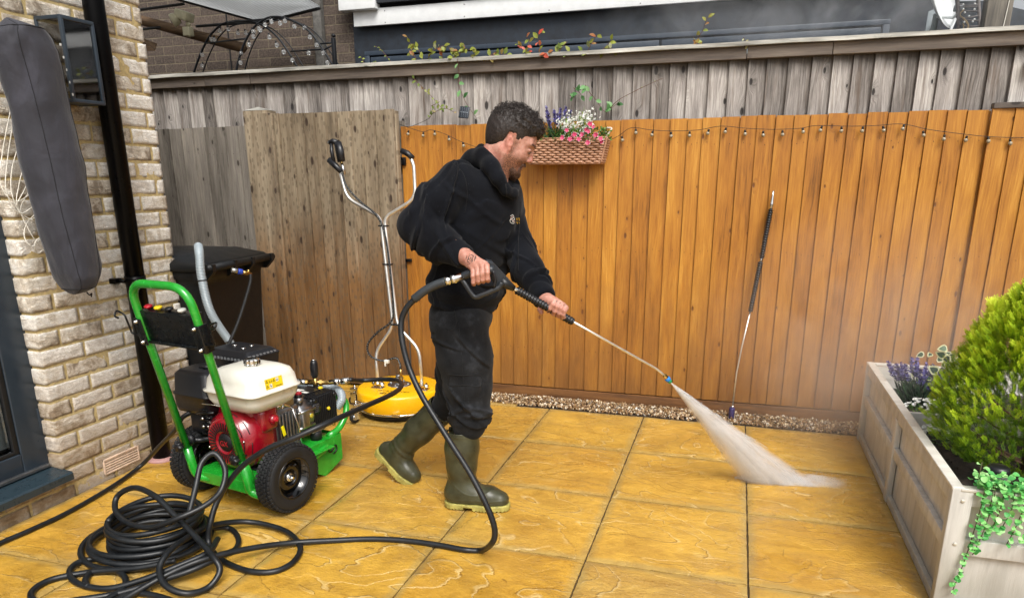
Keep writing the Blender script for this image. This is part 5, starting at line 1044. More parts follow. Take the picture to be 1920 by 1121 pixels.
# ------------------------------------------------------------------ spare lance against the fence
sp = thing('spare_lance', 'spare black ribbed spray lance leaning upright on the orange fence right of the man', 'lance', G(1371, 785, 0)); lsp = -np.array(sp.location)
def SL(x, y):
    t = (785-y)/425; return V_(x, y, 4.335+.10*t)
def ribgrip(mb, a, c_, r, pitch=.0135, amp=.003, k=16):
    L_ = np.linalg.norm(c_-a); n = int(L_/pitch*6); t = np.linspace(0, 1, n); P = a+(c_-a)*t[:, None]; rr = r+amp*np.sign(np.cos(t*L_/pitch*2*np.pi))*np.abs(np.cos(t*L_/pitch*2*np.pi))**.5; mb.tube(P, rr, k)
b = MB(); b.tube([SL(1407, 583), SL(1391, 650), SL(1381, 700), SL(1374, 758)], .0048, 10); b.build('lance_tube', SST, sp, loc=lsp)
b = MB(); ribgrip(b, SL(1407, 584), SL(1426, 491), .0135); b.build('grip_sleeve', BPL, sp, loc=lsp)
b = MB(); ribgrip(b, SL(1428, 484), SL(1445, 394), .0135); b.build('grip_sleeve', BPL, sp, loc=lsp)
b = MB(); b.tube([SL(1426, 492), SL(1428, 482)], .007, 10); b.tube([SL(1445, 394), SL(1447, 382), SL(1449, 368), SL(1450, 358)], [.010, .010, .006, .006], 8); b.tube([SL(1374, 760), SL(1373, 764)], .009, 8); b.build('fitting', CHR, sp, loc=lsp)
b = MB(); b.tube([SL(1373, 764), SL(1372.5, 767), SL(1371, 783), SL(1371, 784)], [.015, .0175, .0175, .015], 18); b.build('nozzle_guard', plain('purple_plastic', '2c2358', .45), sp, loc=lsp)

# ------------------------------------------------------------------ the lance in the man's hands
LA, LB_ = V_(905, 508, 2.50), V_(1232, 692, 3.05)
def LN(x):                                               # point of the lance's axis seen at pixel column x (950..1232)
    lo_, hi_ = -.3, 1.2
    for _ in range(40):
        m_ = (lo_+hi_)/2; p = LA+(LB_-LA)*m_; d = p-CAM; z = d@_F; X_p = 960+FPX*(d@_R)/z
        if X_p < x: lo_ = m_
        else: hi_ = m_
    return p
ld_ = (LB_-LA)/np.linalg.norm(LB_-LA); lup = np.array([0, 0, 1.])-ld_*ld_[2]; lup /= np.linalg.norm(lup); lsd = np.cross(ld_, lup)
sg = thing('spray_lance', 'pressure washer trigger gun and long steel lance held by the man, spraying', 'lance', LA); lsg = -LA
def LP(x, u=0., s=0.): return LN(x)+lup*u+lsd*s
GG = plain('gun_grey_plastic', '272b30', .45, var=.1)
b = MB()
# body: profile in the plane of the lance, drawn on the photograph, with real thickness
def prof(pts_, t, mb, sbev=.004):
    P = [V_(x, y, 2.50+(x-905)*.0016) for x, y in pts_]; n = len(P); n_ = np.array([.42, -.9, -.1]); n_ = n_-ld_*(n_@ld_); n_ /= np.linalg.norm(n_); c_ = np.mean(P, axis=0)
    R = [[c_+(p-c_)*.9+n_*t for p in P], [p+n_*(t-sbev) for p in P], [p-n_*(t-sbev) for p in P], [c_+(p-c_)*.9-n_*t for p in P]]; mb.rings(R, 0, False, True, False)
prof([(907, 492), (912, 487), (922, 489), (945, 513), (960, 530), (955, 541), (945, 537), (930, 540), (921, 520), (912, 505)], .014, b)
b.build('gun_body', GG, sg, loc=lsg)
b = MB(); b.tube(cr([V_(866, 519, 2.495), V_(884, 511, 2.495), V_(905, 505, 2.498), V_(925, 506, 2.51)], 5), [.014]*6+[.0145]*5+[.0145]*5, 12); b.build('rear_grip', GG, sg, loc=lsg)
b = MB(); P = cr([V_(864, 522, 2.495), V_(873, 534, 2.494), V_(882, 548, 2.494), V_(891, 557, 2.496), V_(903, 553, 2.50), V_(920, 546, 2.51), V_(935, 539, 2.52), V_(941, 530, 2.525)], 5); b.tube(P, .0062, 8, flat=1.5); b.build('trigger_guard', GG, sg, loc=lsg)
b = MB(); b.tube(cr([V_(924, 508, 2.50), V_(929, 524, 2.505), V_(926, 538, 2.505)], 4), .006, 8); b.build('trigger', BPL, sg, loc=lsg)
b = MB(); b.tube([LP(938), LP(950), LP(957), LP(963)], [.018, .0175, .0145, .012], 16); b.build('gun_collar', plain('dark_collar', '101214', .4), sg, loc=lsg)
for x, u in ((946, .004), (943, -.014), (869, .0)):
    b = MB(); p = V_(x, 520+(x-938)*.3-u*400 if x > 900 else 521, 2.485); b.lathe([(.003, -.012), (.003, .003)], p, (.3, -.95, 0), 8); b.build('gun_screw', BPL, sg, loc=lsg)
b = MB(); b.tube([LP(960), LP(972)], .0075, 8, smooth=False); b.build('swivel_nut', CHR, sg, loc=lsg)
b = MB(); ribgrip(b, LP(970), LP(1073), .0135, .0135, .003); b.build('grip_sleeve', BPL, sg, loc=lsg)
TIP = V_(1262, 722, 3.09); TP = V_(1248, 706, 3.07)
b = MB(); b.tube(fillet([LP(1068), LP(1150), LB_, TP], .05, 8), .0050, 12); b.build('lance_tube', SST, sg, loc=lsg)
dn = (TIP-TP)/np.linalg.norm(TIP-TP)
b = MB(); b.lathe([(.006, -.012), (.010, -.010), (.010, .006), (.008, .008)], TP, dn, 8, smooth=False); b.build('nozzle_coupling', BRASS, sg, loc=lsg)
b = MB(); b.lathe([(.011, .008), (.0125, .010), (.0125, .022), (.011, .024)], TP, dn, 18); b.build('coupling_ring', plain('bright_blue', '2478c4', .35), sg, loc=lsg)
b = MB(); b.lathe([(.009, .024), (.010, .026), (.0095, .036), (.004, .037)], TP, dn, 14); b.build('nozzle_tip', plain('nozzle_green', '128a58', .35), sg, loc=lsg)
b = MB(); a_, c_ = V_(832, 528.5, 2.49), V_(868, 518, 2.495); ax = c_-a_; L_ = np.linalg.norm(ax)
b.lathe([(.0125, 0), (.0125, .1*L_), (.0165, .12*L_), (.0165, .3*L_), (.013, .32*L_), (.013, .42*L_), (.0175, .44*L_), (.0175, .62*L_), (.014, .64*L_), (.014, .98*L_)], a_, ax, 16); b.build('quick_coupling', CHR, sg, loc=lsg)

# ------------------------------------------------------------------ water
def volume(name, dens_fn, col=(1, 1, 1), aniso=.3):
    t = NT(name); t.t.nodes.remove(t.bsdf); v = t.n('ShaderNodeVolumePrincipled'); v.inputs['Color'].default_value = (*col, 1); v.inputs['Anisotropy'].default_value = aniso
    t.l(dens_fn(t), v.inputs['Density']); t.l(v.outputs[0], t.out.inputs['Volume']); return t.mat
G1, G2 = G(1392, 897, 0.0), G(1520, 905, 0.0)
noz = TP+dn*.036
ws = thing('water_spray', 'white fan of water from the lance nozzle hitting the paving', 'water spray', noz); ws['kind'] = 'stuff'
e1, e2 = G1-noz, G2-noz; mid = (e1+e2)/2; half = (e2-e1)/2; nn = np.cross(e1, e2); nn /= np.linalg.norm(nn)
R = []
for i in range(13):
    t = i/12; q = t**.92; th_ = .005+.055*t; R.append([mid*t+half*q*math.cos(a)*1.18+nn*th_*math.sin(a) for a in np.linspace(0, 2*np.pi, 28, endpoint=False)])
b = MB(); b.rings(R)
M3 = np.array([half/np.linalg.norm(half), nn, mid/np.linalg.norm(mid)])
def fan_d(t):
    c = t.coord(); ln_ = t.n('ShaderNodeVectorMath', operation='LENGTH'); t.l(c, ln_.inputs[0])
    nv = t.vmath('NORMALIZE', c, (0, 0, 0)); s1 = t.noise(nv, 26, 5, .65); s2 = t.noise(c, 14, 5, .7)
    f = t.math('ADD', t.math('MULTIPLY', s1, .72), t.math('MULTIPLY', s2, .28)); f = t.mr(f, .40, .60, .06, 1.)
    def dot(u): q = t.n('ShaderNodeVectorMath', operation='DOT_PRODUCT'); t.l(c, q.inputs[0]); q.inputs[1].default_value = tuple(float(x) for x in u); return q.outputs['Value']
    ms = mid-half*(mid@half)/(half@half); ms = ms/(ms@mid); hs2 = half-mid*(mid@half)/(mid@mid); hs2 = hs2/(hs2@half)
    tt = dot(ms); aa = t.math('ABSOLUTE', t.math('DIVIDE', dot(hs2), t.math('MAXIMUM', tt, .02)))
    fall = t.mr(t.math('ADD', aa, t.math('MULTIPLY', t.math('SUBTRACT', s1, .5), 1.0)), .55, 1.08, 1., .0); f = t.math('MULTIPLY', f, fall)
    d = t.math('DIVIDE', 85., t.math('ADD', t.math('MULTIPLY', ln_.outputs['Value'], 1.4), .12))
    return t.math('MULTIPLY', f, d)
o = b.build('spray_fan', volume('spray_water', fan_d), ws)
b = MB()
for k in range(420):
    a = rng.normal()*.42; a = max(-1, min(1, a*1.5)); t0 = rng.uniform(.02, .95); t1 = min(1, t0+rng.uniform(.02, .10)); c0 = nn*rng.normal()*.02; f = lambda t: mid*t+half*(t**.92)*a+c0*t; r = rng.uniform(.0005, .0012); b.tube([f(t0), f(t1)], [r*.4, r], 4)
wm = NT('water_drops'); wm.set(col='f4f6f6', rough=.15, trans=.5, ior=1.33, spec=.8)
b.build('spray_streaks', wm.mat, ws)
b = MB()
def dropl(p, r): b.add(IV*r+p, IF, 0, True)
for k in range(1100):
    t = rng.random()**.8; base = e1+(e2-e1)*(rng.uniform(-.12, 1.2)+.5*rng.random()**4); d = abs(rng.normal())*.06; p = base+np.array([rng.normal()*.03+d*.7, rng.normal()*.05, 0]); p[2] = -noz[2]+.004+abs(rng.normal())*.022*(1 if rng.random() < .85 else 3.5); dropl(p, rng.uniform(.0005, .0015))
for k in range(130): a = rng.uniform(-1.2, 1.2); t = rng.uniform(.1, 1); dropl(mid*t+half*t*a+nn*rng.normal()*.04*t, rng.uniform(.0008, .0018))
b.build('splash_drops', wm.mat, ws)
R = []
for i in range(15):
    t = i/14; c_ = e1+(e2-e1)*(-.12+2.3*t); q = math.sin(math.pi*min(1, t*1.02))**.6; R.append([c_+np.array([.02*math.sin(a)*0, (.008+.05*q)*math.cos(a), -0+.002+(.006+.045*q*(1-.6*t))*max(0, math.sin(a))]) for a in np.linspace(0, 2*np.pi, 16, endpoint=False)])
b = MB(); b.rings(R)
def foam_d(t):
    c = t.coord(); n1 = t.noise(t.mapv(c, (.5, 1, 1)), 22, 5, .7); sx = t.n('ShaderNodeSeparateXYZ'); t.l(c, sx.inputs[0])
    low = t.mr(sx.outputs[2], -noz[2], -noz[2]+.045, 1, 0); x = t.mr(sx.outputs[0], e1[0]+.14, e1[0]+.48, 1, .0)
    return t.math('MULTIPLY', t.math('MULTIPLY', t.mr(n1, .38, .58, 0, 300), low), x)
b.build('splash_foam', volume('foam', foam_d), ws)
mist = MB(); mc = np.array([.72, 3.95, .55]); mist.ball((0, 0, 0), (.95, .48, .85), k=28)
def mist_d(t):
    c = t.coord(); sc_m = t.mapv(c, (1/.95, 1/.48, 1/.85)); ln_ = t.n('ShaderNodeVectorMath', operation='LENGTH'); t.l(sc_m, ln_.inputs[0])
    f = t.mr(ln_.outputs['Value'], .15, 1., 1, 0); n1 = t.mr(t.noise(c, 2.6, 4, .6, .5), .36, .68, .15, 1.)
    return t.math('MULTIPLY', t.math('MULTIPLY', f, n1), 1.25)
mo_ = mist.build('spray_mist', volume('mist', mist_d), loc=mc); tag(mo_, 'fine water mist drifting in front of the fence around the planter corner', 'mist', kind='stuff')
mist = MB(); mist.ball((0, 0, 0), (1.5, .35, .42), k=24)
def mist_e(t):
    c = t.coord(); sc_m = t.mapv(c, (1/1.5, 1/.35, 1/.42)); ln_ = t.n('ShaderNodeVectorMath', operation='LENGTH'); t.l(sc_m, ln_.inputs[0])
    f = t.mr(ln_.outputs['Value'], .1, 1., 1, 0); n1 = t.mr(t.noise(c, 3.2, 5, .65, .8), .42, .68, .0, 1.)
    return t.math('MULTIPLY', t.math('MULTIPLY', f, n1), 1.5)
mo_ = mist.build('drifting_mist', volume('mist_high', mist_e), loc=(.35, 5.0, 2.33)); tag(mo_, 'thin mist rising over the fence top in front of the navy extension window', 'mist', kind='stuff')
# ------------------------------------------------------------------ plants
def leafmat(name, cols, edge=None, rough=.45, trans=.25):
    t = NT(name); r = t.rnd(); c = t.coord(); f = t.math('ADD', t.math('MULTIPLY', r, .8), t.math('MULTIPLY', t.noise(c, 70, 3), .25))
    col = t.ramp(f, [(.1+.85*i/(len(cols)-1), q) for i, q in enumerate(cols)])
    t.set(col=col, rough=rough, spec=.4)
    tr = t.n('ShaderNodeBsdfTranslucent'); t.l(col, tr.inputs[0]); mx = t.n('ShaderNodeMixShader'); mx.inputs[0].default_value = trans
    t.l(t.bsdf.outputs[0], mx.inputs[1]); t.l(tr.outputs[0], mx.inputs[2]); t.l(mx.outputs[0], t.out.inputs[0]); return t.mat
def unit(v): v = np.asarray(v, float); return v/(np.linalg.norm(v)+1e-9)
def leaf(mb, p, d, n, L_, W_, a, mat=0, cup=.15, bend=.2, shape=(0, .75, 1, .7, .0)):
    d = unit(d); n = unit(np.asarray(n)-d*(np.asarray(n)@d)); s = np.cross(d, n); V = []; k = len(shape)
    for i, w_ in enumerate(shape):
        t = i/(k-1); c_ = p+d*L_*t-n*L_*bend*t*t; V += [c_-s*W_*w_/2+n*W_*cup*w_, c_, c_+s*W_*w_/2+n*W_*cup*w_]
    F = []
    for i in range(k-1):
        for j in (0, 1): F.append((i*3+j, i*3+j+1, i*3+j+4, i*3+j+3))
    mb.add(V, F, mat, True, a)
def rv(): return unit(rng.normal(size=3))
# golden conifer
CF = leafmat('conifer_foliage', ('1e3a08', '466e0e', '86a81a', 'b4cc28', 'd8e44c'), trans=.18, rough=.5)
cx0, cy0 = 1.115, 2.98
cf = thing('conifer_shrub', 'bright lime green conifer bush growing in the planter at the right edge', 'shrub', (cx0, cy0, .33))
def crad(z):                       # radius against height above the soil
    return np.interp(z, [0, .06, .16, .28, .42, .55, .66, .74, .80], [.16, .26, .315, .325, .28, .20, .12, .05, .0])
b = MB(); peaks = [(0, 0, .82, 1.0), (-.19, .0, .62, .5), (.12, .05, .85, .8), (-.09, -.05, .70, .6), (.2, -.08, .7, .7)]
def frond(seed):
    """a flat fern-like frond of scale leaves, length 1 along x, lying in x-y"""
    r_ = np.random.default_rng(seed); V, F, T = [], [], []
    def twig(p0, dd, ln, w_, a):
        q = np.array([-dd[1], dd[0], 0]); n = len(V); V.extend([p0-q*w_, p0+q*w_, p0+dd*ln*.6+q*w_*.9, p0+dd*ln, p0+dd*ln*.6-q*w_*.9]); T.extend([a]*3+[a+.12]+[a]); F.append([n, n+1, n+2, n+3, n+4])
    X = np.array([1., 0, 0]); twig(np.zeros(3), X, 1., .013, 0.); m_ = 6
    for i in range(m_):
        t = .14+.8*i/m_; ln = .36*(1-t*.6)*r_.uniform(.75, 1.2)
        for sg_ in (-1, 1):
            dd = unit([.8, sg_*.6, r_.normal()*.18]); p0 = X*t; twig(p0, dd, ln, .014, .10+.12*t)
            for u_ in (.3, .6):
                for s2 in (-1, 1): d3 = unit(dd+np.array([-dd[1], dd[0], 0])*s2*.7+[0, 0, r_.normal()*.1]); twig(p0+dd*ln*u_, d3, ln*.42, .013, .2+.2*t)
    return np.array(V), F, np.array(T)
FR_ = [frond(k) for k in range(6)]
def put(P, D, size, tone):
    P, D, size, tone = map(np.array, (P, D, size, tone)); D = D/np.linalg.norm(D, axis=1)[:, None]; Rv = rng.normal(size=D.shape); N = np.cross(D, Rv); N /= np.linalg.norm(N, axis=1)[:, None]; B_ = np.cross(N, D); M_ = np.stack([D, B_, N], 2); w_ = rng.integers(0, 6, len(P))
    for k, (V, F, T) in enumerate(FR_):
        i = w_ == k; b.batch(V, F, P[i], M_[i], size[i], tone[i][:, None]+T[None, :])
P_, D_, S_, T_n = [], [], [], []
for k in range(9500):
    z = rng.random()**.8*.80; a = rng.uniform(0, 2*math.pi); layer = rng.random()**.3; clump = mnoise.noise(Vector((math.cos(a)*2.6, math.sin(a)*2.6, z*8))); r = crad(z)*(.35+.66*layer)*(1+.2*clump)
    P_.append([r*math.cos(a), r*math.sin(a), z]); D_.append(np.array([math.cos(a), math.sin(a), 1.0+.8*z])+rng.normal(size=3)*.32); S_.append(rng.uniform(.03, .055)); T_n.append(np.clip(.0+.52*layer**3*(.25+.75*z/.7)+.30*clump+rng.normal()*.07, 0, .8))  # tips yellower; inner and lower sprays darker, shade put into their tone
for (px_, py_, h, q) in peaks:
    for k in range(420):
        t = rng.random(); rr = .07*q*(1-t)+.006; a = rng.uniform(0, 6.28); rr *= rng.random()**.5; P_.append([px_+rr*math.cos(a), py_+rr*math.sin(a), h-.30+.30*t]); D_.append(np.array([math.cos(a)*.5, math.sin(a)*.5, 1.2])+rng.normal(size=3)*.2); S_.append(rng.uniform(.04, .07)); T_n.append(np.clip(.46+.45*t+rng.normal()*.1, 0, .9))
put(P_, D_, S_, T_n)
b.build('foliage', CF, cf)
b = MB(); b.tube([(0, 0, -.02), (0, 0, .3), (.01, 0, .6)], [.016, .012, .004], 8)
for k in range(26): a = rng.uniform(0, 6.28); z = rng.uniform(.02, .5); r = crad(z)*.8; b.tube([(0, 0, z*.6), (r*.5*math.cos(a), r*.5*math.sin(a), z*.8+.03), (r*math.cos(a), r*math.sin(a), z+.08)], [.006, .004, .001], 5)
b.build('trunk', plain('conifer_bark', '4a3624', .9, var=.3), cf)
# flowers and leaves in the planter
GL = leafmat('green_leaf', ('24401c', '3c6228', '5c8438', '7ca04c')); DKL = leafmat('dark_green_leaf', ('16281c', '24402c', '3a5a3c', '50704c')); LAV = leafmat('lavender_bloom', ('2c2850', '4a4480', '6a64a8', '8a84c0'), trans=.1)
WHF = leafmat('white_petal', ('d8dcd0', 'f0f0ea', 'ffffff'), trans=.2); PKF = leafmat('pink_petal', ('b02850', 'd85880', 'f0a0b8', 'fce8ee'), trans=.2)
def lavender(root, c, n, h, spread, fs=1.):
    bl, bf = MB(), MB(); c = np.array(c, float)
    for k in range(n*26):
        a = rng.uniform(0, 6.28); r = spread*rng.random()**.6; p = c+[r*math.cos(a)*.7, r*math.sin(a)*.7, h*.45*rng.random()]; leaf(bl, p, [math.cos(a)*.7, math.sin(a)*.7, rng.uniform(.5, 1.6)], rv(), rng.uniform(.03, .055)*fs, .005*fs, rng.random(), cup=.1, shape=(.6, 1, .8, 0))
    for k in range(n):
        a = rng.uniform(0, 6.28); r = spread*rng.random()**.7; tip = c+[r*math.cos(a), r*math.sin(a), h*rng.uniform(.75, 1.05)]; base = c+[r*.4*math.cos(a), r*.4*math.sin(a), 0]; bl.tube([base, (base+tip)/2+rv()*.01, tip-[0, 0, .03*fs]], .0014, 5, a=.3)
        d = unit(tip-base+rv()*.02)
        for i in range(34):
            t = i/34; q = (1-t)**.4; pp = tip-[0, 0, .05*fs]+d*.065*fs*t; aa = i*2.4; o_ = unit([math.cos(aa), math.sin(aa), .7]); leaf(bf, pp, o_, rv(), .013*fs*(.5+q*.6), .008*fs, rng.random(), shape=(.4, 1, .3))
    bl.build('leaves', DKL, root); bf.build('blooms', LAV, root)
lv = thing('lavender_plant', 'purple lavender with grey green leaves in the far corner of the wooden planter', 'lavender', (.92, 3.80, .33)); lavender(lv, (0, 0, 0), 22, .20, .14, 1.3)
def whiteplant(name, label, loc, n, spread, h, group='white flowering plants in the planter'):
    w_ = thing(name, label, 'flowering plant', loc, group=group); bl, bf = MB(), MB()
    for k in range(n*5): a = rng.uniform(0, 6.28); r = spread*rng.random()**.6; leaf(bl, [r*math.cos(a), r*math.sin(a), h*rng.random()*.8], [math.cos(a), math.sin(a), rng.uniform(.2, 1.4)], (0, 0, 1), rng.uniform(.012, .024), rng.uniform(.006, .011), rng.random())
    for k in range(n):
        a = rng.uniform(0, 6.28); r = spread*rng.random()**.6; c = np.array([r*math.cos(a), r*math.sin(a), h*rng.uniform(.7, 1.15)]); nn_ = unit([math.cos(a)*.4, math.sin(a)*.4-.3, 1])
        for i in range(9): q = rv(); q = unit(q-nn_*(q@nn_)+nn_*.35); leaf(bf, c, q, nn_, rng.uniform(.009, .013), .009, rng.random(), cup=.2, bend=-.2, shape=(.4, 1, .7))
    bl.build('leaves', GL, w_); bf.build('blooms', WHF, w_)
whiteplant('white_flowers', 'clump of small white flowers behind the planter divider, below the lavender', (.90, 3.50, .33), 36, .10, .10)
whiteplant('white_flowers', 'clump of small white flowers in front of the planter divider beside the conifer', (.875, 3.20, .33), 26, .085, .08)
vi = thing('variegated_ivy', 'variegated cream and green ivy between lavender and conifer in the planter', 'ivy', (1.07, 3.86, .33))
IVm = leafmat('ivy_green', ('1e3c28', '2e5438', '46704c')); IVe = leafmat('ivy_cream', ('b8bc88', 'd4d8a8', 'e8e8c8'))
b, be, bs = MB(), MB(), MB()
for k in range(90):
    p = np.array([rng.normal()*.075, rng.normal()*.07, rng.uniform(.02, .27)]); n_ = unit([rng.normal()*.5-.2, -1+rng.normal()*.4, .6+rng.normal()*.4]); d = unit(np.cross(n_, rv())); s_ = rng.uniform(.028, .05)
    leaf(be, p-n_*.0012, d, n_, s_, s_*.95, rng.random(), shape=(.5, 1, .85, .55, 0), cup=.08); leaf(b, p+d*s_*.1, d, n_, s_*.74, s_*.66, rng.random(), shape=(.5, 1, .8, .5, 0), cup=.08)
    if k % 5 == 0: bs.tube([(0, 0, 0), p*.6+rv()*.02, p], .0015, 5)
be.build('leaf_margins', IVe, vi); b.build('leaves', IVm, vi); bs.build('stems', plain('plant_stem', '4a4a28', .7), vi)
# trailing plant over the planter's front
tp = thing('trailing_plant', 'artificial trailing plant with round mint green leaves spilling over the planter front', 'plant', (.90, 2.47, .44))
TRm = leafmat('mint_leaf', ('3c8c48', '5cb058', '88cc74', 'b4e49c'), trans=.2); b, bs = MB(), MB()
def strand(P, n, s0=.016, spreadn=.014):
    Q = cr(P, 12); bs.tube(Q, .0016, 5)
    for k in range(n):
        i = int(rng.uniform(0, len(Q)-1)); p = Q[i]+rv()*spreadn*.5; o_ = unit([rng.normal(), -abs(rng.normal())*.9-.2, rng.normal()*.6]); s_ = s0*rng.uniform(.75, 1.35); leaf(b, p, o_, unit([rng.normal()*.3, -.6, 1]), s_, s_*.95, rng.random(), cup=.12, bend=.15, shape=(.35, .9, 1, .8, .25))
for tx_, ln, n in ((-.075, .37, 92), (-.05, .12, 30), (-.02, .16, 45), (.01, .13, 50), (.04, .17, 55), (.08, .15, 55), (.12, .17, 60), (.16, .15, 50), (.20, .12, 50), (-.045, .22, 45)):
    strand([(tx_+.02, .05, .0), (tx_, .0, .03), (tx_-.005, -.02, -.03), (tx_-.01-.03*ln, -.022, -ln*.6), (tx_-.02-.06*ln, -.02, -ln)], n)
for k in range(190): c = np.array([rng.uniform(-.10, .24), rng.uniform(-.02, .07), rng.uniform(-.01, .06)]); s_ = rng.uniform(.014, .022); leaf(b, c, unit([rng.normal(), -abs(rng.normal()), rng.normal()*.5]), unit([rng.normal()*.4, -.5, 1]), s_, s_*.95, rng.random(), shape=(.35, .9, 1, .8, .25))
for k in range(5): leaf(b, (-.10+rng.normal()*.006, -.01, .045+.012*k), unit([-.5*(-1)**k, -.5, .3]), (0, -.4, 1), .016, .014, .9, shape=(.35, .9, 1, .8, .25))
bs.tube([(-.06, .0, .02), (-.10, -.01, .05), (-.098, -.01, .10)], .0015, 5)
b.build('leaves', TRm, tp); bs.build('stems', plain('plant_stem', '4a4a28', .7), tp)
sl2 = thing('solar_light', 'small black topped solar stake light between the conifer and the trailing plant', 'light', (.905, 2.62, .33))
b = MB(); b.lathe([(.02, .118), (.034, .12), (.036, .128), (.033, .142), (.025, .147), (.005, .149)], k=28); b.build('lamp_cap', BPL, sl2)
b = MB(); b.lathe([(.014, .05), (.022, .055), (.031, .085), (.033, .118)], k=24, caps=False); b.build('lamp_glass', plain('ribbed_glass', 'a0a8a0', .15, trans=.7), sl2); b = MB(); b.lathe([(.004, -.02), (.008, .05), (.012, .055)], k=10); b.build('stake', BPL, sl2)

# ------------------------------------------------------------------ fence basket, string lights, climbers
fb = thing('wicker_planter', 'brown woven plastic trough planter hanging on the fence beside the man\'s head', 'planter', (-1.005, 4.39, 1.5))
WK = plain('woven_brown', 'b08468', .5, var=.12, scale=14)
b = MB(); hx, hy = .215, .06
def bx_(z): return hx+.0+.03*z/.135, hy+.012*z/.135
for r_ in range(10):
    z = .007+r_*.0135
    for side in range(4):
        w_, d_ = bx_(z); n = 9 if side % 2 == 0 else 3; ph = .5 if r_ % 2 else 0
        for k in range(-1, n+1):
            t0, t1 = (k+ph)/n, (k+1+ph)/n; t0, t1 = max(0, t0), min(1, t1)
            if t1-t0 < .02: continue
            A_, B_ = {0: ((-w_, -d_), (w_, -d_)), 1: ((w_, -d_), (w_, d_)), 2: ((w_, d_), (-w_, d_)), 3: ((-w_, d_), (-w_, -d_))}[side]; A_, B_ = np.array(A_), np.array(B_); nrm_ = np.array([(B_-A_)[1], -(B_-A_)[0]])/np.linalg.norm(B_-A_)
            P = []; rr = []
            for u_ in np.linspace(0, 1, 7): t = t0+(t1-t0)*u_; q = math.sin(math.pi*u_); c_ = A_+(B_-A_)*t+nrm_*(.005*q-.001); P.append((c_[0], c_[1], z)); rr.append(.0032+.0036*q)
            b.tube(P, rr, 6, flat=1.1, a=rng.random())
for z, rr in ((-.001, .005), (.139, .006)):
    w_, d_ = bx_(z); b.tube(fillet([(-w_, -d_, z), (w_, -d_, z), (w_, d_, z), (-w_, d_, z), (-w_, -d_-.001, z)], .01), rr, 8)
for s in (-1, 1):
    w_, d_ = bx_(.1); P = [(s*(hx+.002), -hy, 0), (s*(w_+.004), -d_, .1), (s*(w_+.014), -d_, .14)]; b.tube(cr(P, 8), .006, 6)
b.box((-hx, -hy+.002, 0), (hx, hy-.002, .01)); b.build('woven_trough', WK, fb)
b = MB(); w_, d_ = bx_(.14)
for s in (-1, 1): b.tube(fillet([(s*w_, -d_, .14), (s*(w_+.03), -d_+.02, .19), (s*(w_+.0), -d_+.03, .193), (s*(w_-.03), d_, .19), (s*(w_-.02), d_, .14)], .01), .0045, 6)
b.build('rope_handle', plain('white_rope', 'd8ccc0', .6), fb)
b = MB(); b.box((-hx, -hy, .05), (hx, hy, .115)); b.build('compost', plain('dark_soil', '2c241c', .9), fb)
lv2 = thing('artificial_lavender', 'purple artificial lavender stems at the left end of the fence trough', 'lavender', (-1.07, 4.39, 1.60)); lavender(lv2, (0, 0, 0), 9, .20, .08, 1.1)
fw = thing('white_blossom', 'tall spray of tiny white blossom in the middle of the fence trough', 'flowers', (-.94, 4.38, 1.60)); bl, bf = MB(), MB()
for k in range(30):
    a = rng.uniform(-1.2, 1.2); tip = np.array([math.sin(a)*.12+.0, rng.normal()*.03-.02, .06+.15*math.cos(a*.8)*rng.uniform(.55, 1.05)]); bl.tube([(0, 0, 0), tip*.5+rv()*.008, tip], .0012, 4)
    for i in range(9):
        p = tip*(.45+.6*rng.random())+rv()*.022; 
        for j in range(5): q = rv(); leaf(bf, p, q, rv(), .008, .007, rng.random(), shape=(.5, 1, .5))
        if i < 5: leaf(bl, tip*rng.uniform(.2, .9)+rv()*.01, rv(), rv(), .018, .008, rng.random()*.5+.5)
bl.build('leaves', leafmat('lime_leaf', ('4c6c20', '7c9c3c', 'a8c05c')), fw); bf.build('blooms', WHF, fw)
fp = thing('pink_flowers', 'pink and white artificial flowers with green leaves along the rim of the fence trough', 'flowers', (-.985, 4.36, 1.62)); bl, bf, bc = MB(), MB(), MB()
for k in range(620): x = rng.uniform(-.24, .25); leaf(bl, (x, rng.uniform(-.07, .05), rng.uniform(.0, .07)), unit([rng.normal(), rng.normal()-.3, abs(rng.normal())]), rv(), rng.uniform(.014, .026), .009, rng.random())
for x, z in ((-.215, .065), (-.205, .05), (-.0, .06), (.03, .015), (.045, .035), (.02, .01), (.07, .01), (.085, .035), (.11, .06), (.125, .05), (.13, .09), (.15, .075), (.165, .03), (.12, -.01), (.19, .01), (.20, -.005), (-.02, .02)):
    c = np.array([x*1.05, -.075+rng.normal()*.008, z]); nn_ = unit([rng.normal()*.3, -1, .3]); s_ = rng.uniform(.013, .018); ton = rng.uniform(0, .35)
    u1 = unit(np.cross(nn_, (0, 0, 1))); u2 = np.cross(nn_, u1)
    for i in range(5):
        a = i*2*math.pi/5+ton; d = u1*math.cos(a)+u2*math.sin(a)+nn_*.35; leaf(bf, c, d, nn_, s_, s_*.85, ton, shape=(.35, .9, .8, .5), bend=-.1, cup=.1); leaf(bc, c+unit(d)*s_*.62, d, nn_, s_*.42, s_*.7, .9, shape=(.8, 1, .55), cup=.1)
bl.build('leaves', GL, fp); bf.build('petals', PKF, fp); bc.build('petal_tips', WHF, fp)
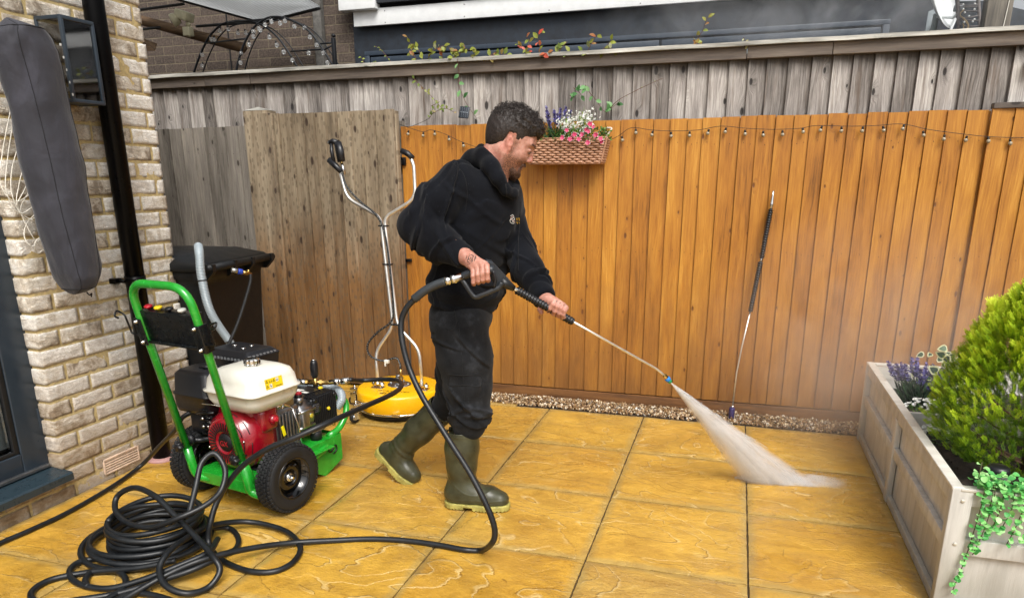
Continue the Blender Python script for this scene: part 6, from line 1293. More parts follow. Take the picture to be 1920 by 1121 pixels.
# string lights along the orange fence
st = thing('string_lights', 'string of clear globe bulbs pinned along the top of the orange fence', 'string lights', (-.4, YF-.03, 1.65)); ls2 = -np.array(st.location); YS = YF-.032
W1 = [(745, 232), (790, 247), (808, 244), (835, 252), (860, 264), (890, 275), (930, 285), (1000, 300), (1080, 290), (1137, 266), (1160, 255), (1184, 240), (1220, 244), (1260, 246), (1310, 244), (1352, 237), (1400, 241), (1450, 243), (1500, 241), (1530, 236), (1590, 237), (1640, 236), (1692, 233), (1740, 243), (1800, 251), (1860, 257), (1925, 258), (1990, 252)]
b = MB(); b.tube(cr([oy(x, y, YS) for x, y in W1], 6), .0016, 5); b.tube(cr([oy(x, y, YS) for x, y in ((745, 232), (765, 238), (785, 232), (806, 222))], 6), .0014, 5); b.build('wire', BLKR, st, loc=ls2)
BB = MB(); BB.ball((0, 0, -.019), .0105, k=12); BB.lathe([(.006, -.012), (.006, .002), (.002, .004)], k=8, mat=1)
first = None
for (x, y) in [(766, 246), (794, 249), (815, 246), (841, 256), (868, 268), (1137, 271), (1166, 257), (1192, 243), (1224, 247), (1258, 249), (1293, 248), (1329, 244), (1361, 241), (1397, 245), (1431, 247), (1467, 246), (1505, 241), (1541, 238), (1578, 239), (1618, 239), (1656, 238), (1695, 235), (1731, 247), (1771, 254), (1813, 256), (1853, 258), (1894, 262)]:
    if first is None: first = BB.build('globe_bulb', [plain('frosted_bulb', 'a89c84', .12, trans=.25, spec=.8), BLKR], st); o = first
    else: o = first.copy(); COL.objects.link(o); o.parent = st
    o.location = oy(x, y, YS-.003)+ls2; o.rotation_euler = (rng.uniform(-.15, .1), rng.uniform(-.3, .3), 0)
p = oy(872, 212, YF-.02); b = MB(); b.box((-.033, -.008, -.036), (.033, .0, .036), bev=.003, M=TR(rot=(-.25, .12, 0))); b.box((-.02, .0, -.02), (.02, .02, .03)); b.build('solar_panel', plain('solar_blue_black', '1a222c', .2, spec=.7), st, loc=p+ls2+[0, -.01, 0])
b = MB(); 
for k in range(5): b.box((-.028+k*.0135, -.0092, -.03), (-.0275+k*.0135, -.0084, .03), M=TR(rot=(-.25, .12, 0)))
b.box((-.024, -.0094, -.001), (.026, -.0086, .001), M=TR(rot=(-.25, .12, 0))); b.build('solar_grid', plain('grid_grey', '8a929a', .4), st, loc=p+ls2+[0, -.01, 0])
# climbers
def climber(label, strands, cols, size=(.028, .046), group='climbing plant shoots on the boundary fence', Y=YB-.04, every=2.2):
    p0 = oy(*strands[0][0], Y); cl_ = thing('climbing_plant', label, 'climber', p0, group=group); bs, bl = MB(), MB()
    for S_ in strands:
        Q = cr([oy(x, y, Y)+[0, rng.uniform(-.03, .01), 0]-p0 for x, y in S_], 10); bs.tube(Q, np.linspace(.0022, .0012, len(Q)), 5)
        d_ = np.r_[0, np.cumsum(np.linalg.norm(np.diff(Q, axis=0), axis=1))]; n = max(3, int(d_[-1]/.017/every*2))
        for k in range(n):
            i = min(len(Q)-2, int(len(Q)*(k+.5)/n)); t = unit(Q[i+1]-Q[i]); o_ = unit(t*.5+np.array([rng.normal(), -.5, rng.normal()*.8])); s_ = rng.uniform(*size); leaf(bl, Q[i], o_, unit([rng.normal()*.4, -1, .6]), s_, s_*.6, rng.random(), cup=.12)
    bs.build('stem', plain('red_stem', '5a3a2c', .7), cl_); bl.build('leaves', leafmat('climber_'+str(len(bpy.data.objects)), cols), cl_)
MIX = ('a05038', '6a6a24', '74782c', '848c34', '949c44', '5c7030', 'a8a884'); GRN2 = ('3c6838', '4c7c48', '6c9c60', '88b078'); OLV = ('5c6c2c', '748438', '90984c', 'a87c4c')
climber('olive and red leaved climber tangle on the fence cap left of the man\'s head', [[(782, 112), (775, 100), (772, 90), (763, 68)], [(795, 113), (785, 95), (778, 86), (772, 82)], [(800, 113), (815, 98), (835, 88), (855, 96), (880, 93)], [(830, 113), (826, 98), (812, 86)], [(860, 108), (868, 98), (872, 90), (866, 80)], [(850, 110), (862, 100), (880, 95), (892, 90)], [(880, 108), (893, 104)]], MIX)
climber('thin pale shoots on the fence cap at the corner of the navy extension', [[(735, 118), (722, 100), (714, 92), (706, 88)], [(686, 120), (683, 112), (680, 108)], [(702, 120), (706, 116)]], OLV, size=(.012, .022))
climber('small cluster of olive leaves on the fence cap above the solar panel', [[(915, 108), (925, 100), (930, 96)], [(920, 107), (940, 102), (958, 105)]], OLV)
climber('climber shoot with bright red leaves standing up from the fence cap', [[(985, 104), (990, 90), (993, 78), (988, 70)], [(1012, 104), (1013, 88), (1010, 72), (1014, 58)], [(1000, 104), (982, 92), (975, 84)], [(1020, 103), (1030, 100)]], ('c04838', 'c86450', '8a6430', '7c8834', '8c9440'), size=(.028, .048))
climber('low olive climber cluster on the fence cap above the wicker planter', [[(1045, 103), (1052, 95), (1060, 84), (1064, 78)], [(1055, 102), (1070, 98)]], OLV)
climber('red tipped climber cluster on the fence cap right of the wicker planter', [[(1100, 100), (1110, 85), (1115, 72), (1122, 66)], [(1125, 100), (1138, 85), (1148, 74)], [(1130, 98), (1145, 92), (1160, 96)], [(1095, 102), (1092, 96)]], MIX)
climber('tall single shoot with red and olive leaves rising before the extension window', [[(1310, 92), (1308, 75), (1318, 58), (1325, 40), (1332, 30)], [(1300, 92), (1304, 80), (1300, 70)]], ('b86848', '8c7c3c', '8c9c50', 'a8ac64'), size=(.028, .044))
climber('small pale cream shoot on the fence cap, furthest right of the shoots', [[(1400, 88), (1398, 80), (1394, 72)], [(1395, 88), (1408, 84)]], ('a8a070', 'c8c4a4', '90985c'), size=(.015, .026))
climber('green leaved vine trailing down the grey boards to the solar panel', [[(861, 112), (861, 140), (862, 160), (868, 180), (880, 200), (893, 222)]], GRN2, size=(.034, .05), Y=YB-.055, every=6)
climber('diagonal vine with olive and pink leaves on the grey boards left of the solar panel', [[(775, 147), (787, 158), (800, 172), (815, 185), (826, 200), (832, 205)], [(806, 222), (815, 212), (835, 204), (855, 212)], [(812, 200), (828, 192)]], ('5c7034', '74843c', '8c9850', 'b08474'), size=(.02, .032), Y=YB-.055, every=2.6)
climber('green vine curling on the grey boards above the white blossom', [[(1075, 165), (1085, 172), (1092, 182)], [(1098, 160), (1105, 172), (1118, 188), (1135, 210), (1150, 200), (1162, 190)], [(1070, 180), (1080, 185)]], GRN2, size=(.032, .048), Y=YB-.055, every=3.2)
climber('bare thin vine stem crossing the grey boards right of the wicker planter', [[(1136, 212), (1160, 190), (1190, 172), (1215, 160), (1243, 148)]], ('7c8454', '8c8c6c'), size=(.008, .014), Y=YB-.05, every=9)
# tree beyond the shed at the top right
tr = thing('tree', 'pale green leafy tree beyond the dark shed at the top right corner', 'tree', (5.3, 11.5, 0)); b = MB()
for k in range(2600):
    c = np.array([rng.normal()*.9, rng.normal()*.8, 4.3+rng.normal()*.75]); cl2 = mnoise.noise(Vector(c*1.3)); 
    if cl2 < -.12: continue
    s_ = rng.uniform(.06, .12); leaf(b, c, rv(), rv(), s_, s_*.6, np.clip(.5+cl2+rng.normal()*.15, 0, 1))
b.build('crown', leafmat('tree_leaf', ('5c8040', '84a460', 'a8c484', 'c8dca8')), tr); b = MB(); b.tube([(0, 0, 0), (.05, 0, 2), (0, 0, 3.6), (.1, 0, 4.6)], [.14, .11, .07, .02], 10)
for k in range(12): a = rng.uniform(0, 6.28); b.tube([(0, 0, 3+.1*k), (.4*math.cos(a), .4*math.sin(a), 3.6+.1*k), (1.0*math.cos(a), .9*math.sin(a), 4+.1*k)], [.04, .025, .008], 6)
b.build('trunk', plain('bark', '5a4a3c', .9, var=.3), tr)
# ------------------------------------------------------------------ the man: smooth distance fields, meshed with surface nets
def surface_nets(fn, lo, hi, h):
    lo = np.array(lo, float); n = np.ceil((np.array(hi)-lo)/h).astype(int)+1
    ax = [lo[i]+h*np.arange(n[i]) for i in range(3)]; F = np.empty(n, np.float32)
    Yg, Zg = np.meshgrid(ax[1], ax[2], indexing='ij'); st_ = max(1, int(400000/(n[1]*n[2])))
    for i in range(0, n[0], st_):
        xs_ = ax[0][i:i+st_]; P = np.empty((len(xs_), n[1], n[2], 3)); P[..., 0] = xs_[:, None, None]; P[..., 1] = Yg; P[..., 2] = Zg
        F[i:i+st_] = fn(P.reshape(-1, 3)).reshape(len(xs_), n[1], n[2])
    I = F < 0; c = np.zeros(np.array(n)-1, int)
    for a in (0, 1):
        for b_ in (0, 1):
            for d in (0, 1): c += I[a:n[0]-1+a, b_:n[1]-1+b_, d:n[2]-1+d]
    act = (c > 0) & (c < 8); idx = -np.ones(act.shape, int); cells = np.argwhere(act); idx[act] = np.arange(len(cells))
    acc = np.zeros((len(cells), 3)); cnt = np.zeros(len(cells))
    for axis in range(3):
        o1, o2 = [k for k in range(3) if k != axis]
        for a in (0, 1):
            for b_ in (0, 1):
                p0 = cells.copy(); p0[:, o1] += a; p0[:, o2] += b_; p1 = p0.copy(); p1[:, axis] += 1
                f0 = F[tuple(p0.T)]; f1 = F[tuple(p1.T)]; m_ = (f0 < 0) != (f1 < 0); t = np.where(m_, f0/(f0-f1+1e-12), 0)
                q = p0.astype(float); q[:, axis] += t; acc[m_] += q[m_]; cnt[m_] += 1
    V = lo+h*acc/cnt[:, None]; Q = []
    for axis in range(3):
        o1, o2 = [(1, 2), (2, 0), (0, 1)][axis]; sl = [slice(None)]*3; sl0 = list(sl); sl1 = list(sl); sl0[axis] = slice(0, -1); sl1[axis] = slice(1, None)
        E_ = np.argwhere(I[tuple(sl0)] != I[tuple(sl1)]); E_ = E_[(E_[:, o1] > 0) & (E_[:, o2] > 0) & (E_[:, o1] < n[o1]-1) & (E_[:, o2] < n[o2]-1)]
        ins = I[tuple(E_.T)]; g = []
        for a, b_ in ((-1, -1), (0, -1), (0, 0), (-1, 0)): e = E_.copy(); e[:, o1] += a; e[:, o2] += b_; g.append(idx[tuple(e.T)])
        g = np.stack(g, 1); g[~ins] = g[~ins][:, ::-1]; Q.append(g)
    return V, np.concatenate(Q)
def cone(P, a, b_, ra, rb, sc=None):
    a, b_ = np.asarray(a, float), np.asarray(b_, float); ba = b_-a; t = np.clip(((P-a)@ba)/(ba@ba), 0, 1); d = P-a-t[:, None]*ba
    return np.linalg.norm(d, axis=1)-(ra+(rb-ra)*t)
def ell(P, c, r, M=None):
    q = P-np.asarray(c); 
    if M is not None: q = q@M
    r = np.asarray(r, float); k0 = np.linalg.norm(q/r, axis=1); k1 = np.linalg.norm(q/(r*r), axis=1)+1e-9; return k0*(k0-1)/k1
def smin(a, b_, k): h = np.maximum(k-np.abs(a-b_), 0)/k; return np.minimum(a, b_)-h*h*k*.25
def smax(a, b_, k): return -smin(-a, -b_, k)
def chain(P, pts_, k=.02):
    d = None
    for (a, ra), (b_, rb) in zip(pts_[:-1], pts_[1:]): e = cone(P, a, b_, ra, rb); d = e if d is None else smin(d, e, k)
    return d
def wav(P, fr, seed, warp=0.):
    r_ = np.random.default_rng(seed); out_ = 0; Q = P
    if warp: w_ = r_.normal(size=(3, 3))*fr*.5; Q = P+warp*np.sin(P@w_+r_.uniform(0, 6, 3))
    for i in range(5): k = r_.normal(size=3); k = k/np.linalg.norm(k)*fr*(.7+.25*i); out_ = out_+np.sin(Q@k+r_.uniform(0, 6.3))*(1/(1+.35*i))
    return out_/3.
J = oy
man = None
def mesh_of(name, parts, mats, parent, attr=None, shade=True, loc=None):
    mb = MB()
    for V, Q in parts:
        a = 0. if attr is None else attr(V); mb.add(V, [], 0, True, a); mb.n -= len(V); n0 = mb.n; mb.f += [[int(i)+n0 for i in q] for q in Q]; mb.m += [0]*len(Q); mb.sm += [True]*len(Q); mb.n += len(V)
    return mb.build(name, mats, parent, loc=loc)
BASE = np.array([-1.05, 2.80, 0.])
# ---- head frame
EAR = J(957, 268, 2.77); yaw_h = math.radians(15); pit = math.radians(28)
HM = np.array(Matrix.Rotation(yaw_h, 3, 'Z') @ Matrix.Rotation(pit, 3, 'Y')); HS = .94     # columns: forward, left, up
HC = EAR+HM[:, 1]*.076*HS                                   # ear canal lies on the near side of the head's middle
def hl(P): return ((P-HC)@HM)/HS
def hw_(p): return HC+HM@(np.asarray(p, float)*HS)
NECKB = J(918, 345, 2.85)
def f_head(P):
    p = hl(P); q = p.copy(); q[:, 1] = np.abs(q[:, 1]); x, y, z = q.T
    d = ell(q, (-.014, 0, .056), (.106, .078, .088)); d = smin(d, ell(q, (.030, 0, -.018), (.062, .060, .086)), .03)
    d = smin(d, cone(q, (-.002, .052, -.04), (.055, .028, -.088), .020, .017), .03); d = smin(d, ell(q, (.066, 0, -.092), (.024, .026, .022)), .025)
    d = smin(d, ell(q, (.048, .033, -.024), (.021, .021, .028)), .03); d = smin(d, cone(q, (.083, 0, .030), (.070, .045, .034), .013, .010), .018)
    d = smax(d, -ell(q, (.101, .033, .010), (.017, .020, .012)), .016); d = smin(d, ell(q, (.0765, .031, .009), (.0138, .0145, .0112)), .004)
    d = smin(d, cone(q, (.0885, .018, .0135), (.083, .043, .0115), .003, .0025), .005)
    d = smin(d, cone(q, (.088, 0, .022), (.1025, 0, -.016), .0065, .0085), .012); d = smin(d, ell(q, (.1035, 0, -.0245), (.0095, .0095, .0085)), .008); d = smin(d, ell(q, (.094, .0125, -.0285), (.009, .0065, .007)), .008)
    d = smax(d, -ell(q, (.097, .0065, -.0355), (.005, .0035, .003)), .003)
    d = smin(d, ell(q, (.0845, 0, -.0575), (.0072, .021, .0048)), .008); d = smin(d, ell(q, (.083, 0, -.067), (.0075, .018, .0052)), .008); d = smax(d, -ell(q, (.092, 0, -.0622), (.008, .019, .0009)), .002)
    ea = np.array(Matrix.Rotation(math.radians(-24), 3, 'Y')); ear = ell(q, (-.004, .077, .002), (.0145, .0070, .0240), ea); ear = smax(ear, -ell(q, (-.001, .0845, .004), (.0095, .0085, .0165), ea), .003)
    ear = smin(ear, cone(q, (-.004, .077, .014), (.003, .079, -.006), .003, .0028), .004); ear = smin(ear, ell(q, (.007, .075, -.024), (.0065, .005, .0075)), .006); d = smin(d, ear, .005)
    d = d*HS
    d = smin(d, chain(P, [(hw_((-.024, 0, -.015)), .056), (hw_((-.034, 0, -.07)), .053), (NECKB, .058)], .03), .03)
    d = smin(d, cone(P, hw_((-.02, -.05, -.035)), J(945, 345, 2.80), .018, .016), .03)
    return d
RWR = J(868, 478, 2.53)
def fing(pts_, k=.004): return lambda P: chain(P, pts_, k)
def f_rhand(P):
    a = lambda x, y, Y: J(x, y, Y)
    d = chain(P, [(a(852, 462, 2.545), .031), (a(872, 481, 2.525), .0265), (a(884, 491, 2.507), .0255)], .02)
    for x, y in ((886, 502), (893, 499), (901, 497), (909, 496)): d = smin(d, cone(P, a(878, 484, 2.515), a(x, y, 2.482), .020, .0135), .014)
    for i, (x, y) in enumerate(((886.5, 505), (895, 502), (904, 499.5), (913, 498))):
        r = (.0082, .0092, .0096, .0092)[i]; e = chain(P, [(a(x, y, 2.474), r*1.12), (a(x+.5, y+13, 2.462), r*1.05), (a(x+1, y+24.5, 2.466), r*1.0), (a(x+2, y+27.5, 2.487), r*.95), (a(x+2.5, y+24, 2.506), r*.85)], .003)
        d = smin(d, e, .0035)
    d = smin(d, chain(P, [(a(880, 488, 2.535), .015), (a(897, 494, 2.54), .012), (a(912, 500, 2.53), .0105), (a(921, 504, 2.52), .009)], .004), .008)
    return d
LHY = float(LN(1042)[1])
def f_lhand(P):
    Y = LHY; a = lambda x, y, dy=0.: J(x, y, Y+dy)
    d = chain(P, [(a(1008, 545, .05), .032), (a(1024, 563, .015), .0265), (a(1034, 568, -.005), .024)], .02)
    K = ((1040, 564.5), (1047.5, 568), (1055, 572), (1061, 577)); Pm = ((1031, 578), (1040, 583), (1049, 587), (1056, 590)); 
    for x, y in K: d = smin(d, cone(P, a(1030, 564, 0.), a(x-1, y+1, -.018), .019, .0128), .012)
    for i, ((x, y), (u_, v_)) in enumerate(zip(K, Pm)):
        r = (.0094, .0096, .0092, .0083)[i]; e = chain(P, [(a(x, y, -.020), r*1.12), (a((x+u_)/2, (y+v_)/2-1, -.031), r*1.06), (a(u_, v_, -.030), r*1.0), (a(u_-2, v_+5, -.014), r*.95), (a(u_+2, v_+5, .006), r*.85)], .003); d = smin(d, e, .0035)
    d = smin(d, chain(P, [(a(1024, 569, .0), .015), (a(1018, 575, .012), .0125), (a(1013, 580, .012), .0115), (a(1015, 586, .008), .009)], .004), .008)
    return d
def f_body(P):
    d = chain(P, [(NECKB, .05), (J(900, 420, 2.84), .10), (J(872, 520, 2.84), .10), (J(865, 590, 2.85), .10)], .05)
    for ch in ([(J(880, 350, 2.72), .05), (J(855, 345, 2.69), .05), (J(785, 426, 2.61), .04), (J(860, 474, 2.54), .03)], [(J(930, 365, 2.95), .05), (J(948, 372, 2.98), .045), (J(975, 470, 2.92), .035), (J(1018, 556, LHY+.03), .028)],
               [(J(862, 610, 2.77), .08), (J(878, 730, 2.77), .055), (J(866, 900, 2.76), .04)], [(J(868, 610, 2.92), .08), (J(852, 740, 2.93), .055), (J(765, 835, 2.955), .035)]): d = smin(d, chain(P, ch, .03), .03)
    return d
skin = NT('skin'); c = skin.coord(); r_ = skin.rnd(); n1 = skin.noise(c, 55, 4, .6); n2 = skin.noise(c, 400, 3, .6)
col = skin.ramp(n1, [(.3, '9c6a58'), (.5, 'b08070'), (.7, 'c49888')])
col = skin.mix(skin.mr(r_, 0, .5, 0, 1), col, skin.mix(skin.mr(n2, .45, .6), '4a3226', 'a06a52')); col = skin.mix(skin.mr(r_, -.5, 0, 1, 0), col, 'b05c4c'); col = skin.mix(skin.mr(r_, .95, 1.0, 0, .75), col, '3e3c40')
SK = skin.set(col=col, rough=.5, sss=.12, sssr=(1., .35, .2), ssss=.006, spec=.4, nrm=skin.bump(n2, .25, .0006))
def skin_attr(V):
    p = hl(V); x, y, z = p.T; y = np.abs(y); a = np.zeros(len(V))
    bd = np.clip((-z-.018-.55*(np.abs(x-.05)*0)-(x < .0)*.03)/.03, 0, 1)*np.clip((x+.012)/.03, 0, 1)*np.clip((z+.15)/.02, 0, 1); bd *= ~((x > .08) & (np.abs(z+.062) < .009) & (y < .02)); mu = (z < -.036)*(z > -.053)*(x > .08); a = np.maximum(bd*.5, mu*.4)
    sb = np.exp(-((x-.02)/.012)**2)*np.clip((.03-z)/.02, 0, 1)*(z > -.05)*.42*(y > .05); a = np.maximum(a, sb)
    er = (y > .0745)*(np.abs(z) < .045)*(x < .02); nk = (z < -.06)*(x < .0); a = np.where(er, -.16, a); a = np.where((x > .095) & (z < .0) & (z > -.04), -.15, a); a = np.where(nk & (a < .1), -.12, a)
    far = np.linalg.norm(V-HC, axis=1) > .3; a = np.where(far, -.06, a)
    for (ox_, oy_, Y_, R1) in ((884, 487, 2.49, .021),):
        c_ = J(ox_, oy_, Y_); d = np.linalg.norm(V-c_, axis=1); w_ = np.sin(d*900+2*np.sin(np.arctan2(V[:, 2]-c_[2], V[:, 0]-c_[0])*3)); a = np.where((d < R1+.004*np.sin(V[:, 0]*700)) & (w_ > .15) & (V[:, 1] < Y_+.02), 1., a)
    for (x_, y_) in ((1044, 566), (1050, 569), (1057, 573)):
        c_ = J(x_, y_, LHY-.025); d = np.linalg.norm(V-c_, axis=1); a = np.where((d < .007) & (np.sin(V[:, 0]*1900+V[:, 2]*900) > -.1), 1., a)
    return a
hb_lo = np.minimum(HC-.17, NECKB-.08); hb_hi = np.maximum(HC+.17, NECKB+.08)
P_ = [surface_nets(f_head, hb_lo, hb_hi, .0028), surface_nets(f_rhand, J(858, 535, 2.50)-[.05, .10, .03], J(922, 470, 2.52)+[.03, .07, .05], .0018), surface_nets(f_lhand, J(1012, 600, LHY)-[.04, .08, .03], J(1066, 550, LHY)+[.03, .08, .05], .0018),
      surface_nets(f_body, (-1.7, 2.4, .05), (-.55, 3.1, 1.6), .014)]
man = mesh_of('person', P_, [SK], None, skin_attr)
tag(man, 'bearded man in black hoodie, black cargo trousers and olive wellington boots, holding the spraying lance', 'person')
# move the mesh's origin to the feet
me = man.data; co_ = np.empty(len(me.vertices)*3); me.vertices.foreach_get('co', co_); co_ = (co_.reshape(-1, 3)-BASE).ravel(); me.vertices.foreach_set('co', co_); man.location = BASE; me.update()
lm = -BASE
# ---- hair, brows, beard
def hline(x): return np.interp(x, [-.15, -.08, -.05, -.03, -.024, .008, .014, .030, .036, .045, .06, .075, .12], [-.085, -.078, -.06, -.02, .036, .040, .000, -.012, .03, .05, .062, .068, .07])
def f_hair(P):
    p = hl(P); x, y, z = p.T; q = p.copy(); q[:, 1] = np.abs(q[:, 1])
    top = np.clip((z-.05)/.06, 0, 1); d = ell(q, (-.017, 0, .056), (.109, .0805, .0885)); d = smin(d, ell(q, (-.055, 0, .02), (.063, .074, .088)), .03); d = smin(d, ell(q, (.012, 0, .098), (.078, .064, .044)), .03); d = smin(d, ell(q, (.064, 0, .088), (.031, .050, .034)), .02)
    cut = (hline(x)+.006*np.sin(y*140)*(x > .05)-z); d = smax(d, cut*.8, .008)
    curl = wav(p, 210, 3, .006)*.0052+wav(p, 420, 5, .003)*.0026; return (d-(curl+.003)*top-(1-top)*(.0012*wav(p, 500, 8)))*HS
hm_ = NT('dark_hair'); c = hm_.coord(); nz = hm_.noise(c, 260, 4, .7); col = hm_.ramp(nz, [(.3, '120e0c'), (.55, '2a221e'), (.75, '4c423c')]); HAIR = hm_.set(col=col, rough=.5, spec=.4, nrm=hm_.bump(nz, .8, .0015))
V, Q = surface_nets(f_hair, HC-.16, HC+.17, .0026); hair = mesh_of('hair', [(V, Q)], [HAIR], man, loc=lm)
b = MB(); pv_ = hl(V); cand = np.where((pv_[:, 2] > .035))[0]
for k in range(1500):
    i = rng.choice(cand); p = V[i]; o_ = unit(p-hw_((-.01, 0, .04))); up_ = np.clip((pv_[i][2]-.05)/.06, .12, 1); t1 = unit(np.cross(o_, rv())); t2 = np.cross(o_, t1); r = rng.uniform(.004, .0075)*up_+.001; n = 7; ph = rng.uniform(0, 6.3)
    P = [p-o_*.002+o_*(.0022*j*up_+.0006)+t1*r*math.sin(j*.75+ph)+t2*r*math.cos(j*.75+ph)*.8 for j in range(n)]; b.tube(P, np.linspace(.0009, .0004, n), 3)
b.build('hair_curls', HAIR, hair, loc=None)
def f_beard(P):
    p = hl(P); q = p.copy(); q[:, 1] = np.abs(q[:, 1]); d = ell(q, (.062, 0, -.098), (.031, .032, .031)); d = smin(d, cone(q, (.016, .056, -.056), (.055, .030, -.094), .0125, .020), .02); d = smin(d, cone(q, (.0905, 0, -.0475), (.080, .024, -.055), .0055, .0045), .006); d = smin(d, cone(q, (.080, .024, -.055), (.075, .024, -.082), .0045, .009), .01)
    d = smax(d, -ell(q, (.094, 0, -.0625), (.018, .0165, .0066)), .004); d = smax(d, (q[:, 2]+.034+.25*np.clip(.06-q[:, 0], 0, 1)), .01); return (d-wav(p, 480, 12, .002)*.0022)*HS
bm_ = NT('brown_beard'); c = bm_.coord(); nz = bm_.noise(c, 320, 4, .7); BEARD = bm_.set(col=bm_.ramp(nz, [(.3, '2a1a12'), (.55, '54392a'), (.75, '80604e')]), rough=.6, nrm=bm_.bump(nz, .8, .0012))
V, Q = surface_nets(f_beard, HC-.18, HC+.17, .0024); bd_ = mesh_of('beard', [(V, Q)], [BEARD], man, loc=lm)
b = MB(); 
for k in range(1300):
    i = rng.integers(len(V)); p = V[i]; o_ = unit(p-hw_((.03, 0, -.05))); d = unit(o_*.7+HM@np.array([.25, 0, -1.])+rv()*.35); ln = rng.uniform(.003, .009); b.tube([p-o_*.001, p+d*ln*.5, p+d*ln+rv()*.001], [.0006, .0005, .0003], 3)
b.build('beard_hairs', BEARD, bd_)
b = MB()
for s in (-1, 1):
    for k in range(90): t = rng.random(); p = hw_((.099-.020*t**1.6, s*(.012+.036*t), .029+.008*math.sin(t*2.6)+rng.normal()*.0022)); d = HM@np.array([-.3*t, s*1., .25-.5*t]); b.tube([p, p+unit(d)*.007], [.0007, .0003], 3)
b.build('eyebrow', HAIR, man, loc=lm)
for s in (-1, 1):
    b = MB(); c_ = np.array([.0785, s*.031, .0065]); b.ball((0, 0, 0), .0112*HS, k=16); o = b.build('eyeball', plain('eye_white', '7c6c64', .3), man, loc=lm+hw_(c_)); b = MB(); dd = HM@np.array([.9, 0, -.42]); b.lathe([(.0055, .0108), (.0045, .0122), (.001, .0126)], (0, 0, 0), dd, 14); b.build('iris', plain('iris_dark', '2c2420', .15), o)
    b = MB(); b.tube([hw_((.0905, s*.019, .0065)), hw_((.0925, s*.031, .0085)), hw_((.086, s*.044, .0065))], [.0008, .0012, .0008], 5); b.build('eyelashes', HAIR, man, loc=lm)
# ---- hoodie
TF = math.radians(-18); tfx = np.array([math.cos(TF), math.sin(TF), 0]); tfy = np.array([-tfx[1], tfx[0], 0])
TS = [(318, 892, 948, .6), (335, 858, 966, .9), (350, 843, 974, 1.), (400, 828, 979, 1.), (450, 815, 966, 1.), (500, 806, 951, 1.), (540, 797, 943, 1.), (570, 797, 938, 1.), (600, 803, 930, 1.), (615, 806, 926, 1.)]
tz, tc, th_ = [], [], []
for py_, xl_, xr_, q in TS: c_ = J((xl_+xr_)/2, py_, 2.835); tz.append(c_[2]); tc.append(c_); th_.append((xr_-xl_)/2/452)
tz = np.array(tz)[::-1]; tc = np.array(tc)[::-1]; th_ = np.array(th_)[::-1]
def f_torso(P):
    z = np.clip(P[:, 2], tz[0], tz[-1]); cx_ = np.interp(z, tz, tc[:, 0]); h = np.interp(z, tz, th_); q = P[:, :2]-np.stack([cx_, np.full(len(z), 2.835)], 1)
    u_ = q@tfx[:2]; v_ = q@tfy[:2]; rx, ry = h*.86, h*1.16; k0 = np.sqrt((u_/rx)**2+(v_/ry)**2); k1 = np.sqrt((u_/rx**2)**2+(v_/ry**2)**2)+1e-6; d = k0*(k0-1)/k1*.9
    over = np.maximum(tz[0]-P[:, 2], P[:, 2]-tz[-1]); return smax(d, over, .05)
RSH = J(860, 345, 2.70); REL = J(783, 424, 2.60); RW = J(866, 480, 2.545); LSH = J(945, 372, 2.97); LEL = J(966, 462, 2.92); LW = J(1018, 553, LHY+.035)
def fold(P, a, b_, n, amp, seed, t0=0, t1=1):
    """irregular creases that run mostly round the limb, each fading out along its own length"""
    ba = b_-a; L_ = np.linalg.norm(ba); ax = ba/L_; t = ((P-a)@ax)/L_; m_ = np.clip((t-t0)/.15, 0, 1)*np.clip((t1-t)/.15, 0, 1); out_ = 0
    for i in range(n):
        r_ = np.random.default_rng(seed*31+i); tc_ = t0+(t1-t0)*(i+.5+r_.uniform(-.35, .35))/n; tilt = r_.normal(size=3)*.7; tilt -= ax*(tilt@ax); s_ = (t-tc_)*L_+(P-a-np.outer(t*L_, ax))@tilt+.010*wav(P, 22, seed+i)
        dirn = r_.normal(size=3); dirn -= ax*(dirn@ax); dirn /= np.linalg.norm(dirn); side = np.clip(.45+((P-a-np.outer(t*L_, ax))@dirn)*14, 0, 1); wd = r_.uniform(.007, .014)
        out_ = out_+r_.uniform(.6, 1.2)*side*(np.exp(-(s_/wd)**2)-.45*np.exp(-((s_-wd*1.7)/(wd*.8))**2))
    return amp*m_*out_
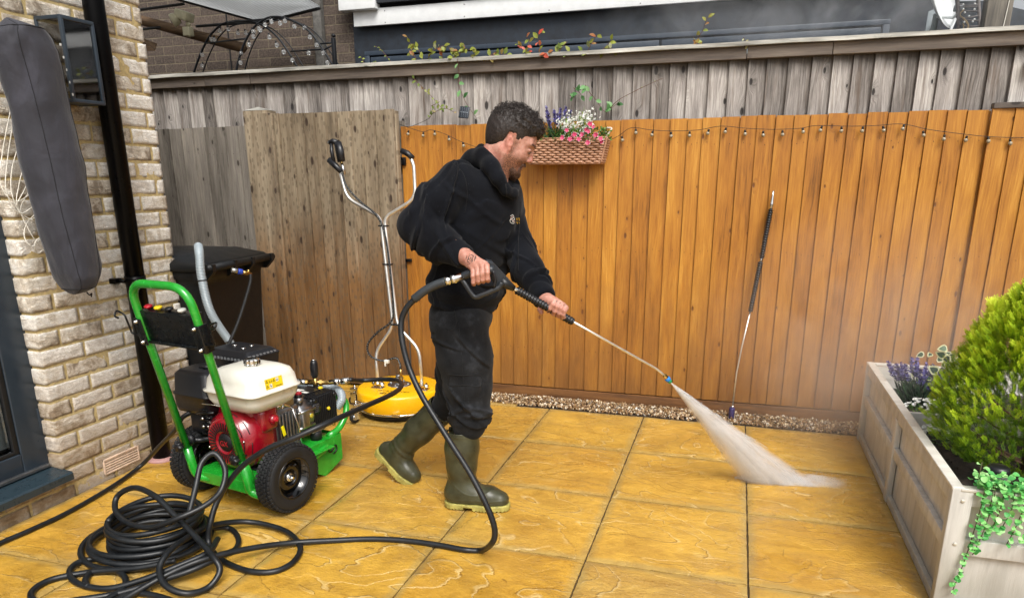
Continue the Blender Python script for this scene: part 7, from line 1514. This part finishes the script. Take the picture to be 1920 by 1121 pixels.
def f_hoodie(P):
    d = f_torso(P); z = P[:, 2]
    d = smin(d, ell(P, J(875, 352, 2.73), (.080, .078, .080)), .05); d = smin(d, ell(P, J(945, 372, 2.94), (.07, .075, .08)), .06)
    ra = chain(P, [(RSH, .083), ((RSH+REL)/2+[0, 0, .0], .078), (REL, .067)], .04); fa = chain(P, [(REL, .071), ((REL+RW)/2+[-.005, 0, -.008], .066), (RW, .050)], .04)
    arm = smin(ra, fa, .03); arm = arm-fold(P, REL, RW, 6, .013, 3, -.1, .95)-fold(P, RSH, REL, 6, .012, 4, .25, 1.1)+.003*wav(P, 24, 6, .02)
    d = smin(d, arm, .014)
    la = smin(chain(P, [(LSH, .078), (LEL, .066)], .04), chain(P, [(LEL, .066), ((LEL+LW)/2+[0, 0, -.006], .058), (LW, .048)], .04), .03); la = la-fold(P, LEL, LW, 7, .012, 9, .0, 1.)-fold(P, LSH, LEL, 4, .006, 10, .2, 1.)+.003*wav(P, 24, 16, .02); d = smin(d, la, .018)
    # long soft folds of the front and side, drawn towards the elbow and hem
    u_ = (P-tc[4])@tfx; v_ = (P-tc[4])@tfy; ang = np.arctan2(v_, u_); hh = (z-tz[0])/(tz[-1]-tz[0]); d = d-.5*fold(P, J(880, 380, 2.70), J(905, 560, 2.66), 5, .009, 51, .1, 1.)-fold(P, J(830, 540, 2.8), J(935, 545, 2.72), 5, .007, 52, .0, 1.)*np.clip((.5-hh)*4, 0, 1)-fold(P, J(850, 470, 2.75), J(960, 430, 2.75), 5, .011, 53, .1, 1.)+.006*wav(P, 14, 21, .03)+.0015*wav(P, 50, 22, .01)
    sag = cone(P, J(840, 505, 2.70), J(915, 565, 2.66), .02, .015); 
    # hood: thick collar lying round the neck
    hd = chain(P, [(J(868, 318, 2.84), .045), (J(890, 303, 2.82), .050), (J(905, 296, 2.78), .040), (J(920, 312, 2.735), .036), (J(934, 335, 2.72), .030), (J(948, 357, 2.735), .024), (J(962, 364, 2.775), .022), (J(969, 352, 2.84), .021)], .025)
    hd = smin(hd, chain(P, [(J(890, 300, 2.86), .048), (J(915, 300, 2.92), .04), (J(945, 318, 2.95), .034), (J(966, 345, 2.90), .026)], .025), .02)
    hd = hd+.006; hd = smin(hd, chain(P, [(J(903, 280, 2.81), .022), (J(915, 296, 2.77), .020), (J(930, 318, 2.745), .018), (J(942, 336, 2.745), .014)], .01), .014)
    d = smin(d, hd-.0015*wav(P, 60, 31, .01), .010)
    nk = np.minimum(cone(P, NECKB+[.01, 0, -.02], hw_((-.034, 0, -.06)), .054, .0565), cone(P, hw_((-.034, 0, -.06)), hw_((-.012, 0, -.02)), .0565, .062)); d = smax(d, -nk, .012)
    # cuffs and waistband: ribbed and drawn in
    for A_, B_, r in ((RW, RW+(RW-REL)*.12, .044), (LW, LW+(LW-LEL)*.10, .042)): e = cone(P, A_, B_, r, r-.004)-.0012*np.sin(((P-A_)@unit(B_-A_))*0+1); d = smin(d, e, .006)
    hz_l = z-(J(868, 577, 2.80)[2]-.26*(P[:, 0]-J(868, 577, 2.80)[0])); d = d+.005*np.clip((.050-hz_l)/.014, 0, 1)-.012*np.exp(-((hz_l-.09)/.03)**2)
    low = J(868, 577, 2.80)[2]-.26*(P[:, 0]-J(868, 577, 2.80)[0]); d = smax(d, low-z, .012)
    for A_, B_ in ((RW, REL), (LW, LEL)): dirn_ = unit(A_-B_); d = np.where(np.linalg.norm(P-A_, axis=1) < .12, smax(d, ((P-A_)@dirn_)-.022, .006), d)
    return d
hk = NT('black_hoodie_fabric'); c = hk.coord(); wv = hk.noise(c, 900, 2, .5); lint = hk.mr(hk.noise(c, 240, 2, .5), .74, .77); col = hk.ramp(hk.noise(c, 7, 4, .6), [(.3, '0a0b0f'), (.7, '14161b')]); col = hk.mix(hk.math('MULTIPLY', lint, .45), col, '6a6e74'); HOOD = hk.set(col=col, rough=.95, sheen=.06, spec=.08, nrm=hk.bump(wv, .3, .001))
V, Q = surface_nets(f_hoodie, (-1.45, 2.45, .80), (-.55, 3.15, 1.62), .0055); hood = mesh_of('hoodie', [(V, Q)], [HOOD], man, loc=lm)
# ---- trousers
def f_trou(P):
    z = P[:, 2]; d = ell(P, J(864, 592, 2.84), (.134, .158, .12))
    r_l = chain(P, [(J(861, 612, 2.765), .120), (J(872, 670, 2.765), .112), (J(877, 722, 2.765), .096), (J(881, 770, 2.763), .080), (J(879, 796, 2.762), .074)], .04)
    l_l = chain(P, [(J(868, 612, 2.92), .115), (J(862, 690, 2.925), .098), (J(856, 730, 2.93), .082), (J(838, 762, 2.94), .072)], .04)
    r_l = r_l-fold(P, J(872, 700, 2.76), J(880, 800, 2.76), 8, .013, 41, .1, 1.1)-fold(P, J(861, 610, 2.76), J(876, 720, 2.76), 5, .009, 44, .0, 1.1)
    r_l = smin(r_l, ell(P, J(882, 786, 2.762), (.085, .083, .030)), .02)
    l_l = l_l-fold(P, J(860, 700, 2.93), J(838, 765, 2.94), 5, .009, 45, 0., 1.1)
    d = smin(d, r_l, .03); d = smin(d, l_l, .03); d = d-.0045*wav(P, 22, 47, .02)-.0018*wav(P, 70, 48, .01)
    pk = ell(P, J(876, 722, 2.685), (.058, .022, .056)); d = smin(d, pk+.004, .02)                    # cargo pocket
    return smax(d, z-J(870, 550, 2.84)[2], .02)
tm = NT('black_cargo_fabric'); c = tm.coord(); col = tm.ramp(tm.noise(c, 14, 5, .65), [(.3, '121315'), (.55, '1f2022'), (.75, '34363a')]); col = tm.mix(tm.mr(tm.noise(c, 300, 2), .68, .72, 0, .3), col, '54565a'); TROU = tm.set(col=col, rough=.92, spec=.1, sheen=.05, nrm=tm.bump(tm.noise(c, 700, 2), .3, .0008))
V, Q = surface_nets(f_trou, (-1.35, 2.58, .33), (-.82, 3.12, 1.05), .005); trou = mesh_of('trousers', [(V, Q)], [TROU], man, loc=lm)
# ---- boots
BT = plain('olive_rubber_boot', '3e3e2c', .34, var=.30, scale=16, bump=.1, spec=.4); SOLE = plain('yellow_rubber_sole', 'a39a50', .6, var=.25, scale=30, bump=.3)
def bootf(shaft, foot, toe_n, k=.03):
    def f(P):
        d = chain(P, shaft, k); e = chain(P, foot, k); d = smin(d, e, .045); return d
    return f
R0, R1, R2 = J(866.5, 806, 2.762), J(866, 870, 2.76), J(865, 912, 2.757)
Rh, Rb, Rt = np.array([-1.118, 2.745, .058]), np.array([-.965, 2.765, .052]), np.array([-.915, 2.772, .044])
def sub_open(d, P, a, ax_, r): e = cone(P, a-ax_*.02, a+ax_*.1, r, r); return smax(d, -e, .003)
def f_rboot(P):
    d = chain(P, [(R0, .0735), (J(866, 840, 2.76), .071), (R1, .064), (R2, .058)], .03); e = chain(P, [(Rh, .045), ((Rh+Rb)/2+[0, 0, .008], .046), (Rb, .047), (Rt, .040)], .03); d = smin(d, e, .05)
    d = smax(d, P[:, 2]-R0[2]-.004, .003); d = smin(d, np.sqrt(np.maximum(0, (np.linalg.norm((P-R0)[:, :2], axis=1)-.0735))**2+(P[:, 2]-R0[2])**2)-.0035, .003) if False else d
    d = smax(d, -np.maximum(np.linalg.norm((P-R0)[:, :2], axis=1)-.069, R0[2]-.03-P[:, 2]), .002); ridge = .0016*np.exp(-((P[:, 2]-(R0[2]-.012))/.003)**2)+.0016*np.exp(-((P[:, 2]-.052)/.003)**2)+.0014*np.exp(-((P[:, 2]-.135-.06*np.sin(P[:, 0]*14))/.003)**2)
    return smax(d-ridge+.0016*wav(P, 40, 61, .01), .026-P[:, 2], .004)
def f_rsole(P):
    Q_ = P.copy(); Q_[:, 2] = .05; e = chain(Q_, [(Rh, .0455), ((Rh+Rb)/2, .044), (Rb, .0475), (Rt, .0425)], .03); d = smax(e-.004, P[:, 2]-.029, .003); d = smax(d, .001-P[:, 2], .003); arch = np.maximum(np.abs(P[:, 0]+1.045)-.02, P[:, 2]-.014); d = smax(d, -arch, .006)
    tr_ = np.maximum(np.sin(P[:, 0]*420)*-.002+.0, P[:, 2]-.007); return np.where(P[:, 2] < .009, np.maximum(d, -np.maximum(np.abs((P[:, 0]*65 % 1)-.5)/65-.0022, P[:, 2]-.006)), d)
L0 = J(829, 766, 2.94); L1 = J(786, 806, 2.95); L2 = J(757, 836, 2.958); lax = unit(L0-L1)
Lh, Lb, Lt = J(727, 843, 2.965), J(762, 879, 2.945), J(775, 891, 2.937); fd = unit(Lt-Lh); fs_ = np.array([-.1, -1, 0.]); fn = unit(np.cross(fd, fs_)); fn = fn if fn[2] > 0 else -fn
def f_lboot(P):
    d = chain(P, [(L0, .072), (L1, .066), (L2, .058)], .03); e = chain(P, [(Lh, .043), ((Lh+Lb)/2+fn*.006, .045), (Lb, .045), (Lt, .038)], .03); d = smin(d, e, .05); t = (P-L0)@lax; d = smax(d, t-.004, .003)
    rr = np.linalg.norm((P-L0)-t[:, None]*lax, axis=1); d = smax(d, -np.maximum(rr-.068, -.03-t), .002); s_ = (P-Lh)@fn; ridge = .0016*np.exp(-((t+.012)/.003)**2)+.0016*np.exp(-((s_+.012)/.003)**2); fl = .004*np.exp(-((P-L2)@lax/.03)**2)*(1-np.abs(np.sin((P-L2)@lax*95+wav(P, 20, 71))))
    return smax(d-ridge-fl+.0016*wav(P, 40, 62, .01), -(s_+.022), .004)
def f_lsole(P):
    s_ = (P-Lh)@fn; Q_ = P-s_[:, None]*fn; e = chain(Q_, [(Lh, .0445), ((Lh+Lb)/2-fn*(((Lh+Lb)/2-Lh)@fn), .043), (Lb-fn*((Lb-Lh)@fn), .046), (Lt-fn*((Lt-Lh)@fn), .041)], .03); u_ = (P-Lh)@fd; d = smax(e-.004, s_+.020, .003); d = smax(d, -(s_+.052), .003); arch = np.maximum(np.abs(u_-.055)-.02, s_+.040); d = smax(d, -arch, .006)
    return np.where(s_ < -.045, np.maximum(d, -np.maximum(np.abs((u_*65 % 1)-.5)/65-.0022, s_+.047)), d)
for fb_, fsl, lo, hi in ((f_rboot, f_rsole, (-1.19, 2.66, -.01), (-.85, 2.86, .45)), (f_lboot, f_lsole, (-1.62, 2.84, -.02), (-1.14, 3.06, .52))):
    V, Q = surface_nets(fb_, lo, hi, .0035); o = mesh_of('boot', [(V, Q)], [BT], man, loc=lm); V, Q = surface_nets(fsl, lo, hi, .003); mesh_of('sole', [(V, Q)], [SOLE], o)
bpy.context.view_layer.update()
# ---- small things lying on the clothes
def stick(o, x, y, off_=.002):
    d = Vector(ray(x, y)).normalized(); M = o.matrix_world.inverted(); ok, p, n, _ = o.ray_cast(M @ Vector(CAM), (M.to_3x3() @ d).normalized())
    if not ok: return None, None
    n = np.array(o.matrix_world.to_3x3() @ n); return np.array(o.matrix_world @ p)+n*off_, n
def seam(o, pts_, r, mat, name, par, off_=.0005, flat=1.):
    Q = []
    for x, y in cr([(a, c_, 0) for a, c_ in pts_], 8)[:, :2]:
        p, n = stick(o, x, y, off_)
        if p is not None and (not Q or np.linalg.norm(p-Q[-1]) < .05): Q.append(p)
    if len(Q) > 2: b = MB(); b.tube(Q, r, 6, flat=flat); return b.build(name, mat, par, loc=-np.array(par.matrix_world.translation))
SEAM = plain('seam_thread', '08090b', .9); ZIP = plain('zip_metal', 'a8a8a4', .3, .9)
seam(hood, [(948, 345), (950, 372), (946, 410), (945, 470), (943, 540)], .0022, SEAM, 'zip_tape', hood, .0005)
seam(hood, [(975, 375), (974, 410), (972, 450), (972, 495), (972, 508)], .0016, SEAM, 'drawstring', hood, .002)
seam(hood, [(845, 303), (868, 325), (876, 360), (872, 400)], .0012, SEAM, 'shoulder_seam', hood, .0)
p, n = stick(hood, 946, 378, .004)
if p is not None: b = MB(); b.box(p-BASE-[.004, .002, .008], p-BASE+[.004, .002, .0], bev=.001); b.tube([p-BASE+[0, 0, -.008], p-BASE+[.003, 0, -.014], p-BASE+[0, 0, -.018], p-BASE+[-.003, 0, -.014], p-BASE+[0, 0, -.008]], .0012, 6); b.build('zip_puller', ZIP, hood)
for nm, cx_, cy_, pts_, mt_ in (('chest_emblem', 960, 411, [(-3, -6), (1, -8), (3, -4), (0, -1), (-4, 2), (-3, 6), (0, 8), (4, 8)], WHP), ('chest_emblem', 960, 411, [(2, -6), (-3, -1), (3, 3), (5, 7)], plain('emblem_pink', 'c8a8a0', .6)), ('chest_emblem', 960, 411, [(4, -2), (4, 1), (0, 4), (4, 6)], WHP)):
    seam(hood, [(cx_+a, cy_+c_) for a, c_ in pts_], .0011, mt_, nm, hood, .001)
GOLD = plain('gold_thread', 'd8a82c', .6)
for (x0, y0, x1, y1) in ((968, 409, 968, 413), (970, 409.5, 970, 413.5), (972, 409, 974, 409.5), (972, 411, 974, 411.5), (973, 409, 973, 414), (968, 417, 971, 417), (970, 417, 970, 420), (973, 417, 973.5, 420)):
    seam(hood, [(x0, y0), ((x0+x1)/2, (y0+y1)/2), (x1, y1)], .0010, GOLD, 'chest_lettering', hood, .001)
seam(trou, [(843, 702), (870, 704), (901, 704), (901, 724), (870, 722), (843, 722), (843, 702)], .0022, SEAM, 'pocket_flap', trou, .0)
seam(trou, [(850, 726), (852, 745), (868, 748), (900, 745), (903, 725)], .0011, SEAM, 'pocket_seam', trou, .0); seam(trou, [(870, 725), (871, 748)], .001, SEAM, 'pocket_seam', trou, .0) 
seam(trou, [(852, 582), (856, 605), (848, 618), (835, 612), (828, 600)], .0022, SEAM, 'hip_pocket', trou, .0); seam(trou, [(797, 598), (815, 600), (817, 622), (804, 620)], .002, SEAM, 'back_pocket', trou, .0); seam(trou, [(860, 605), (864, 650), (868, 700), (872, 760)], .0010, SEAM, 'side_seam', trou, .0)
for x, y in ((894, 717), (846, 717), (812, 617)):
    p, n = stick(trou, x, y, .001)
    if p is not None: b = MB(); b.lathe([(.006, 0), (.006, .002), (.003, .0025)], p-BASE, n, 12); b.build('button', SEAM, trou)
rbt = [o for o in man.children if o.name.startswith('boot')][0]
seam(rbt, [(849, 764+80), (874, 763+80), (874, 768+80), (849, 769+80), (849, 764+80)], .0005, plain('boot_print', 'b0ac90', .6), 'boot_label', rbt, .0) if False else None
p1, n1 = stick(rbt, 861, 848, .0006)
if p1 is not None:
    zz_ = Vector(n1); xx_ = Vector((0, 0, 1)).cross(zz_).normalized(); yy_ = zz_.cross(xx_); BL = plain('boot_print', 'a8a488', .6)
    M = Matrix(((xx_[0], yy_[0], zz_[0], p1[0]-BASE[0]), (xx_[1], yy_[1], zz_[1], p1[1]-BASE[1]), (xx_[2], yy_[2], zz_[2], p1[2]-BASE[2]), (0, 0, 0, 1)))
    text('DUNLOP', .0125, BL, rbt, M, 'boot_lettering'); b = MB()
    for q0, q1, r0, r1 in ((-.028, .028, .0068, .0076), (-.028, .028, -.0076, -.0068), (-.028, -.0273, -.0076, .0076), (.0273, .028, -.0076, .0076)): b.box((q0, r0, 0), (q1, r1, .0004))
    o = b.build('boot_label_border', BL, rbt); o.matrix_local = M
